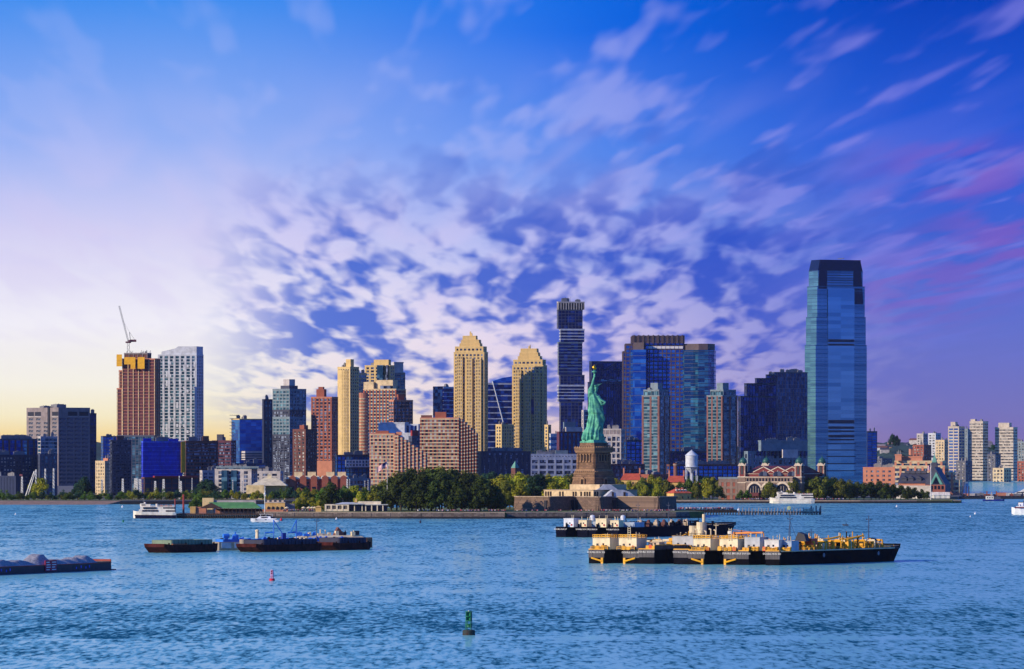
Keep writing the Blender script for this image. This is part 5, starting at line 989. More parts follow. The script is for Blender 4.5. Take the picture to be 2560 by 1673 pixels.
for i in range(58):
    px = 2175 + rg.random() * 385; py = 1112 + rg.random() * 62 * (.5 + .5 * (px - 2170) / 390); d = 9950 - (py - 1112) * 17
    t = thing('hill_house', 'small pale house on the wooded slope across the river', 'house', (X(px, d), d, Z(py + 2, d)), rg.uniform(-.5, .5), 'houses on the far slope')
    w_, d_, h_ = rg.uniform(7, 22), rg.uniform(8, 14), rg.uniform(5, 14); m_ = rg.choice(hm)
    MB().cbox(0, 0, -14, w_, d_, h_ + 14).build('wall', m_, t); MB().add([(-w_ / 2 - .4, -d_ / 2 - .4, h_), (w_ / 2 + .4, -d_ / 2 - .4, h_), (w_ / 2 + .4, d_ / 2 + .4, h_), (-w_ / 2 - .4, d_ / 2 + .4, h_), (-w_ / 2, 0, h_ + 3), (w_ / 2, 0, h_ + 3)], [(0, 1, 5, 4), (2, 3, 4, 5), (3, 0, 4), (1, 2, 5)]).build('roof', rg.choice([M['slateroof'], M['brickd'], M['conc']]), t)
# ------------------------------------------------------------------ trees
bark = mat('bark', C(70, 58, 46), .9)
LEAF = dict(dark=leaf('dark_foliage', C(38, 54, 18), C(72, 86, 26)), green=leaf('green_foliage', C(60, 90, 28), C(100, 124, 38)), lime=leaf('yellow_green_foliage', C(122, 132, 26), C(172, 168, 44)), olive=leaf('olive_foliage', C(78, 90, 28), C(126, 128, 40)), blue=leaf('blue_green_foliage', C(30, 62, 48), C(52, 88, 62)))
def crown_mesh(seed, tall, leaves, lm, r0=.46):
    """unit crown: leaf clumps over several lobes, denser outside, open gaps between"""
    g = random.Random(seed); q = MB(); lobes = []
    for i in range(19):
        t = g.random(); a = g.uniform(0, 6.283); zc = .20 + .68 * t * tall
        rr = r0 * (1 - .65 * max(0, (t - .35) / .65) ** 1.6) * g.uniform(.35, 1.0) * .78
        lobes.append((Vector((rr * math.cos(a), rr * math.sin(a), zc)), g.uniform(.10, .19)))
    lobes.append((Vector((0, 0, .55)), .24)); lobes.append((Vector((0, 0, .8)), .15))
    for i in range(leaves):
        c, r = g.choice(lobes); d = Vector((g.gauss(0, 1), g.gauss(0, 1), g.gauss(0, 1))).normalized(); p = c + d * r * (g.random() ** .35)
        p.z = max(.05, p.z); s = g.uniform(.020, .046)
        nrm = (d + Vector((g.uniform(-.7, .7), g.uniform(-.7, .7), g.uniform(-.2, .9)))).normalized(); u_ = nrm.orthogonal().normalized(); v_ = nrm.cross(u_); k = g.uniform(0, 3.1)
        e, f_ = u_ * math.cos(k) + v_ * math.sin(k), v_ * math.cos(k) - u_ * math.sin(k)
        q.add([p + e * s, p + f_ * s * .7, p - e * s, p - f_ * s * .7], [(0, 1, 2, 3)])
    return q.mesh('crown', lm)
def trunk_mesh(seed):
    g = random.Random(seed); q = MB(); q.tube((0, 0, -.03), (.01, 0, .3), .026, 7, 0, .018); q.tube((.01, 0, .3), (0, .01, .72), .018, 6, 0, .006)
    for i in range(7):
        a = g.uniform(0, 6.28); z = g.uniform(.2, .55); l = g.uniform(.16, .3); q.tube((0, 0, z), (l * math.cos(a), l * math.sin(a), z + g.uniform(.1, .24)), .011, 5, 0, .003)
    return q.mesh('trunk', bark)
CR = {}; TRK = [trunk_mesh(i) for i in range(4)]
def crown(kind, shape, v):
    k = (kind, shape, v)
    if k not in CR: CR[k] = crown_mesh(hash(kind) % 7 * 0 + {'dark': 1, 'green': 2, 'lime': 3, 'olive': 4, 'blue': 5}[kind] * 10 + v, {'round': .8, 'tall': 1.0, 'bush': .55}[shape], 2800 if shape != 'bush' else 1300, LEAF[kind], {'round': .52, 'tall': .36, 'bush': .62}[shape])
    return CR[k]
tr_rng = random.Random(77)
def tree(px, D, ytop, kind, label, group, shape='round', z0=4.0, wide=1.0, name='tree', cat='tree'):
    h = Z(ytop, D) - z0; g = tr_rng; t = thing(name, label, cat, (X(px, D), D, z0), g.uniform(0, 6.28), group)
    v = g.randrange(3); sc = h / (.97 if shape == 'tall' else (.88 if shape == 'round' else .76)); wd = sc * wide
    c = put('crown', crown(kind, shape, v), t); c.scale = (wd, wd, sc)
    k = put('trunk', g.choice(TRK), t); k.scale = (wd * .9, wd * .9, sc * .95)
    return t
# big dark grove on the statue island
for px, D, yt in ((978, 3835, 1196), (1002, 3822, 1188), (1030, 3840, 1178), (1052, 3815, 1185), (1078, 3836, 1176), (1104, 3812, 1184), (1130, 3838, 1178), (1154, 3815, 1190), (1176, 3832, 1186), (1200, 3812, 1196), (1222, 3826, 1204), (1240, 3815, 1218), (1040, 3800, 1206), (1090, 3798, 1204), (1140, 3796, 1208), (1188, 3796, 1214)):
    tree(px, D, yt, 'dark', 'tall dark green tree in the big grove left of the fort', 'dark grove on the statue island', wide=1.05)
for px, D, yt in ((992, 3880, 1183), (1022, 3885, 1176), (1060, 3885, 1174), (1098, 3885, 1172), (1132, 3885, 1177), (1162, 3880, 1182), (1190, 3875, 1188)):
    tree(px, D, yt, 'olive', 'olive green tree lit from the left behind the dark grove', 'lit trees behind the dark grove', wide=1.0)
for px, D, yt, k in ((1252, 3960, 1192, 'lime'), (1274, 3980, 1188, 'lime'), (1298, 3965, 1186, 'lime'), (1318, 3985, 1192, 'olive'), (1370, 3970, 1190, 'lime'), (1390, 3985, 1194, 'lime'), (1408, 3970, 1193, 'lime'), (1426, 3990, 1190, 'olive'), (1262, 3940, 1208, 'olive'), (1302, 3940, 1210, 'lime'), (1386, 3940, 1208, 'lime'), (1236, 3960, 1200, 'lime'), (1446, 4030, 1196, 'lime'), (1462, 4030, 1198, 'olive')):
    tree(px, D, yt, k, 'yellow-green tree in the row between the dark grove and the pedestal', 'yellow-green row left of the pedestal', wide=1.0)
for px, D, yt in ((1336, 3950, 1192), (1350, 3960, 1188)): tree(px, D, yt, 'blue', 'dark blue-green tree standing out in the yellow-green row', 'pair of dark trees in the row', 'tall', wide=.95)
for px, D, yt, k in ((868, 3860, 1224, 'green'), (890, 3862, 1216, 'lime'), (912, 3866, 1220, 'lime'), (934, 3858, 1214, 'olive'), (955, 3862, 1206, 'olive'), (900, 3846, 1232, 'lime'), (928, 3846, 1236, 'lime'), (950, 3840, 1228, 'olive')): tree(px, D, yt, k, 'sunlit yellow-green tree behind the white pavilion', 'trees behind the white pavilion', wide=.9)
tree(826, 3850, 1208, 'dark', 'large dark green tree left of the white pavilion', None, wide=.95); tree(808, 3856, 1222, 'green', 'smaller green tree leaning on the large dark tree', None)
for px, D, yt in ((745, 3835, 1247), (762, 3838, 1243), (782, 3838, 1244), (800, 3832, 1250), (735, 3830, 1254)): tree(px, D, yt, 'lime', 'low sunlit tree behind the cafe terrace', 'low trees behind the cafe', wide=1.1)
for px, D, yt in ((486, 3865, 1246), (498, 3872, 1242), (510, 3878, 1244)): tree(px, D, yt, 'green', 'small green tree beside the orange-brick pier house', 'trees at the pier house', wide=1.1)
# second island
for px, D, yt, k in ((1538, 5060, 1198, 'lime'), (1554, 5000, 1206, 'olive'), (1572, 4990, 1204, 'lime'), (1592, 5000, 1208, 'lime'), (1608, 4980, 1196, 'olive'), (1628, 4990, 1190, 'lime'), (1648, 4985, 1194, 'lime'), (1664, 4980, 1200, 'olive'), (1640, 4960, 1212, 'lime'), (1612, 4960, 1214, 'lime'), (1682, 4990, 1212, 'olive')): tree(px, D, yt, k, 'sunlit olive tree on the second island between fort and red roofs', 'trees right of the pedestal', z0=2.2, wide=.95)
for px, D, yt, k in ((1700, 5000, 1206, 'green'), (1722, 4990, 1200, 'green'), (1742, 4985, 1204, 'olive'), (1762, 4985, 1197, 'lime'), (1782, 4990, 1196, 'lime'), (1802, 4985, 1200, 'olive'), (1820, 4980, 1210, 'olive'), (1744, 4950, 1220, 'olive'), (1774, 4945, 1214, 'lime'), (1800, 4950, 1216, 'olive'), (1724, 4955, 1222, 'green')): tree(px, D, yt, k, 'tree in the clump between the red-roofed house and the domed hall', 'clump left of the domed hall', z0=2.2, wide=.95)
for px in (1852, 1868): tree(px, 4925, 1226, 'green', 'small round green tree before the domed hall entrance', 'pair of small trees before the hall', z0=2.2, wide=1.0)
for i, (px, yt) in enumerate(((1925, 1206), (1944, 1200), (1964, 1196), (1984, 1198), (2004, 1195), (2024, 1197), (2044, 1194), (2064, 1192), (2084, 1196), (2104, 1199), (2124, 1202), (2142, 1206), (1936, 1216), (1974, 1212), (2014, 1212), (2054, 1210), (2094, 1212))): tree(px, 4935 + 12 * (i % 3), yt, 'olive', 'broad olive plane tree before the domed hall', 'plane trees before the domed hall', z0=2.2, wide=1.0)
for i, (px, yt) in enumerate(((2160, 1208), (2178, 1206), (2198, 1204), (2216, 1210), (2234, 1212), (2252, 1214), (2270, 1217), (2288, 1220), (2304, 1224), (2318, 1229), (2190, 1218), (2226, 1220), (2262, 1225))): tree(px, 4945 + 10 * (i % 3), yt, 'dark', 'dark green tree in the low clump below the old rail terminal', 'dark clump below the rail terminal', z0=2.2, wide=1.05)
tree(98, 4990, 1197, 'lime', 'yellow-green round tree between the white pylons at far left', None, z0=2.5, wide=1.1)
# park strip at the left shore
g = random.Random(9)
for i in range(40): px = -6 + i * 8.2 + g.uniform(-3, 3); tree(px, 4862 + g.uniform(0, 40), g.uniform(1227, 1241), g.choice(['green', 'olive', 'blue', 'dark', 'green']), 'low green tree in the park strip along the left beach', 'park strip at the left beach', g.choice(['bush', 'round']), z0=2.5, wide=1.15)
for i in range(36): px = 322 + i * 6.6 + g.uniform(-3, 3); tree(px, 4885 + g.uniform(0, 50), g.uniform(1224, 1240), g.choice(['green', 'olive', 'blue', 'green', 'lime']), 'low green tree in the park strip behind the docked ferry', 'park strip behind the ferry', g.choice(['bush', 'round']), z0=2.5, wide=1.2)
for i in range(34): px = 560 + i * 9.4 + g.uniform(-3, 3); tree(px, 4890 + g.uniform(0, 45), g.uniform(1226, 1238) if 590 < px < 700 else g.uniform(1214, 1236), g.choice(['green', 'lime', 'blue', 'green']), 'green tree along the shore below the brick row houses', 'shore trees below the row houses', 'round', z0=2.5, wide=1.0)
tree(212, 4900, 1194, 'blue', 'large dark blue-green tree at the foot of the grey tower', None, z0=2.5, wide=.9); tree(196, 4905, 1208, 'blue', 'smaller dark tree left of the large one below the grey tower', None, z0=2.5)
for px, yt in ((505, 1204), (518, 1200), (530, 1207)): tree(px, 5010, yt, 'blue', 'dark blue-green tree left of the beige waterfront apartments', 'dark trees by the beige apartments', z0=2.5, wide=1.0)
for px, yt in ((1210, 1186), (1232, 1182), (1256, 1188), (1420, 1190), (1436, 1186), (1722, 1192), (1745, 1190), (1768, 1192)): tree(px, 5200, yt, 'blue', 'dark shaded tree behind the island row, before the low city blocks', 'shaded trees before the city', z0=2.5, wide=1.1)
for i in range(30): px = 2180 + g.random() * 380; py = 1116 + g.random() * 60; d = 9900 - (py - 1112) * 17; tree(px, d, py - g.uniform(8, 14), 'blue', 'distant tree on the slope across the river', 'trees on the far slope', z0=Z(py + 6, d), wide=1.6)
tree(2231, 9500, 1086, 'blue', 'tall lone distant tree on the ridge', None, z0=Z(1118, 9500), wide=.7); tree(2242, 9500, 1090, 'blue', 'second tall distant tree beside the lone one on the ridge', None, z0=Z(1118, 9500), wide=.7)
# ------------------------------------------------------------------ piers and pavilions on the statue island
DP = 3770.0
pz = lambda y: Z(y, DP)
PIER = thing('ferry_pier', 'dark timber ferry pier on piles at the left tip of the statue island', 'pier', (X(560, DP), DP, 0))
timber = mat('dark_timber', C(70, 50, 44), .85, streaks=.3)
MB().box(S(-118, DP), S(104, DP), -8, 30, 2.0, 3.0).build('deck', timber, PIER)
pile = MB().cyl(0, 0, -2, 2.4, .35, .35, 7).mesh('pile', wetwall)
for i in range(40): put('pile', pile, PIER, (S(-116, DP) + i * 1.44, -8.1 + .3 * (i % 2), 0))
MB().box(S(-118, DP), S(104, DP), -7.2, -6.6, .2, 1.9).build('fender_beam', wetwall, PIER)
rail = MB().rail([(S(-118, DP), -7.8, 3.0), (S(104, DP), -7.8, 3.0)], 1.1, .06, 0, 2.4); rail.build('railing', M['steel'], PIER)
for px, h in ((439, 1247), (459, 1236), (461, 1236)): MB().cyl(0, 0, -2, pz(h), .45, .35, 8).build('dolphin', M['red'], PIER, (S(px - 560, DP), -6, 0))
GP = thing('pier_pavilion', 'long open pavilion with a green hipped roof on the ferry pier', 'pavilion', (X(575, DP), DP + 6, 3)); gz = lambda y: Z(y, DP) - 3
groof = mat('green_metal_roof', C(92, 146, 76), .55, streaks=.15)
xa, xb = S(-70, DP), S(78, DP)
MB().add([(xa + 6, -7, gz(1271)), (xb, -7, gz(1271)), (xb, 9, gz(1271)), (xa + 6, 9, gz(1271)), (xa + 4, 2, gz(1256)), (xb - 5, 2, gz(1256))], [(0, 1, 5, 4), (2, 3, 4, 5), (3, 0, 4), (1, 2, 5), (3, 2, 1, 0)]).build('roof', groof, GP)
MB().slab([(xa - 2, gz(1271)), (xa + 13, gz(1271)), (xa + 6, gz(1257))], -7.6, -7.0).build('gable_end', timber, GP)
for i in range(13): MB().cyl(0, 0, 0, gz(1271), .22, .2, 8).build('post', timber, GP, (xa + 7 + i * (xb - xa - 8) / 12, -6.6, 0))
MB().box(xa + 8, xb - 1, 6, 7, 0, gz(1272)).build('back_wall', M['brick2'], GP)
for i in range(9):
    q = MB(); q.slab([(-1.3, 0), (1.3, 0)] + [(1.3 * math.cos(t * math.pi / 8), 1.6 + 1.3 * math.sin(t * math.pi / 8)) for t in range(9)], -.25, .1); q.build('arch', M['brickd'], GP, (xa + 12 + i * 3.1, 5.95, .1))
MB().box(S(-90, DP), S(-62, DP), 4, 16, 0, gz(1268)).build('brick_end_block', M['brick2'], GP); MB().box(S(-102, DP), S(-88, DP), 3, 14, 0, gz(1267)).build('cream_end_block', yw, GP)
MB().box(S(-74, DP), S(-46, DP), 18, 26, 0, gz(1246)).build('stair_house', mat('cream_wall_paint', C(232, 208, 150)), GP); MB().box(S(-46, DP), S(60, DP), 19, 27, 0, gz(1252)).build('rear_hall', M['conc2'], GP)
CF = thing('cafe_building', 'yellow flat-roofed building with dark arches right of the green-roofed pavilion', 'building', (X(688, 3800), 3800, 4)); cz = lambda y: Z(y, 3800) - 4
MB().cbox(0, 0, 0, S(50, 3800), 12, cz(1257)).build('wall', yw, CF); MB().cbox(0, 0, cz(1257), S(51, 3800), 12.6, .5).build('parapet', lime, CF); MB().cbox(S(36, 3800), 3, 0, S(24, 3800), 12, cz(1260)).build('side_wing', M['conc'], CF)
for i in range(4): MB().cbox(0, 0, 0, 1.6, .4, 2.6).lathe([(.8, 2.6), (.5, 3.2), (.1, 3.4)], 0, 0, 8).build('arch', M['dark'], CF, (S(-16 + i * 11, 3800), -6.05, 0))
for i in range(4): MB().cbox(0, 0, 0, 1.4, 1.4, 1.6).build('roof_vent', lime, CF, (S(-18 + i * 12, 3800), 2, cz(1257)))
MB().cbox(S(-18, 3800), -9, 0, 9, 1, 1.4).cbox(S(10, 3800), -11, 0, 12, 1, 1.2).build('terrace_wall', M['brick2'], CF)
um = MB().lathe([(1.7, 2.2), (.9, 2.9), (.05, 3.3)], 0, 0, 10).mesh('canopy', mat('umbrella_cream', C(236, 214, 168), .7)); up = MB().cyl(0, 0, 0, 2.6, .06, .06, 6).mesh('pole', M['steel'])
for i, px in enumerate((717, 759, 772, 780, 787)):
    t = thing('parasol', 'cream parasol on the cafe terrace, ' + ['alone at the left', 'first of four at the right', 'second of four at the right', 'third of four at the right', 'fourth of four at the right'][i], 'parasol', (X(px, 3790), 3790, 4)); put('canopy', um, t); put('pole', up, t)
VP = thing('white_pavilion', 'white flat-roofed pavilion with big framed windows on the statue island shore', 'pavilion', (X(884, 3790), 3790, 4)); vz = lambda y: Z(y, 3790) - 4; vx = lambda px: S(px - 884, 3790)
pvm = mat('pavilion_cream', C(238, 222, 188), .7, streaks=.15)
MB().box(vx(812), vx(872), 0, 12, vz(1264), vz(1261)).box(vx(812), vx(872), 0, 12, 0.3, 1.6).build('left_frame', pvm, VP)
for i in range(5): MB().box(-.55, .55, -.1, 12.1, .31, vz(1263)).build('pier', pvm, VP, (vx(814) + i * (vx(870) - vx(814)) / 4, 0, 0))
pane = MB().box(-1.55, 1.55, .6, .8, 1.6, vz(1264)).box(-.08, .08, .5, .6, 1.6, vz(1264), 1).box(-.8, -.7, .5, .6, 1.6, vz(1264), 1).box(.7, .8, .5, .6, 1.6, vz(1264), 1).mesh('window', [M['wglass'], pvm])
for i in range(4): put('window', pane, VP, (vx(814) + (i + .5) * (vx(870) - vx(814)) / 4, 0, 0))
MB().add([(vx(835), -.3, vz(1261)), (vx(912), -.3, vz(1261)), (vx(912), 12.5, vz(1261)), (vx(835), 12.5, vz(1261)), (vx(855), 6, vz(1256)), (vx(900), 6, vz(1256))], [(0, 1, 5, 4), (2, 3, 4, 5), (3, 0, 4), (1, 2, 5)]).build('pitched_roof', mat('pavilion_roof_grey', C(190, 194, 190), .6), VP)
MB().box(vx(873), vx(915), 1.5, 10, .3, vz(1262)).build('glass_hall', M['wglass'], VP)
for px in (886, 905, 914): MB().box(-.3, .3, 1.2, 1.5, .3, vz(1261)).build('mullion', pvm, VP, (vx(px), 0, 0))
MB().box(vx(895), vx(952), 3, 14, vz(1262), vz(1254)).build('upper_block', pvm, VP); MB().box(vx(915), vx(970), .8, 11, vz(1263), vz(1261)).build('right_roof', mat('pavilion_roof_grey', C(190, 194, 190)), VP)
MB().box(vx(916), vx(968), 1.8, 10, .3, vz(1263)).build('shaded_glazing', M['wglass'], VP)
for px in (929, 943, 957): MB().box(-.35, .35, 1.1, 1.7, .3, vz(1263)).build('column', pvm, VP, (vx(px), 0, 0))
MB().cbox(vx(889), 5, vz(1256), 1.6, 1.6, 2.4).build('chimney', yw, VP)
KS = thing('ticket_kiosk', 'small yellow kiosk left of the white pavilion', 'kiosk', (X(796, 3785), 3785, 4)); MB().cbox(0, 0, 0, 3.6, 3, 3.0).build('wall', yw, KS); MB().prism(sq2(2.2, 1.9), 3, 3.9, 0, sq2(.3, .2)).build('roof', yw, KS)
def pole(name, label, px, D, ytop, z0, r, m, flag=None):
    t = thing(name, label, 'pole' if not flag else 'flagpole', (X(px, D), D, z0)); h = Z(ytop, D) - z0
    MB().tube((0, 0, 0), (0, 0, h), r, 8, 0, r * .6).lathe([(.05, h), (r * 1.3, h + r), (.05, h + 2 * r)], 0, 0, 8).build('shaft', m, t)
    if flag:
        fw, fh, sgn, drop = flag; q = MB(); n = 13; k = 14
        for i in range(k):
            for j in range(n):
                def pt(a, b_):
                    u_ = a / k; return (sgn * u_ * fw, math.sin(u_ * 9) * fw * .08, h - .4 - b_ / n * fh - drop * u_ ** 1.3)
                mi = 2 if (i < k * .42 and j < 7) else (j % 2)
                q.add([pt(i, j), pt(i + 1, j), pt(i + 1, j + 1), pt(i, j + 1)], [(0, 1, 2, 3)], mi)
        q.build('flag', [mat('flag_red', C(178, 34, 52), .8), mat('flag_white', C(236, 230, 226), .8), mat('flag_blue', C(36, 40, 96), .8)], t)
    return t
pole('flagpole', 'flagpole flying a striped flag before the salmon terraced building', 968, 3830, 1152, 4, .22, wp, (S(26, 3830), S(19, 3830) * .75, -1, S(16, 3830)))
pole('flagpole', 'tall white flagpole with a striped flag at the right tip of the second island', 2327, 4915, 1160, 2.3, .38, wp, (S(9, 4915), S(16, 4915) * .8, -1, S(5, 4915)))
lp = pole('light_mast', 'tall white mast standing before the yellow cafe building', 662, 3770, 1218, 3, .32, wp); MB().cbox(0, 0, 0, 1.1, 1.1, 1.2).lathe([(.8, 1.2), (.5, 2.2), (.2, 2.6)], 0, 0, 8).build('lamp_house', wp, lp, (0, 0, Z(1241, 3770) - 3))
# right-hand dock with leaning piles
DK = thing('long_dock', 'long low dark dock with pale piles running right from the statue island', 'dock', (X(1860, 3985), 3985, 0)); kx = lambda px: S(px - 1860, 3985)
MB().box(kx(1690), kx(2052), -3, 5, 1.4, 2.2).build('deck', timber, DK); MB().box(kx(1690), kx(1842), -3.2, 6, 2.2, 3.4).build('approach_wall', wetwall, DK)
lpile = MB().tube((0, 0, -1.5), (.7, 0, 5.0), .34, 7, 0, .28).mesh('leaning_pile', mat('weathered_pile', C(150, 146, 142), .9, streaks=.4)); spile = MB().cyl(0, 0, -2, 2.0, .4, .4, 7).mesh('pile', wetwall)
for i in range(26): put('leaning_pile', lpile, DK, (kx(1846 + i * 8), -3.4 + .5 * (i % 2), -.6 + .5 * math.sin(i * 2.3)))
for i in range(52): put('pile', spile, DK, (kx(1692 + i * 7), -3.2, 0))
MB().box(kx(2008), kx(2032), -3.8, -3.5, .6, 1.4).box(kx(2008), kx(2032), -3.8, -3.5, 1.9, 2.9).box(kx(2008), kx(2032), -3.8, -3.5, 3.3, 3.9).build('fender_panel', mat('fender_pale', C(176, 176, 150), .8), DK)
for px in (2028, 2040, 2051): MB().cyl(0, 0, -2, 6.0, .55, .5, 9).build('dolphin', mat('weathered_pile', C(150, 146, 142)), DK, (kx(px), -2, 0))
MB().lathe([(.1, -.3), (1.3, -.15), (1.3, .15), (.1, .3)], 0, 0, 14).build('round_sign', mat('sign_green', C(190, 206, 150), .6), DK, (kx(1972), -4, 4.6)).rotation_euler = (R(90), 0, 0)

# ------------------------------------------------------------------ crowd on the promenade and the dock
def crowd(name, label, spots, seed):
    g = random.Random(seed); q = MB()
    for (x, y, z) in spots:
        h = g.uniform(1.5, 1.85); m1 = g.randrange(6); a = g.uniform(0, 6.28); wd = g.uniform(.19, .25)
        q.lathe([(wd * .55, z), (wd * .75, z + h * .25), (wd * .9, z + h * .46)], x, y, 6, 6); q.lathe([(wd * .95, z + h * .46), (wd * 1.25, z + h * .62), (wd * 1.35, z + h * .80), (wd * .6, z + h * .86)], x, y, 6, m1); q.lathe([(.05, z + h * .86), (.11, z + h * .9), (.12, z + h * .96), (.04, z + h)], x, y, 6, 7)
        q.tube((x + wd * 1.3 * math.cos(a), y + wd * 1.3 * math.sin(a), z + h * .8), (x + wd * 1.9 * math.cos(a + .3), y + wd * 1.9 * math.sin(a + .3), z + h * .45), .055, 5, m1)
        q.tube((x - wd * 1.3 * math.cos(a), y - wd * 1.3 * math.sin(a), z + h * .8), (x - wd * 1.7 * math.cos(a), y - wd * 1.7 * math.sin(a), z + h * .45), .055, 5, m1)
    o = q.build(name, [mat('cloth_white', C(226, 224, 222)), mat('cloth_red', C(180, 44, 60)), mat('cloth_blue', C(60, 90, 160)), mat('cloth_black', C(28, 28, 36)), mat('cloth_pink', C(206, 150, 160)), mat('cloth_grey', C(120, 120, 130)), mat('trousers', C(40, 42, 60)), mat('skin', C(176, 126, 100))], kind='stuff')
    o['label'] = label; o['category'] = 'crowd'
g = random.Random(3)
crowd('crowd', 'visitors strolling along the promenade before the dark grove and fort', [(X(px, 3758 + dd), 3758 + dd, 4.05) for px, dd in [(g.uniform(1040, 1260), g.uniform(4, 22)) for i in range(70)] + [(g.uniform(1262, 1500), g.uniform(4, 12)) for i in range(34)] + [(g.uniform(1500, 1690), g.uniform(12, 22)) for i in range(110)]], 1)
crowd('crowd', 'queue of visitors packed on the dock approach right of the fort', [(kx(g.uniform(1692, 1838)) + X(1860, 3985), 3985 + g.uniform(-2, 4), 3.4) for i in range(150)], 2)
crowd('crowd', 'guests at the cafe terrace behind low walls', [(X(g.uniform(705, 800), 3788), 3788 + g.uniform(-3, 5), 4.05) for i in range(70)], 4)
crowd('crowd', 'visitors waiting on the quay before the domed hall', [(X(px, 4905), 4905 + g.uniform(0, 8), 2.4) for px in [g.uniform(1850, 1930) for i in range(45)] + [g.uniform(2036, 2110) for i in range(30)]], 5)

# ------------------------------------------------------------------ boats
wht = mat('ship_white', C(238, 230, 212), .4, streaks=.12); hullb = mat('hull_navy', C(18, 22, 52), .9, spec=.1); win = M['wglass']
def loft(secs, m=0):
    """hull from cross-sections: (x, half beam at deck, half beam at keel, deck z, keel z)"""
    q = MB(); vs = []; fs = []
    for (x, bd, bk, zd, zk) in secs: vs += [(x, -bd, zd), (x, -bk, zk), (x, bk, zk), (x, bd, zd)]
    n = len(secs)
    for k in range(n - 1):
        for i in range(4): fs.append((k * 4 + i, k * 4 + (i + 1) % 4, (k + 1) * 4 + (i + 1) % 4, (k + 1) * 4 + i))
    fs.append((3, 2, 1, 0)); fs.append(tuple((n - 1) * 4 + i for i in range(4))); q.add(vs, fs, m); return q
def ferry(name, label, px, D, L, flip, hull2, rot=0.0):
    """three-deck sightseeing ferry, bow at -x"""
    t = thing(name, label, 'ferry', (X(px, D), D, 0), rot); bm = L * .14
    loft([(-L / 2, .4, .2, L * .135, L * .01), (-L * .44, bm * .75, bm * .4, L * .125, 0), (-L * .3, bm, bm * .85, L * .115, -.3), (L * .42, bm, bm * .9, L * .105, -.3), (L * .5, bm * .85, bm * .8, L * .105, 0)]).build('hull', wht, t)
    loft([(-L * .472, .8, .5, L * .062, -.3), (-L * .43, bm * .84, bm * .5, L * .062, -.3), (-L * .3, bm * 1.03, bm, L * .06, -.4), (L * .42, bm * 1.03, bm, L * .056, -.4), (L * .498, bm * .9, bm * .85, L * .056, -.2)]).build('lower_hull', hull2, t)
    MB().box(-L * .36, L * .47, -bm * .94, bm * .94, L * .10, L * .155).build('main_deck_house', wht, t); MB().box(-L * .33, L * .46, -bm * .90, bm * .90, L * .155, L * .205).build('upper_deck_house', wht, t)
    MB().box(-L * .31, -L * .10, -bm * .6, bm * .6, L * .205, L * .245).prism([(-L * .34, -bm * .5), (-L * .20, -bm * .5), (-L * .20, bm * .5), (-L * .34, bm * .5)], L * .205, L * .25).build('bridge', wht, t); MB().box(-L * .335, -L * .21, -bm * .62, bm * .62, L * .248, L * .256).build('bridge_roof', wht, t)
    w1 = MB().box(-L * .011, L * .011, -bm * 1.02, bm * 1.02, 0, L * .028).mesh('window', win)
    for i in range(12): put('window', w1, t, (-L * .27 + i * L * .031, 0, L * .118))
    for i in range(10): put('window', w1, t, (-L * .25 + i * L * .031, 0, L * .166))
    MB().box(L * .26, L * .475, -bm * .955, bm * .955, L * .115, L * .140).box(L * .2, L * .465, -bm * .92, bm * .92, L * .168, L * .192).build('open_gallery', M['dark'], t)
    MB().box(-L * .30, -L * .215, -bm * .63, bm * .63, L * .222, L * .238).build('bridge_window', win, t)
    MB().rail([(-L * .10, -bm * .88, L * .205), (L * .46, -bm * .88, L * .205), (L * .46, bm * .88, L * .205), (-L * .1, bm * .88, L * .205)], L * .02, .07, 0, 2.0).build('deck_railing', wht, t)
    MB().cyl(L * .05, 0, L * .2, L * .25, .9, .8, 10).build('funnel', wht, t); MB().tube((-L * .26, 0, L * .25), (-L * .26, 0, L * .34), .18, 6).tube((-L * .29, 0, L * .30), (-L * .23, 0, L * .30), .1, 5).build('mast', M['steel'], t); MB().lathe([(.2, L * .256), (.9, L * .262), (.2, L * .28)], -L * .23, 0, 8).build('radar', wht, t)
    for i in range(6): MB().cbox(0, 0, 0, 1.5, .6, .8).build('bench', M['red'] if i % 2 else M['navy'], t, (L * .1 + i * L * .055, 0, L * .205))
    return t
ferry('ferry', 'white three-deck ferry with dark blue hull docked at the left pier', 387, 3762, S(108, 3762), 0, hullb).scale = (1, 1, 1.35)
ferry('ferry', 'white three-deck ferry docked before the domed hall', 1980, 4872, S(112, 4872), 0, wht)
Y = thing('catamaran', 'white motor catamaran with dark windows below the cafe', 'boat', (X(662, 3570), 3570, 0)); L = S(70, 3570)
for s_ in (-1, 1): loft([(-L / 2, .3, .1, 2.2, .4), (-L * .35, 1.0, .6, 2.1, -.3), (L * .3, 1.1, .8, 1.9, -.4), (L / 2, 1.0, .7, 1.0, -.2)]).build('hull', mat('gelcoat', C(236, 238, 242), .25), Y, (0, s_ * 2.2, 0))
gel = mat('gelcoat', C(236, 238, 242)); MB().prism([(-L * .30, -2.6), (L * .42, -2.8), (L * .42, 2.8), (-L * .30, 2.6)], 1.4, 2.2).build('bridge_deck', gel, Y); MB().prism([(-L * .28, -2.3), (L * .22, -2.5), (L * .22, 2.5), (-L * .28, 2.3)], 2.2, 3.4, 0, [(-L * .18, -2.0), (L * .2, -2.3), (L * .2, 2.3), (-L * .18, 2.0)]).build('saloon', gel, Y)
MB().prism([(-L * .12, -2.52), (L * .1, -2.6), (L * .1, 2.6), (-L * .12, 2.52)], 2.5, 3.1).build('window', win, Y); MB().box(-L * .2, L * .3, -2.6, 2.6, 4.6, 4.8).build('hard_top', wht, Y)
for x in (-L * .15, L * .05, L * .27):
    for s_ in (-1, 1): MB().tube((x, s_ * 2.2, 3.2), (x, s_ * 2.3, 4.6), .08, 5).build('stanchion', gel, Y)
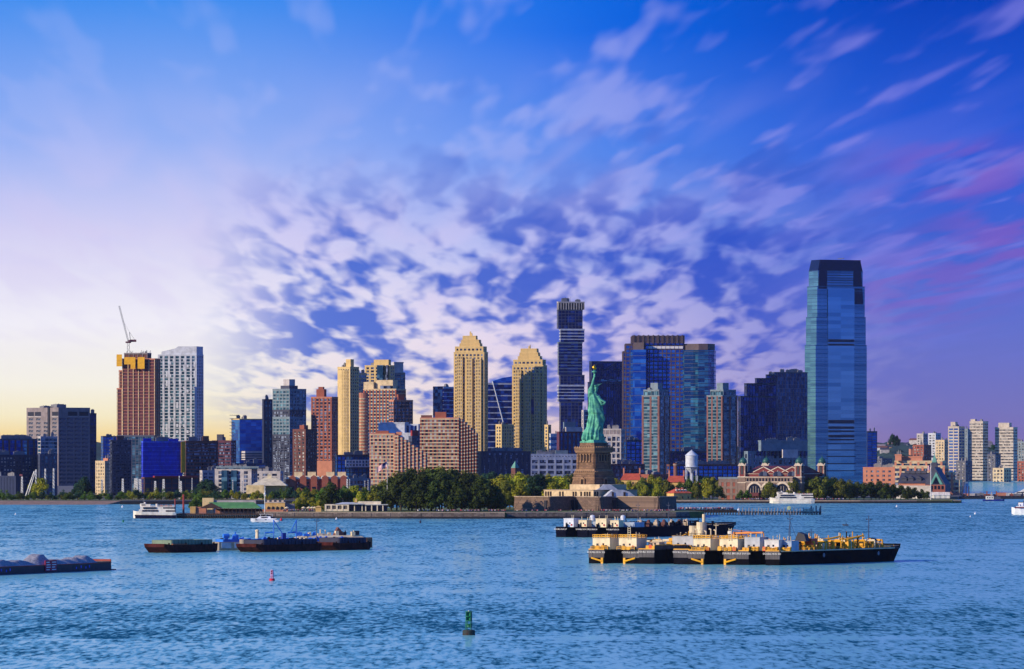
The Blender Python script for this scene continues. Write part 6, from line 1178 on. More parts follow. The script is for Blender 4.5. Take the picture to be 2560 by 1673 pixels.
MB().box(L * .3, L * .42, -2.85, 2.85, 1.0, 1.9).build('stern_cockpit', M['slate'], Y)
for x in (-L * .3, L * .04): MB().cbox(0, 0, 0, 1.0, 6.62, .35).build('porthole', win, Y, (x, 0, 1.2))
TB = thing('tour_boat', 'white tour boat with red trim cut off by the right picture edge', 'boat', (X(2560, 3985), 3985, 0), R(-12)); L = S(62, 3985)
loft([(-L / 2, .4, .1, 5.2, .6), (-L * .36, 2.6, 1.2, 4.6, -.3), (-L * .1, 3.4, 2.6, 4.0, -.4), (L / 2, 3.4, 3, 3.6, -.4)]).build('hull', mat('gelcoat', C(236, 238, 242)), TB); MB().box(-L * .36, L * .46, -3.0, 3.0, 4.4, 5.2).build('red_belt', mat('boat_maroon', C(110, 30, 44), .5), TB); MB().box(-L * .3, L * .4, -2.7, 2.7, 5.2, 5.8).build('upper_deck', gel, TB); MB().box(-L * .22, -L * .02, -1.4, 1.4, 5.8, 8.2).build('wheelhouse', gel, TB); MB().box(-L * .225, -L * .1, -1.2, 1.2, 7.0, 7.8).build('window', win, TB); MB().box(-L * .22, 0, -1.5, 1.5, 8.2, 8.5).cyl(0, 0, 8.4, 9.6, .5, .4, 8).build('roof_gear', M['dark'], TB)
crowd('crowd', 'passengers on the upper deck of the tour boat at the right edge', [(X(2560, 3985) + g.uniform(-6.5, 4), 3985 + g.uniform(-2, 2), 5.8) for i in range(14)], 8)
HB = thing('workboat', 'small boat with a white cabin and blue tug alongside near the river pier', 'boat', (X(2484, 5090), 5090, 0)); L = S(54, 5090)
loft([(-L / 2, 1.5, 1.2, 1.6, -.3), (L * .1, 2.2, 2, 1.4, -.3), (L * .42, 2.0, 1.4, 1.6, -.3), (L / 2, .6, .3, 2.0, -.1)]).build('hull', mat('hull_blue', C(20, 40, 130), .4), HB); MB().box(-L * .36, 0, -1.8, 1.8, 1.4, 4.4).build('cabin', wht, HB); MB().box(L * .04, L * .32, -1.5, 1.5, 1.4, 3.8).cyl(L * .18, 0, 3.8, 5.5, .4, .3, 8).build('wheelhouse', M['slate'], HB)
for i in range(3): MB().cbox(0, 0, 0, .9, 3.7, .9).build('window', win, HB, (-L * .29 + i * L * .11, 0, 2.6))
MT = thing('motor_yacht', 'grey motor yacht moored beyond the river pier at the right edge', 'boat', (X(2560, 5500), 5500, 0)); L = S(90, 5500)
loft([(-L / 2, .4, .2, 4.6, 1), (-L * .3, 2.8, 1.6, 4.0, -.2), (L / 2, 3, 2.4, 3.2, -.3)]).build('hull', M['conc2'], MT); MB().prism([(-L * .3, -2.2), (L * .4, -2.4), (L * .4, 2.4), (-L * .3, 2.2)], 3.6, 6, 0, [(-L * .12, -1.9), (L * .4, -2.2), (L * .4, 2.2), (-L * .12, 1.9)]).prism([(-L * .1, -1.8), (L * .3, -2), (L * .3, 2), (-L * .1, 1.8)], 6, 8, 0, [(0, -1.5), (L * .28, -1.7), (L * .28, 1.7), (0, 1.5)]).build('superstructure', wht, MT); MB().prism([(-L * .2, -2.35), (L * .3, -2.45), (L * .3, 2.45), (-L * .2, 2.35)], 4.4, 5.2).build('window', win, MT)
SB = thing('skiff', 'tiny dark skiff on the open water right of the mooring dock', 'boat', (X(2114, 3395), 3395, 0)); loft([(-1.8, .1, .05, .8, .2), (-.8, .6, .3, .6, -.1), (1.6, .6, .4, .55, -.1)]).build('hull', timber, SB); MB().lathe([(.15, .5), (.25, .9), (.28, 1.2), (.1, 1.3), (.13, 1.5), (.02, 1.62)], .3, 0, 8).build('rower_silhouette' if False else 'skiff_rower', M['navy'], SB)  # last part is the turned figure of a rower in the skiff

# ------------------------------------------------------------------ buoys
def buoy_big(name, label, px, py, h, mh, ml, ms):
    """lighted buoy: drum, open cage, radar reflector panels, lantern"""
    D = DW(py); t = thing(name, label, 'buoy', (X(px, D), D, 0)); r = h * .25
    MB().lathe([(r * .9, -.5), (r * 1.02, 0), (r * 1.02, h * .17), (r * .92, h * .205), (.1, h * .21)], 0, 0, 24).build('drum', mh, t)
    for i in range(4):
        a = i * math.pi / 2 + .5; MB().tube((r * .55 * math.cos(a), r * .55 * math.sin(a), h * .2), (r * .5 * math.cos(a), r * .5 * math.sin(a), h * .93), .10, 6).build('cage_leg', ml, t)
    for z in (.42, .56, .74, .93): MB().lathe([(r * .56, h * z), (r * .60, h * z + .1), (r * .56, h * z + .2), (r * .50, h * z + .1)], 0, 0, 16).build('cage_ring', ml, t)
    for i in range(2):
        c = math.cos(i * math.pi / 2 + .5); k = math.sin(i * math.pi / 2 + .5)
        q = MB(); q.add([(-r * .5 * c, -r * .5 * k, h * .57), (r * .5 * c, r * .5 * k, h * .57), (r * .5 * c, r * .5 * k, h * .92), (-r * .5 * c, -r * .5 * k, h * .92), (-r * .5 * c + .04 * k, -r * .5 * k - .04 * c, h * .57), (r * .5 * c + .04 * k, r * .5 * k - .04 * c, h * .57), (r * .5 * c + .04 * k, r * .5 * k - .04 * c, h * .92), (-r * .5 * c + .04 * k, -r * .5 * k - .04 * c, h * .92)], [(0, 1, 2, 3), (7, 6, 5, 4), (0, 4, 5, 1), (3, 2, 6, 7)]); q.build('reflector_plate', ms, t)
    MB().lathe([(r * .56, h * .745), (r * .56, h * .755)], 0, 0, 12).build('reflector_shelf', ms, t)
    MB().lathe([(r * .3, h * .3), (r * .45, h * .33), (r * .3, h * .44), (.05, h * .46)], 0, 0, 12).build('bell', ml, t); MB().cyl(0, 0, h * .94, h, .16, .14, 8).build('lantern', wht, t)
    return t
gb = mat('buoy_green', C(16, 120, 84), .5, streaks=.3); rb = mat('buoy_red', C(190, 24, 58), .5, streaks=.2)
buoy_big('channel_buoy', 'green lighted cage buoy with rusty drum in the near water', 1172, 1588, 5.7, mat('buoy_rust', C(74, 48, 44), .8, var=.5, scale=1.2, col2=C(36, 60, 56)), gb, gb)
buoy_big('channel_buoy', 'small red lighted cage buoy between the gravel barge and the tankers', 680, 1452, 3.6, rb, mat('buoy_pale', C(206, 150, 190), .5), rb)
def small_buoy(name, label, px, py, h, m, can=False):
    D = DW(py); t = thing(name, label, 'buoy', (X(px, D), D, 0))
    if can: MB().cyl(0, 0, -.3, h, h * .36, h * .36, 12).build('body', m, t); MB().cyl(0, 0, h, h * 1.15, h * .12, h * .12, 8).build('lifting_lug', m, t)
    else: MB().lathe([(h * .3, -.2), (h * .5, h * .15), (h * .46, h * .4), (h * .2, h * .75), (h * .12, h), (.03, h * 1.05)], 0, 0, 14).build('body', m, t); MB().cyl(0, 0, h, h * 1.2, h * .06, h * .06, 6).build('lifting_lug', m, t)
wb_ = mat('buoy_white', C(236, 236, 240), .4)
small_buoy('mooring_buoy', 'white mooring buoy off the second island tip', 2242, 1268, 1.6, wb_); small_buoy('mooring_buoy', 'larger white mooring buoy left of the tour boat', 2438, 1286, 1.5, wb_); small_buoy('mooring_buoy', 'smaller white mooring buoy left of the tour boat', 2426, 1293, 1.0, wb_); small_buoy('mooring_buoy', 'white mooring buoy before the long dock approach', 1846, 1276, 1.6, wb_); small_buoy('mooring_buoy', 'white mooring buoy off the left beach tip', 306, 1269, 1.6, wb_); small_buoy('mooring_buoy', 'white mooring buoy near the left picture edge', 39, 1287, 1.2, wb_); small_buoy('mooring_buoy', 'white mooring buoy below the white pavilion', 841, 1299, 1.3, wb_)
small_buoy('can_buoy', 'small dark green can buoy left of the docked ferry', 308, 1306, 1.4, gb, True); small_buoy('can_buoy', 'small dark can buoy below the big grove', 1051, 1308, 1.5, M['navy'], True); small_buoy('nun_buoy', 'small red cone buoy right of the catamaran', 703, 1302, 1.8, rb)
# ------------------------------------------------------------------ barges
hullk = mat('tanker_black_hull', C(16, 15, 21), .95, streaks=.2, var=.3, spec=.06); greyp = mat('tanker_grey_transom', C(96, 92, 92), .95, streaks=.5, spec=.1); yelp = mat('safety_yellow', C(232, 166, 18), .5, streaks=.15); house_w = mat('deckhouse_cream', C(226, 208, 168), .6, streaks=.12); deckm = mat('deck_grey', C(88, 84, 82), .8, var=.3)
rust = mat('rusty_maroon_hull', C(72, 34, 32), .95, spec=.1, var=.4, streaks=.4, scale=.4); navyh = mat('barge_navy_hull', C(14, 16, 34), .95, streaks=.2, spec=.06); bluep = mat('machinery_blue', C(40, 120, 220), .5); orange = mat('lifeboat_orange', C(220, 80, 40), .5); letter = mat('white_lettering', C(232, 228, 220), .6)
def text(parent, s, loc, size, rot, m):
    """painted words: the letters' outlines turned into one flat mesh"""
    cu = bpy.data.curves.new('lettering', 'FONT'); cu.body = s; cu.size = size; cu.extrude = .02; cu.align_x = 'CENTER'; cu.resolution_u = 2
    tmp = bpy.data.objects.new('lettering_outline', cu); COL.objects.link(tmp); bpy.context.view_layer.update()
    me = bpy.data.meshes.new_from_object(tmp.evaluated_get(bpy.context.evaluated_depsgraph_get())); bpy.data.objects.remove(tmp); bpy.data.curves.remove(cu)
    me.name = 'lettering'; me.materials.clear(); me.materials.append(m)
    o = put('lettering', me, parent, loc); o.rotation_euler = rot
    return o
def tanker(label, px, D, W, L, phi, seed, notch=True, bow=True, hull=hullk, tr=greyp, trim=yelp, words='DOUBLE SKIN', hs=(), zd=5.3, gear=0, zi=0.0, skegs=True, gs=1.0, gx=(-.42, .44)):
    """tank barge seen from its stern: local x across, y along (stern at 0), two stern wings and a tug notch between them"""
    g = random.Random(seed); t = thing('tank_barge', label, 'barge', (X(px, D) + W / 2 * math.cos(phi), D - W / 2 * math.sin(phi), 0), -phi)
    h = W / 2; nw = W * .19; nd = 13.0
    # hull in plan: U-shaped stern, parallel middle, raked bow
    q = MB(); z0 = -1.2
    arc = [(nw * math.cos(math.pi * k / 8), nd - nw + nw * math.sin(math.pi * k / 8)) for k in range(9)] if notch else []
    plan = [(-h, 0), (-nw, 0)] + [(-x, y) for x, y in arc] + [(nw, 0), (h, 0)] if notch else [(-h, 0), (h, 0)]
    back = [(h, L * .86), (h * .86, L * .93), (h * .45, L), (-h * .45, L), (-h * .86, L * .93), (-h, L * .86)]
    rake = 8 if bow else 1
    full = plan + back; low = [(x, y + (.0 if y < L * .5 else -rake * (y - L * .5) / (L * .5))) for x, y in full]
    n = len(full); vs = [(x, y, z0) for x, y in low] + [(x, y, zd + (1.3 * max(0, (y - L * .82) / (L * .18)) if bow else 0)) for x, y in full]
    q.add(vs, [(i, (i + 1) % n, n + (i + 1) % n, n + i) for i in range(n)]); q.build('hull', hull, t)
    # deck made of two halves and a middle, so it stays flat round the notch
    q = MB(); e = .03
    if notch:
        for s_ in (-1, 1): q.box(min(s_ * nw, s_ * h), max(s_ * nw, s_ * h), .02, nd, zd - .4, zd + e)
    q.box(-h + .02, h - .02, nd if notch else 0, L * .86, zd - .4, zd + e); q.prism([(h - .05, L * .86), (h * .85, L * .93), (h * .44, L - .1), (-h * .44, L - .1), (-h * .85, L * .93), (-h + .05, L * .86)], zd - .3, zd + .6)
    q.build('deck', deckm, t)
    # transom plates, lettering, skegs
    for s_ in (-1, 1):
        a, b_ = sorted((s_ * nw, s_ * h)); a -= 0; 
        MB().box(a + .05, b_ + (.25 if s_ > 0 else 0) - (0), -.35, .02, zd - 3.1, zd - .1).build('transom_plate', tr, t)
        if tr is greyp:
            q = MB(); [q.box(a + .4 + k * (b_ - a) / 5, a + .5 + k * (b_ - a) / 5, -.42, -.35, zd - 3, zd - .3) for k in range(5)]; q.build('weld_streaks', greyp, t)
        MB().box(a, b_, -.2, .6, zd - .1, zd + .25).build('trim_rail', trim, t)
        text(t, words if s_ > 0 else words, ((a + b_) / 2, -.40, zd - 1.35), .95, (R(90), 0, 0), letter)
        if skegs:
            xs = s_ * (nw + .7); MB().box(xs - .45, xs + .45, -.7, .1, -1, zd - 3.1).tube((xs, -.6, .9), (xs + s_ * 4.6, -.5, zd - 3.2), .34, 6).build('rudder_strut', trim, t)
    if notch:
        q = MB(); pts = [(-nw, 0)] + [(-x, y) for x, y in arc] + [(nw, 0)]
        for (xa, ya), (xb, yb) in zip(pts[:-1], pts[1:]): q.add([(xa, ya, zd - .4), (xb, yb, zd - .4), (xb, yb, zd + 1.5), (xa, ya, zd + 1.5)], [(0, 1, 2, 3)])
        q.build('notch_bulwark', tr, t)
        q = MB(); [q.tube((xa, ya, zd + 1.5), (xb, yb, zd + 1.5), .16, 5) for (xa, ya), (xb, yb) in zip(pts[:-1], pts[1:])]; q.build('notch_rim', trim, t)
    # deck houses: (x, y, w, d, h, rails, ladder)
    for (x, y, w_, d_, hh, rl, ld, m_) in hs:
        o = MB().cbox(0, 0, 0, w_, d_, hh).cbox(0, 0, hh, w_ + .3, d_ + .3, .18).build('deckhouse', m_, t, (x, y, zd))
        MB().cbox(-w_ * .22, -d_ / 2, .2, .9, .16, 2.0).build('door', M['dark'], o); MB().cbox(w_ * .12, -d_ / 2, 1.6, .7, .14, .7).build('window', win, o)
        MB().lathe([(.42, 0), (.5, .1), (.42, .2), (.34, .1)], 0, 0, 12).build('life_ring', mat('ring_red', C(200, 50, 50), .6), o, (w_ * .3, -d_ / 2 - .1, 1.1)).rotation_euler = (R(90), 0, 0)
        if rl: MB().rail([(-w_ / 2, -d_ / 2, hh), (w_ / 2, -d_ / 2, hh), (w_ / 2, d_ / 2, hh), (-w_ / 2, d_ / 2, hh), (-w_ / 2, -d_ / 2, hh)], 1.3, .17, 0, 1.5).build('roof_railing', trim, o)
        if ld:
            q = MB(); [q.tube((sx_ * .55, -d_ / 2 - .2, hh - .5), (sx_ * .55, -d_ / 2 - .2, hh + 4.2), .11, 5) for sx_ in (-1, 1)]; [q.tube((-.55, -d_ / 2 - .2, hh + k * .75), (.55, -d_ / 2 - .2, hh + k * .75), .09, 4) for k in range(6)]; q.build('ladder', house_w, o, (w_ * .1, 0, 0))
        for k in range(3): MB().tube((0, 0, hh), (0, 0, hh + g.uniform(1.2, 2.4)), .14, 6, 0, .1).lathe([(.1, hh + 1.2), (.32, hh + 1.4), (.1, hh + 1.6)], 0, 0, 8).build('vent_pipe', house_w, o, (g.uniform(-.4, .4) * w_, g.uniform(-.3, .3) * d_, 0))
        if trim is yelp:
            for k in range(4): MB().cbox(0, 0, 0, g.uniform(.8, 1.6), .9, g.uniform(.7, 1.7)).tube((-.5, 0, .6), (.7, 0, .9), .4, 8).build('mooring_winch', g.choice([yelp, yelp, yelp, M['dark'], orange]), t, (x + (k - 1.5) * w_ * .27, y - d_ / 2 - g.uniform(.6, 1.3), zd))
            MB().rail([(x - w_ / 2, y - d_ / 2 - 1.6, zd), (x + w_ / 2, y - d_ / 2 - 1.6, zd)], 1.1, .12, 0, 1.6).build('stern_railing', yelp, t)
    # pipework and deck gear down the length
    if gear:
        for sx_ in (-.18, .0, .18): MB().tube((W * sx_, nd + 2, zd + .9), (W * sx_, L * .84, zd + .9), .28, 7).build('cargo_pipe', trim, t)
        for i in range(gear):
            y = nd + 4 + (L * .8 - nd - 4) * (i + g.random()) / gear; x = g.uniform(*gx) * W; k = g.choice((0, 0, 1, 1, 1, 2, 3, 4, 4, 5)); m_ = g.choice([trim, trim, trim, trim, house_w, hull, trim])
            if k == 0: MB().cyl(0, 0, 0, 1.5, .6, .6, 10).lathe([(.85, 1.5), (.85, 1.7), (.1, 1.9)], 0, 0, 10).build('valve', m_, t, (x, y, zd)).scale = (gs, gs, gs * 1.15)
            elif k == 1: MB().tube((-1.6, 0, 0), (-1.6, 0, 1.9), .22, 6).tube((1.6, 0, 0), (1.6, 0, 1.9), .22, 6).tube((-1.6, 0, 1.9), (1.6, 0, 1.9), .26, 6).build('pipe_arch', m_, t, (x, y, zd)).scale = (gs, gs, gs * 1.15)
            elif k == 2: MB().cbox(0, 0, 0, 2.4, 1.8, 1.7).cbox(.4, 0, 1.7, 1.0, 1.0, .6).build('equipment_box', m_, t, (x, y, zd)).scale = (gs, gs, gs * 1.15)
            elif k == 3: MB().tube((-.8, 0, .9), (.8, 0, .9), .85, 12).cbox(0, 0, 0, 2.2, 1.2, .5).build('winch', m_, t, (x, y, zd)).scale = (gs, gs, gs * 1.15)
            elif k == 4: MB().tube((0, 0, 0), (0, 0, g.uniform(2.5, 4.2)), .16, 6).tube((0, 0, 2.4), (.6, 0, 2.7), .14, 5).build('vent_mast', m_, t, (x, y, zd)).scale = (gs, gs, gs * 1.15)
            else: MB().rail([(-2, 0, 0), (2, 0, 0)], 1.2, .08, 0, 1.3).build('guard_rail', m_, t, (x, y, zd)).scale = (gs, gs, gs * 1.15)
        MB().box(h - .25, h + .18, 1, L * .86, zd - .35, zd + .12).build('gunwale', house_w if trim is yelp else hull, t)
        MB().rail([(h - .3, nd, zd), (h - .3, L * .86, zd)], 1.1, .07, 0, 3.0).build('side_railing', trim, t)
    return t
def derrick(t, x, y, z, mz, tip, m, r=.35):
    q = MB(); q.tube((0, 0, 0), (0, 0, mz), r * 1.5, 8, 0, r * 1.2); q.cbox(0, 0, mz - .6, 1.8, 1.8, 1.2); q.build('crane_post', m, t, (x, y, z))
    q = MB(); q.tube((0, 0, 0), tip, r, 7, 0, r * .6); q.tube((0, 0, 1.4), (tip[0] * .7, tip[1] * .7, tip[2] * .7 + .2), .08, 4); q.tube(tip, (tip[0], tip[1], tip[2] - 1.6), .09, 4); q.build('crane_boom', m, t, (x, y, z + mz))
def mast(t, x, y, z, h, m, stays=True):
    q = MB(); q.tube((0, 0, 0), (0, 0, h), .22, 7, 0, .12).tube((-.9, 0, h * .86), (.9, 0, h * .86), .09, 5)
    if stays: q.tube((-1.4, 0, 0), (0, 0, h * .8), .07, 4).tube((3.6, 2, 0), (0, 0, h * .8), .07, 4)
    q.lathe([(.08, h * .86), (.26, h * .88), (.08, h * .9)], -.9, 0, 8).lathe([(.08, h * .86), (.26, h * .88), (.08, h * .9)], .9, 0, 8); q.build('signal_mast', m, t, (x, y, z))
PH = R(30); D1 = 2240.0; W1 = S(124, D1) / math.cos(PH)
HW = house_w
t1 = tanker('black tank barge with grey notched stern and cream deckhouses, leftmost of the near tankers', 1472, D1, W1, 88, PH, 1, hs=((-W1 * .29, 5, 7.4, 7, 4.2, True, False, HW), (W1 * .27, 4.2, 7.6, 8, 4.3, True, True, HW)), gear=34, gs=1.3, words='DOUBLE SKIN 302')
derr = S(1, D1)
t2 = tanker('tank barge with a tall yellow-rimmed notch and grey tanks, second of the near tankers', 1597, D1 - 11, W1, 88, PH, 2, hs=((-W1 * .33, 7, 4.6, 4, 2.4, False, False, mat('house_beige', C(196, 176, 150), .7)), (W1 * .02, 17, 9, 6, 4.6, False, False, mat('house_grey', C(176, 178, 180), .6))), gear=40, gs=1.4, zd=5.6, words='DOUBLE SKIN 59', skegs=False)
q = MB(); q.cyl(0, 0, 0, 5.2, 1.5, 1.5, 14).cyl(3.4, .4, 0, 6.6, 1.9, 1.9, 14).cyl(4.6, 0, 6.4, 9.6, .6, .6, 10); q.build('exhaust_stack', HW, t2, (W1 * .05, 21, 9.0))
for i in range(5): MB().tube((0, 0, 0), (0, 0, 3.4 - .4 * (i % 3)), .26, 8).tube((0, 0, 3.2 - .4 * (i % 3)), (-.8, 0, 3.5 - .4 * (i % 3)), .28, 7).build('gooseneck_vent', HW, t2, (W1 * .22 + i * 1.5, 17 + i, 9.6))
MB().rail([(-W1 * .2, 14, 10.2), (W1 * .46, 14, 10.2)], 1.2, .1, 0, 2).box(-W1 * .2, W1 * .46, 14, 20, 10.0, 10.25).build('catwalk', hullk, t2); MB().cyl(0, 0, 0, 4.4, 2.2, 2.2, 16).build('tank', mat('house_grey', C(176, 178, 180)), t2, (W1 * .36, 19, 5.6)); derrick(t2, -W1 * .22, 15, 5.6, 3.4, (5.5, 2, 2.2), yelp)
t3 = tanker('tank barge with cream deckhouses and orange crane boom, third of the near tankers', 1722, D1 - 22, W1, 88, PH, 3, hs=((-W1 * .28, 5, 7.2, 7, 4.2, True, False, HW), (W1 * .27, 4.4, 7.6, 8, 4.2, True, True, HW)), gear=40, gs=1.4, words='DOUBLE SKIN 303')
derrick(t3, -W1 * .02, 16, 5.3, 6.2, (13.5, -1.5, .4), mat('crane_orange', C(206, 120, 24), .5), .55); mast(t3, -W1 * .26, 12, 9, 6.4, HW, False)
t4 = tanker('long black tank barge with crowded yellow deck, bow right, nearest of the tankers', 1838, D1 - 32, S(106, D1) / math.cos(PH), 112, PH, 4, hs=((-W1 * .16, 6, 6.4, 7, 4.9, False, False, mat('house_grey', C(176, 178, 180))), (W1 * .23, 5, 6.0, 6, 4.0, False, False, mat('house_pale', C(206, 202, 196), .6)), (W1 * .44, 8, 4.4, 6, 3.6, False, False, bluep if False else mat('house_bluegrey', C(150, 166, 186), .6))), gear=96, words='DOUBLE SKIN 501', skegs=False, gs=1.35, gx=(-.30, .44))
mast(t4, W1 * .06, 24, 5.3, 13.5, M['navy']); mast(t4, W1 * .2, 84, 5.3, 12.5, M['navy'], False); mast(t4, W1 * .0, 44, 5.3, 7.5, M['navy'], False)
derrick(t4, W1 * .15, 38, 5.3, 2.6, (7.5, 9, 2.3), yelp, .5); derrick(t4, W1 * .15, 58, 5.3, 2.6, (7.5, 9, 2.5), yelp, .5)
MB().box(-1.6, 1.6, -2.6, 2.6, 0, 2.4).build('lifeboat', orange, t4, (W1 * .30, 31, 7.2)); MB().cbox(0, 0, 0, 4, 4, 4).build('control_cabin', HW, t4, (W1 * .28, 40, 5.3)); MB().slab([(-2.5, 0), (2.5, 0), (1.6, 2.6), (-1, 3.4)], -1.5, 1.5).build('canvas_cover', M['dark'], t4, (W1 * .25, 26, 8.6)); MB().slab([(-2.2, 0), (2.2, 0), (1, 1.8), (-1, 2.4)], -1.5, 1.5).build('canvas_cover', M['dark'], t4, (W1 * .2, 88, 6.8))
for y in (36, 82): MB().lathe([(.05, 0), (.75, .1), (.8, .3), (.05, .35)], 0, 0, 14).build('draught_disc', mat('disc_grey', C(150, 146, 150), .6), t4, (S(106, D1) / math.cos(PH) / 2 + .05, y, 3.3)).rotation_euler = (0, R(90), 0)
MB().lathe([(.1, 0), (1.0, .2), (1.0, 1.2), (.1, 1.4)], 0, 0, 14).build('spot_lamp', letter, t3, (W1 * .02, 12, 11.2))
D2 = 2932.0; W2 = S(78, D2) / math.cos(PH); zb = mat('house_white_shade', C(214, 218, 222), .6)
r1 = tanker('navy tank barge with two white deckhouses, left of the two farther tankers', 1390, D2, W2, 100, PH, 11, True, True, navyh, navyh, navyh, 'DOUBLE SKIN 57', ((-W2 * .16, 5, 5.6, 6, 4.2, False, False, zb), (W2 * .30, 4, 4.6, 5, 3.4, False, False, house_w)), 5.0, 10, skegs=False)
r2 = tanker('navy tank barge with long dark hull and raised bow, right of the two farther tankers', 1466, D2 - 8, W2, 134, PH, 12, True, True, navyh, navyh, navyh, 'DOUBLE SKIN 53', ((-W2 * .10, 5, 6.0, 6, 4.2, False, False, house_w), (W2 * .34, 4, 4.8, 5, 3.4, False, False, house_w)), 5.0, 40, skegs=False)
for t_ in (r1, r2): MB().lathe([(1.2, 0), (1.3, 1.6), (1.0, 2.6), (.1, 2.9)], 0, 0, 12).build('water_tank', zb, t_, (W2 * .44, 7, 8.2)); MB().cbox(0, 0, 0, 7, 9, 2.4).build('hose_rack', mat('house_bluegrey', C(150, 166, 186)), t_, (W2 * .44, 18, 5))
mast(r2, -W2 * .1, 40, 5, 12, M['slate'], False); mast(r2, W2 * .2, 62, 5, 12, M['slate'], False); MB().slab([(-2.5, 0), (2.5, 0), (1, 2.2), (-1, 3)], -1.5, 1.5).build('canvas_cover', M['brickd'], r2, (W2 * .2, 82, 5.2))
for i in range(7): MB().cbox(0, 0, 0, 2.2, 2.4, 2.2).lathe([(1.0, 2.2), (.8, 3.2), (.1, 3.5)], 0, 0, 8).build('pump_house', M['brickd'] if i % 2 else mat('house_beige', C(196, 176, 150)), r2, (W2 * .3, 30 + i * 8, 5))

# ---- middle-left: rusty hopper barges in a string, a tank barge with blue machinery between
def hopper(label, pa, Da, pb, Db, W, zd, coam, m, cm, bow=True, cargo=None):
    A = Vector((X(pa, Da), Da, 0)); B = Vector((X(pb, Db), Db, 0)); L = (B - A).length; ang = math.atan2((B - A).y, (B - A).x)
    t = thing('hopper_barge', label, 'barge', tuple((A + B) / 2), ang); h = W / 2
    loft([(-L / 2, h * .9, h * .85, zd + .5, zd - .9), (-L / 2 + 5, h, h, zd, -.8), (L / 2 - 3, h, h, zd, -.8), (L / 2, h * .95, h * .9, zd + .3, zd * .2)]).build('hull', m, t, (0, h, 0))
    for y0 in (.9, W - 1.2): MB().box(-L / 2 + 5, L / 2 - 3, y0, y0 + .35, zd, zd + coam).build('coaming', cm, t)
    MB().box(-L / 2 + 5, -L / 2 + 5.4, 1, W - 1, zd, zd + coam * .98).build('end_coaming', cm, t); MB().box(L / 2 - 3.4, L / 2 - 3, 1, W - 1, zd, zd + coam * .98).build('end_coaming', cm, t)
    k = max(6, int(L / 3)); q = MB()
    for i in range(k): q.box(-L / 2 + 5.2 + i * (L - 8.6) / k, -L / 2 + 5.4 + i * (L - 8.6) / k, .62, .9, zd, zd + coam * .96)
    q.build('coaming_ribs', cm, t); MB().box(-L / 2 + 5.4, L / 2 - 3.4, 1.2, W - 1.2, zd - 2, zd + .1).build('hold', M['dark'], t)
    for x in (-L * .42, -L * .1, L * .2, L * .43): MB().cyl(-.25, 0, 0, .8, .2, .2, 8).cyl(.25, 0, 0, .8, .2, .2, 8).build('bollard', m, t, (x, .45, zd))
    return t
lightg = mat('coaming_green', C(118, 140, 118), .7, streaks=.4); darkb = mat('coaming_navy', C(34, 40, 70), .7, streaks=.3); rustl = mat('rust_light', C(150, 92, 60), .85, var=.4, scale=.6)
h1 = hopper('rusty maroon hopper barge with pale green coaming, left end of the middle string', 414, 2470, 546, 2500, 12, 3.3, 2.0, rust, lightg)
MB().box(-13, -3, .05, .9, 3.32, 3.75).build('rust_stained_rail', rustl, h1)
h2 = hopper('rusty maroon hopper barge with navy coaming, middle of the string', 644, 2490, 806, 2528, 12, 3.0, 2.1, rust, darkb)
MB().cbox(-14.5, 3, 3.0, 6, 3, .7).build('rust_stained_rail', rustl, h2)
h3 = hopper('rusty maroon hopper barge with navy coaming, right end of the string', 836, 2535, 929, 2560, 12, 3.0, 2.3, rust, darkb)
TBG = thing('crane_barge', 'grey tank barge with bright blue machinery and derricks behind the hopper string', 'barge', (X(548, 2530), 2530, 0), R(24)); L = 62
MB().box(0, L, 0, 15, -1, 3.6).build('hull', mat('barge_beige', C(150, 136, 120), .8, streaks=.4), TBG); MB().cyl(11, -.3, -.6, 4.8, 1.7, 1.7, 16).build('fender_column', mat('fender_tan', C(166, 148, 128), .8), TBG)
for i in range(2): MB().box(1 + i * 6, 5.5 + i * 6, -.15, 0, 1, 3.4).build('hull_plate', mat('house_bluegrey', C(150, 166, 186)), TBG)
g = random.Random(21)
MB().box(3, 20, 3, 12, 3.6, 4.7).build('pump_deck', bluep, TBG); MB().tube((3, 3, 6.2), (5.6, 3, 6.2), .95, 14).cbox(4.2, 3, 4.7, 1.6, 1.2, .8).build('drum_tank', bluep, TBG); MB().cyl(9, 4, 4.7, 6.4, 1.4, 1.4, 14).lathe([(1.5, 6.4), (.9, 6.8), (.3, 7.0), (.3, 7.9)], 9, 4, 14).build('dome_tank', bluep, TBG); MB().cyl(19, 4, 5, 8, .8, .7, 8).lathe([(.9, 8), (.9, 8.6), (.1, 9)], 19, 4, 8).build('vent_mast', HW, TBG)
for i in range(34):
    x, y = 5 + 52 * (i + g.random()) / 34, g.uniform(1, 12); k = g.randrange(4); m_ = g.choice([bluep, bluep, HW, M['dark'], bluep])
    if k == 0: MB().cyl(0, 0, 0, g.uniform(1, 2.4), .6, .5, 9).build('valve', m_, TBG, (x, y, 3.6))
    elif k == 1: MB().tube((0, 0, .8), (5, 1, 1.4), .3, 7).build('cargo_pipe', m_, TBG, (x, y, 3.6))
    elif k == 2: MB().cbox(0, 0, 0, 2.2, 1.6, 1.6).cbox(.3, 0, 1.6, .8, .8, .5).build('equipment_box', m_, TBG, (x, y, 3.6))
    else: MB().tube((-.8, 0, .9), (.8, 0, .9), .8, 10).cbox(0, 0, 0, 2, 1, .5).build('winch', m_, TBG, (x, y, 3.6))
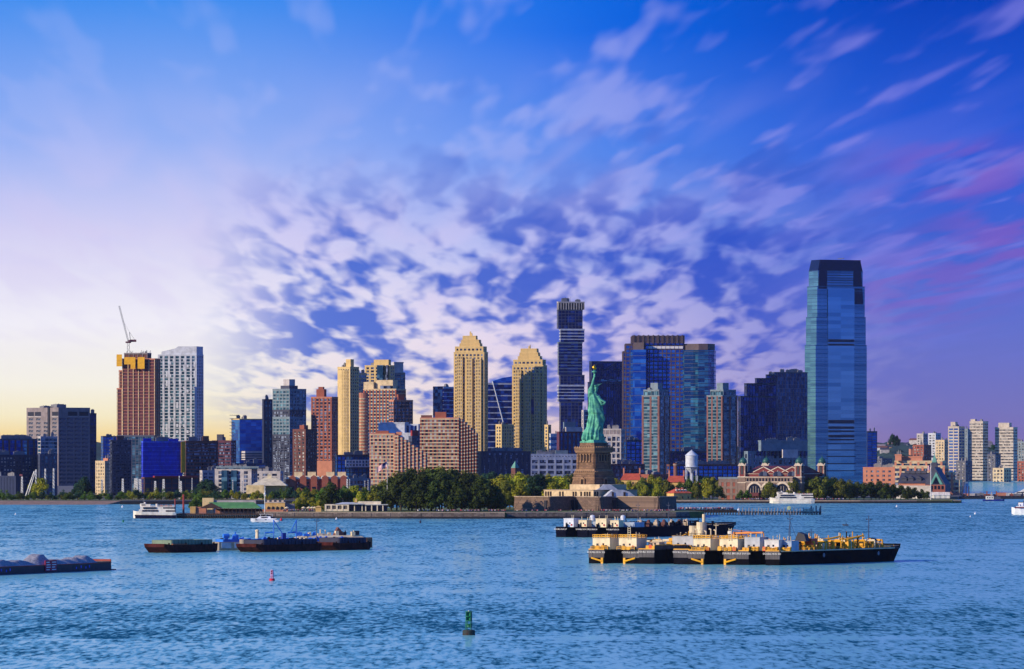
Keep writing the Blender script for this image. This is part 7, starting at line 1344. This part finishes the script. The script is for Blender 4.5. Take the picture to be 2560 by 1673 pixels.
for x, dr in ((27, 1), (37.5, -1)):
    q = MB(); q.tube((0, 0, 0), (0, 0, 8.8), .24, 7).tube((-3.4, 1.5, 3.2), (.4, 0, 3.4), .34, 6).tube((-3.4, 1.5, 0), (-3.4, 1.5, 3.2), .14, 5).tube((0, 0, 8.6), (5.6 if dr > 0 else -2.6, 0, .8 if dr > 0 else 3.6), .2, 6); q.build('derrick', bluep, TBG, (x, 5, 4.2))
mast(TBG, 47, 5, 3.6, 10, M['slate'], False); MB().cbox(0, 0, 0, 1.6, 1.6, 3.8).build('blue_locker', mat('machinery_navy', C(20, 50, 150), .5), TBG, (30.5, 2, 3.6))
LT = thing('deck_barge', 'cream-decked barge with heaped gear behind the navy coaming', 'barge', (X(735, 2600), 2600, 0), R(20)); MB().prism([(0, 0), (34, 0), (38, 5), (34, 10), (0, 10)], -1, 4.4).build('hull', rustl, LT); MB().prism([(2, 1), (33, 1), (35, 5), (33, 9), (2, 9)], 4.4, 5.4, 0, [(6, 2), (31, 2), (33, 5), (31, 8), (6, 8)]).build('raised_deck', HW, LT)
for i in range(12): MB().cbox(0, 0, 0, g.uniform(1, 3), 2, g.uniform(.8, 2.2)).cyl(.4, 0, 0, g.uniform(1.5, 3), .3, .3, 7).build('deck_gear', g.choice([HW, HW, M['dark'], bluep]), LT, (4 + i * 2.4, g.uniform(2, 7), 5.2))
MB().slab([(-2.4, 0), (2, 0), (1.2, 1.6), (-.6, 3.6)], -1.5, 1.5).build('canvas_cover', M['brickd'], LT, (22, 4, 5.4))

# ---- gravel barge at the left edge
A = Vector((X(-160, 1980), 1980, 0)); B = Vector((X(278, 2112), 2112, 0)); L = (B - A).length
GBG = thing('gravel_barge', 'long barge heaped with grey gravel and a red signboard, cut by the left edge', 'barge', tuple(A), math.atan2((B - A).y, (B - A).x))
hm_ = mat('gravel_barge_hull', C(40, 52, 58), .6, var=.4, streaks=.4, col2=C(66, 50, 54)); rim = mat('rim_rust', C(150, 70, 60), .8)
MB().box(0, L, 0, 11, -1, 2.55).build('hull', hm_, GBG); MB().box(0, L, -.12, .3, 2.55, 2.85).box(0, L, 10.7, 11.1, 2.55, 2.85).box(L - .4, L + .1, 0, 11, 2.55, 3.9).build('rim', rim, GBG); MB().box(L - 9, L - .5, .4, 10.6, 2.5, 3.2).build('end_deck', mat('end_deck_wood', C(190, 140, 100), .85), GBG)
gravel = mat('gravel', C(150, 150, 156), .95, var=.3, scale=1.2, bump=.2)
g = random.Random(6); vs = []; fs = []; nx, ny = 150, 16
peaks = [(L - 13.5, 2.4, 5.5), (L - 22, 1.9, 5), (L - 30, 1.4, 6), (L - 40, 1.5, 7), (L - 51, 3.4, 6.5), (L - 68, 1.6, 9), (L - 82, 1.9, 10), (L - 100, 1.5, 10), (L - 118, 2, 10), (L - 136, 2, 10)]
for i in range(nx + 1):
    for j in range(ny + 1):
        x = 1 + (L - 10) * i / nx; y = .5 + 10 * j / ny; e = min(1, min(y - .4, 10.7 - y) / 3.2); hh = max(math.exp(-((x - a) / w_) ** 2) * h_ for a, h_, w_ in peaks) + .5
        vs.append((x, y, 2.5 + max(0, e) * (hh + .25 * mnoise.noise(Vector((x * .4, y * .4, 0))) + .12 * mnoise.noise(Vector((x * 1.3, y * 1.3, 3))))))
for i in range(nx):
    for j in range(ny): a = i * (ny + 1) + j; fs.append((a, a + ny + 1, a + ny + 2, a + 1))
q = MB(); q.add(vs, fs); q.build('gravel_heap', gravel, GBG, smooth=True)
sx0 = L - 56; sb = MB().box(0, 9.5, -.35, -.13, .6, 4.4).build('signboard', mat('sign_red', C(176, 24, 60), .6), GBG, (sx0, 0, 0))
for r_ in range(4):
    for k in range(2): MB().box(.9 + k * 4.6, .9 + k * 4.6 + (3.4 if (r_ + k) % 3 else 2.6), -.42, -.35, 3.5 - r_ * .85, 3.85 - r_ * .85).build('sign_stripe', letter, sb)
bm = mat('blue_marks', C(40, 90, 220), .6)
for k, x in enumerate((L - 95, L - 91, L - 87, L - 84, L - 30, L - 26, L - 22, L - 19)): MB().box(0, .7, -.1, -.02, 1.2 if k % 2 else .9, 2.1 if k % 2 else 1.7).build('hull_mark', bm, GBG, (x, 0, 0))
MB().cbox(0, 0, -1, 4, 2.4, 1.3).lathe([(.4, .3), (.5, 1.2), (.1, 1.5)], -.5, 0, 8).build('tow_float', M['dark'], GBG, (L + 4, 2, 0))
# ------------------------------------------------------------------ the air over the harbour
hz = bpy.data.materials.new('harbour_haze'); hz.use_nodes = True; t = NT(hz.node_tree); t.n.clear()
pv = t.new('ShaderNodeVolumePrincipled'); pv.inputs['Color'].default_value = (0.62, 0.76, 0.95, 1); pv.inputs['Density'].default_value = 7e-6; pv.inputs['Anisotropy'].default_value = 0.2
ou = t.new('ShaderNodeOutputMaterial'); t.l.new(pv.outputs[0], ou.inputs['Volume'])
MB().box(-9500, 9500, -2000, 16000, -6, 300).build('haze', hz, kind='stuff')
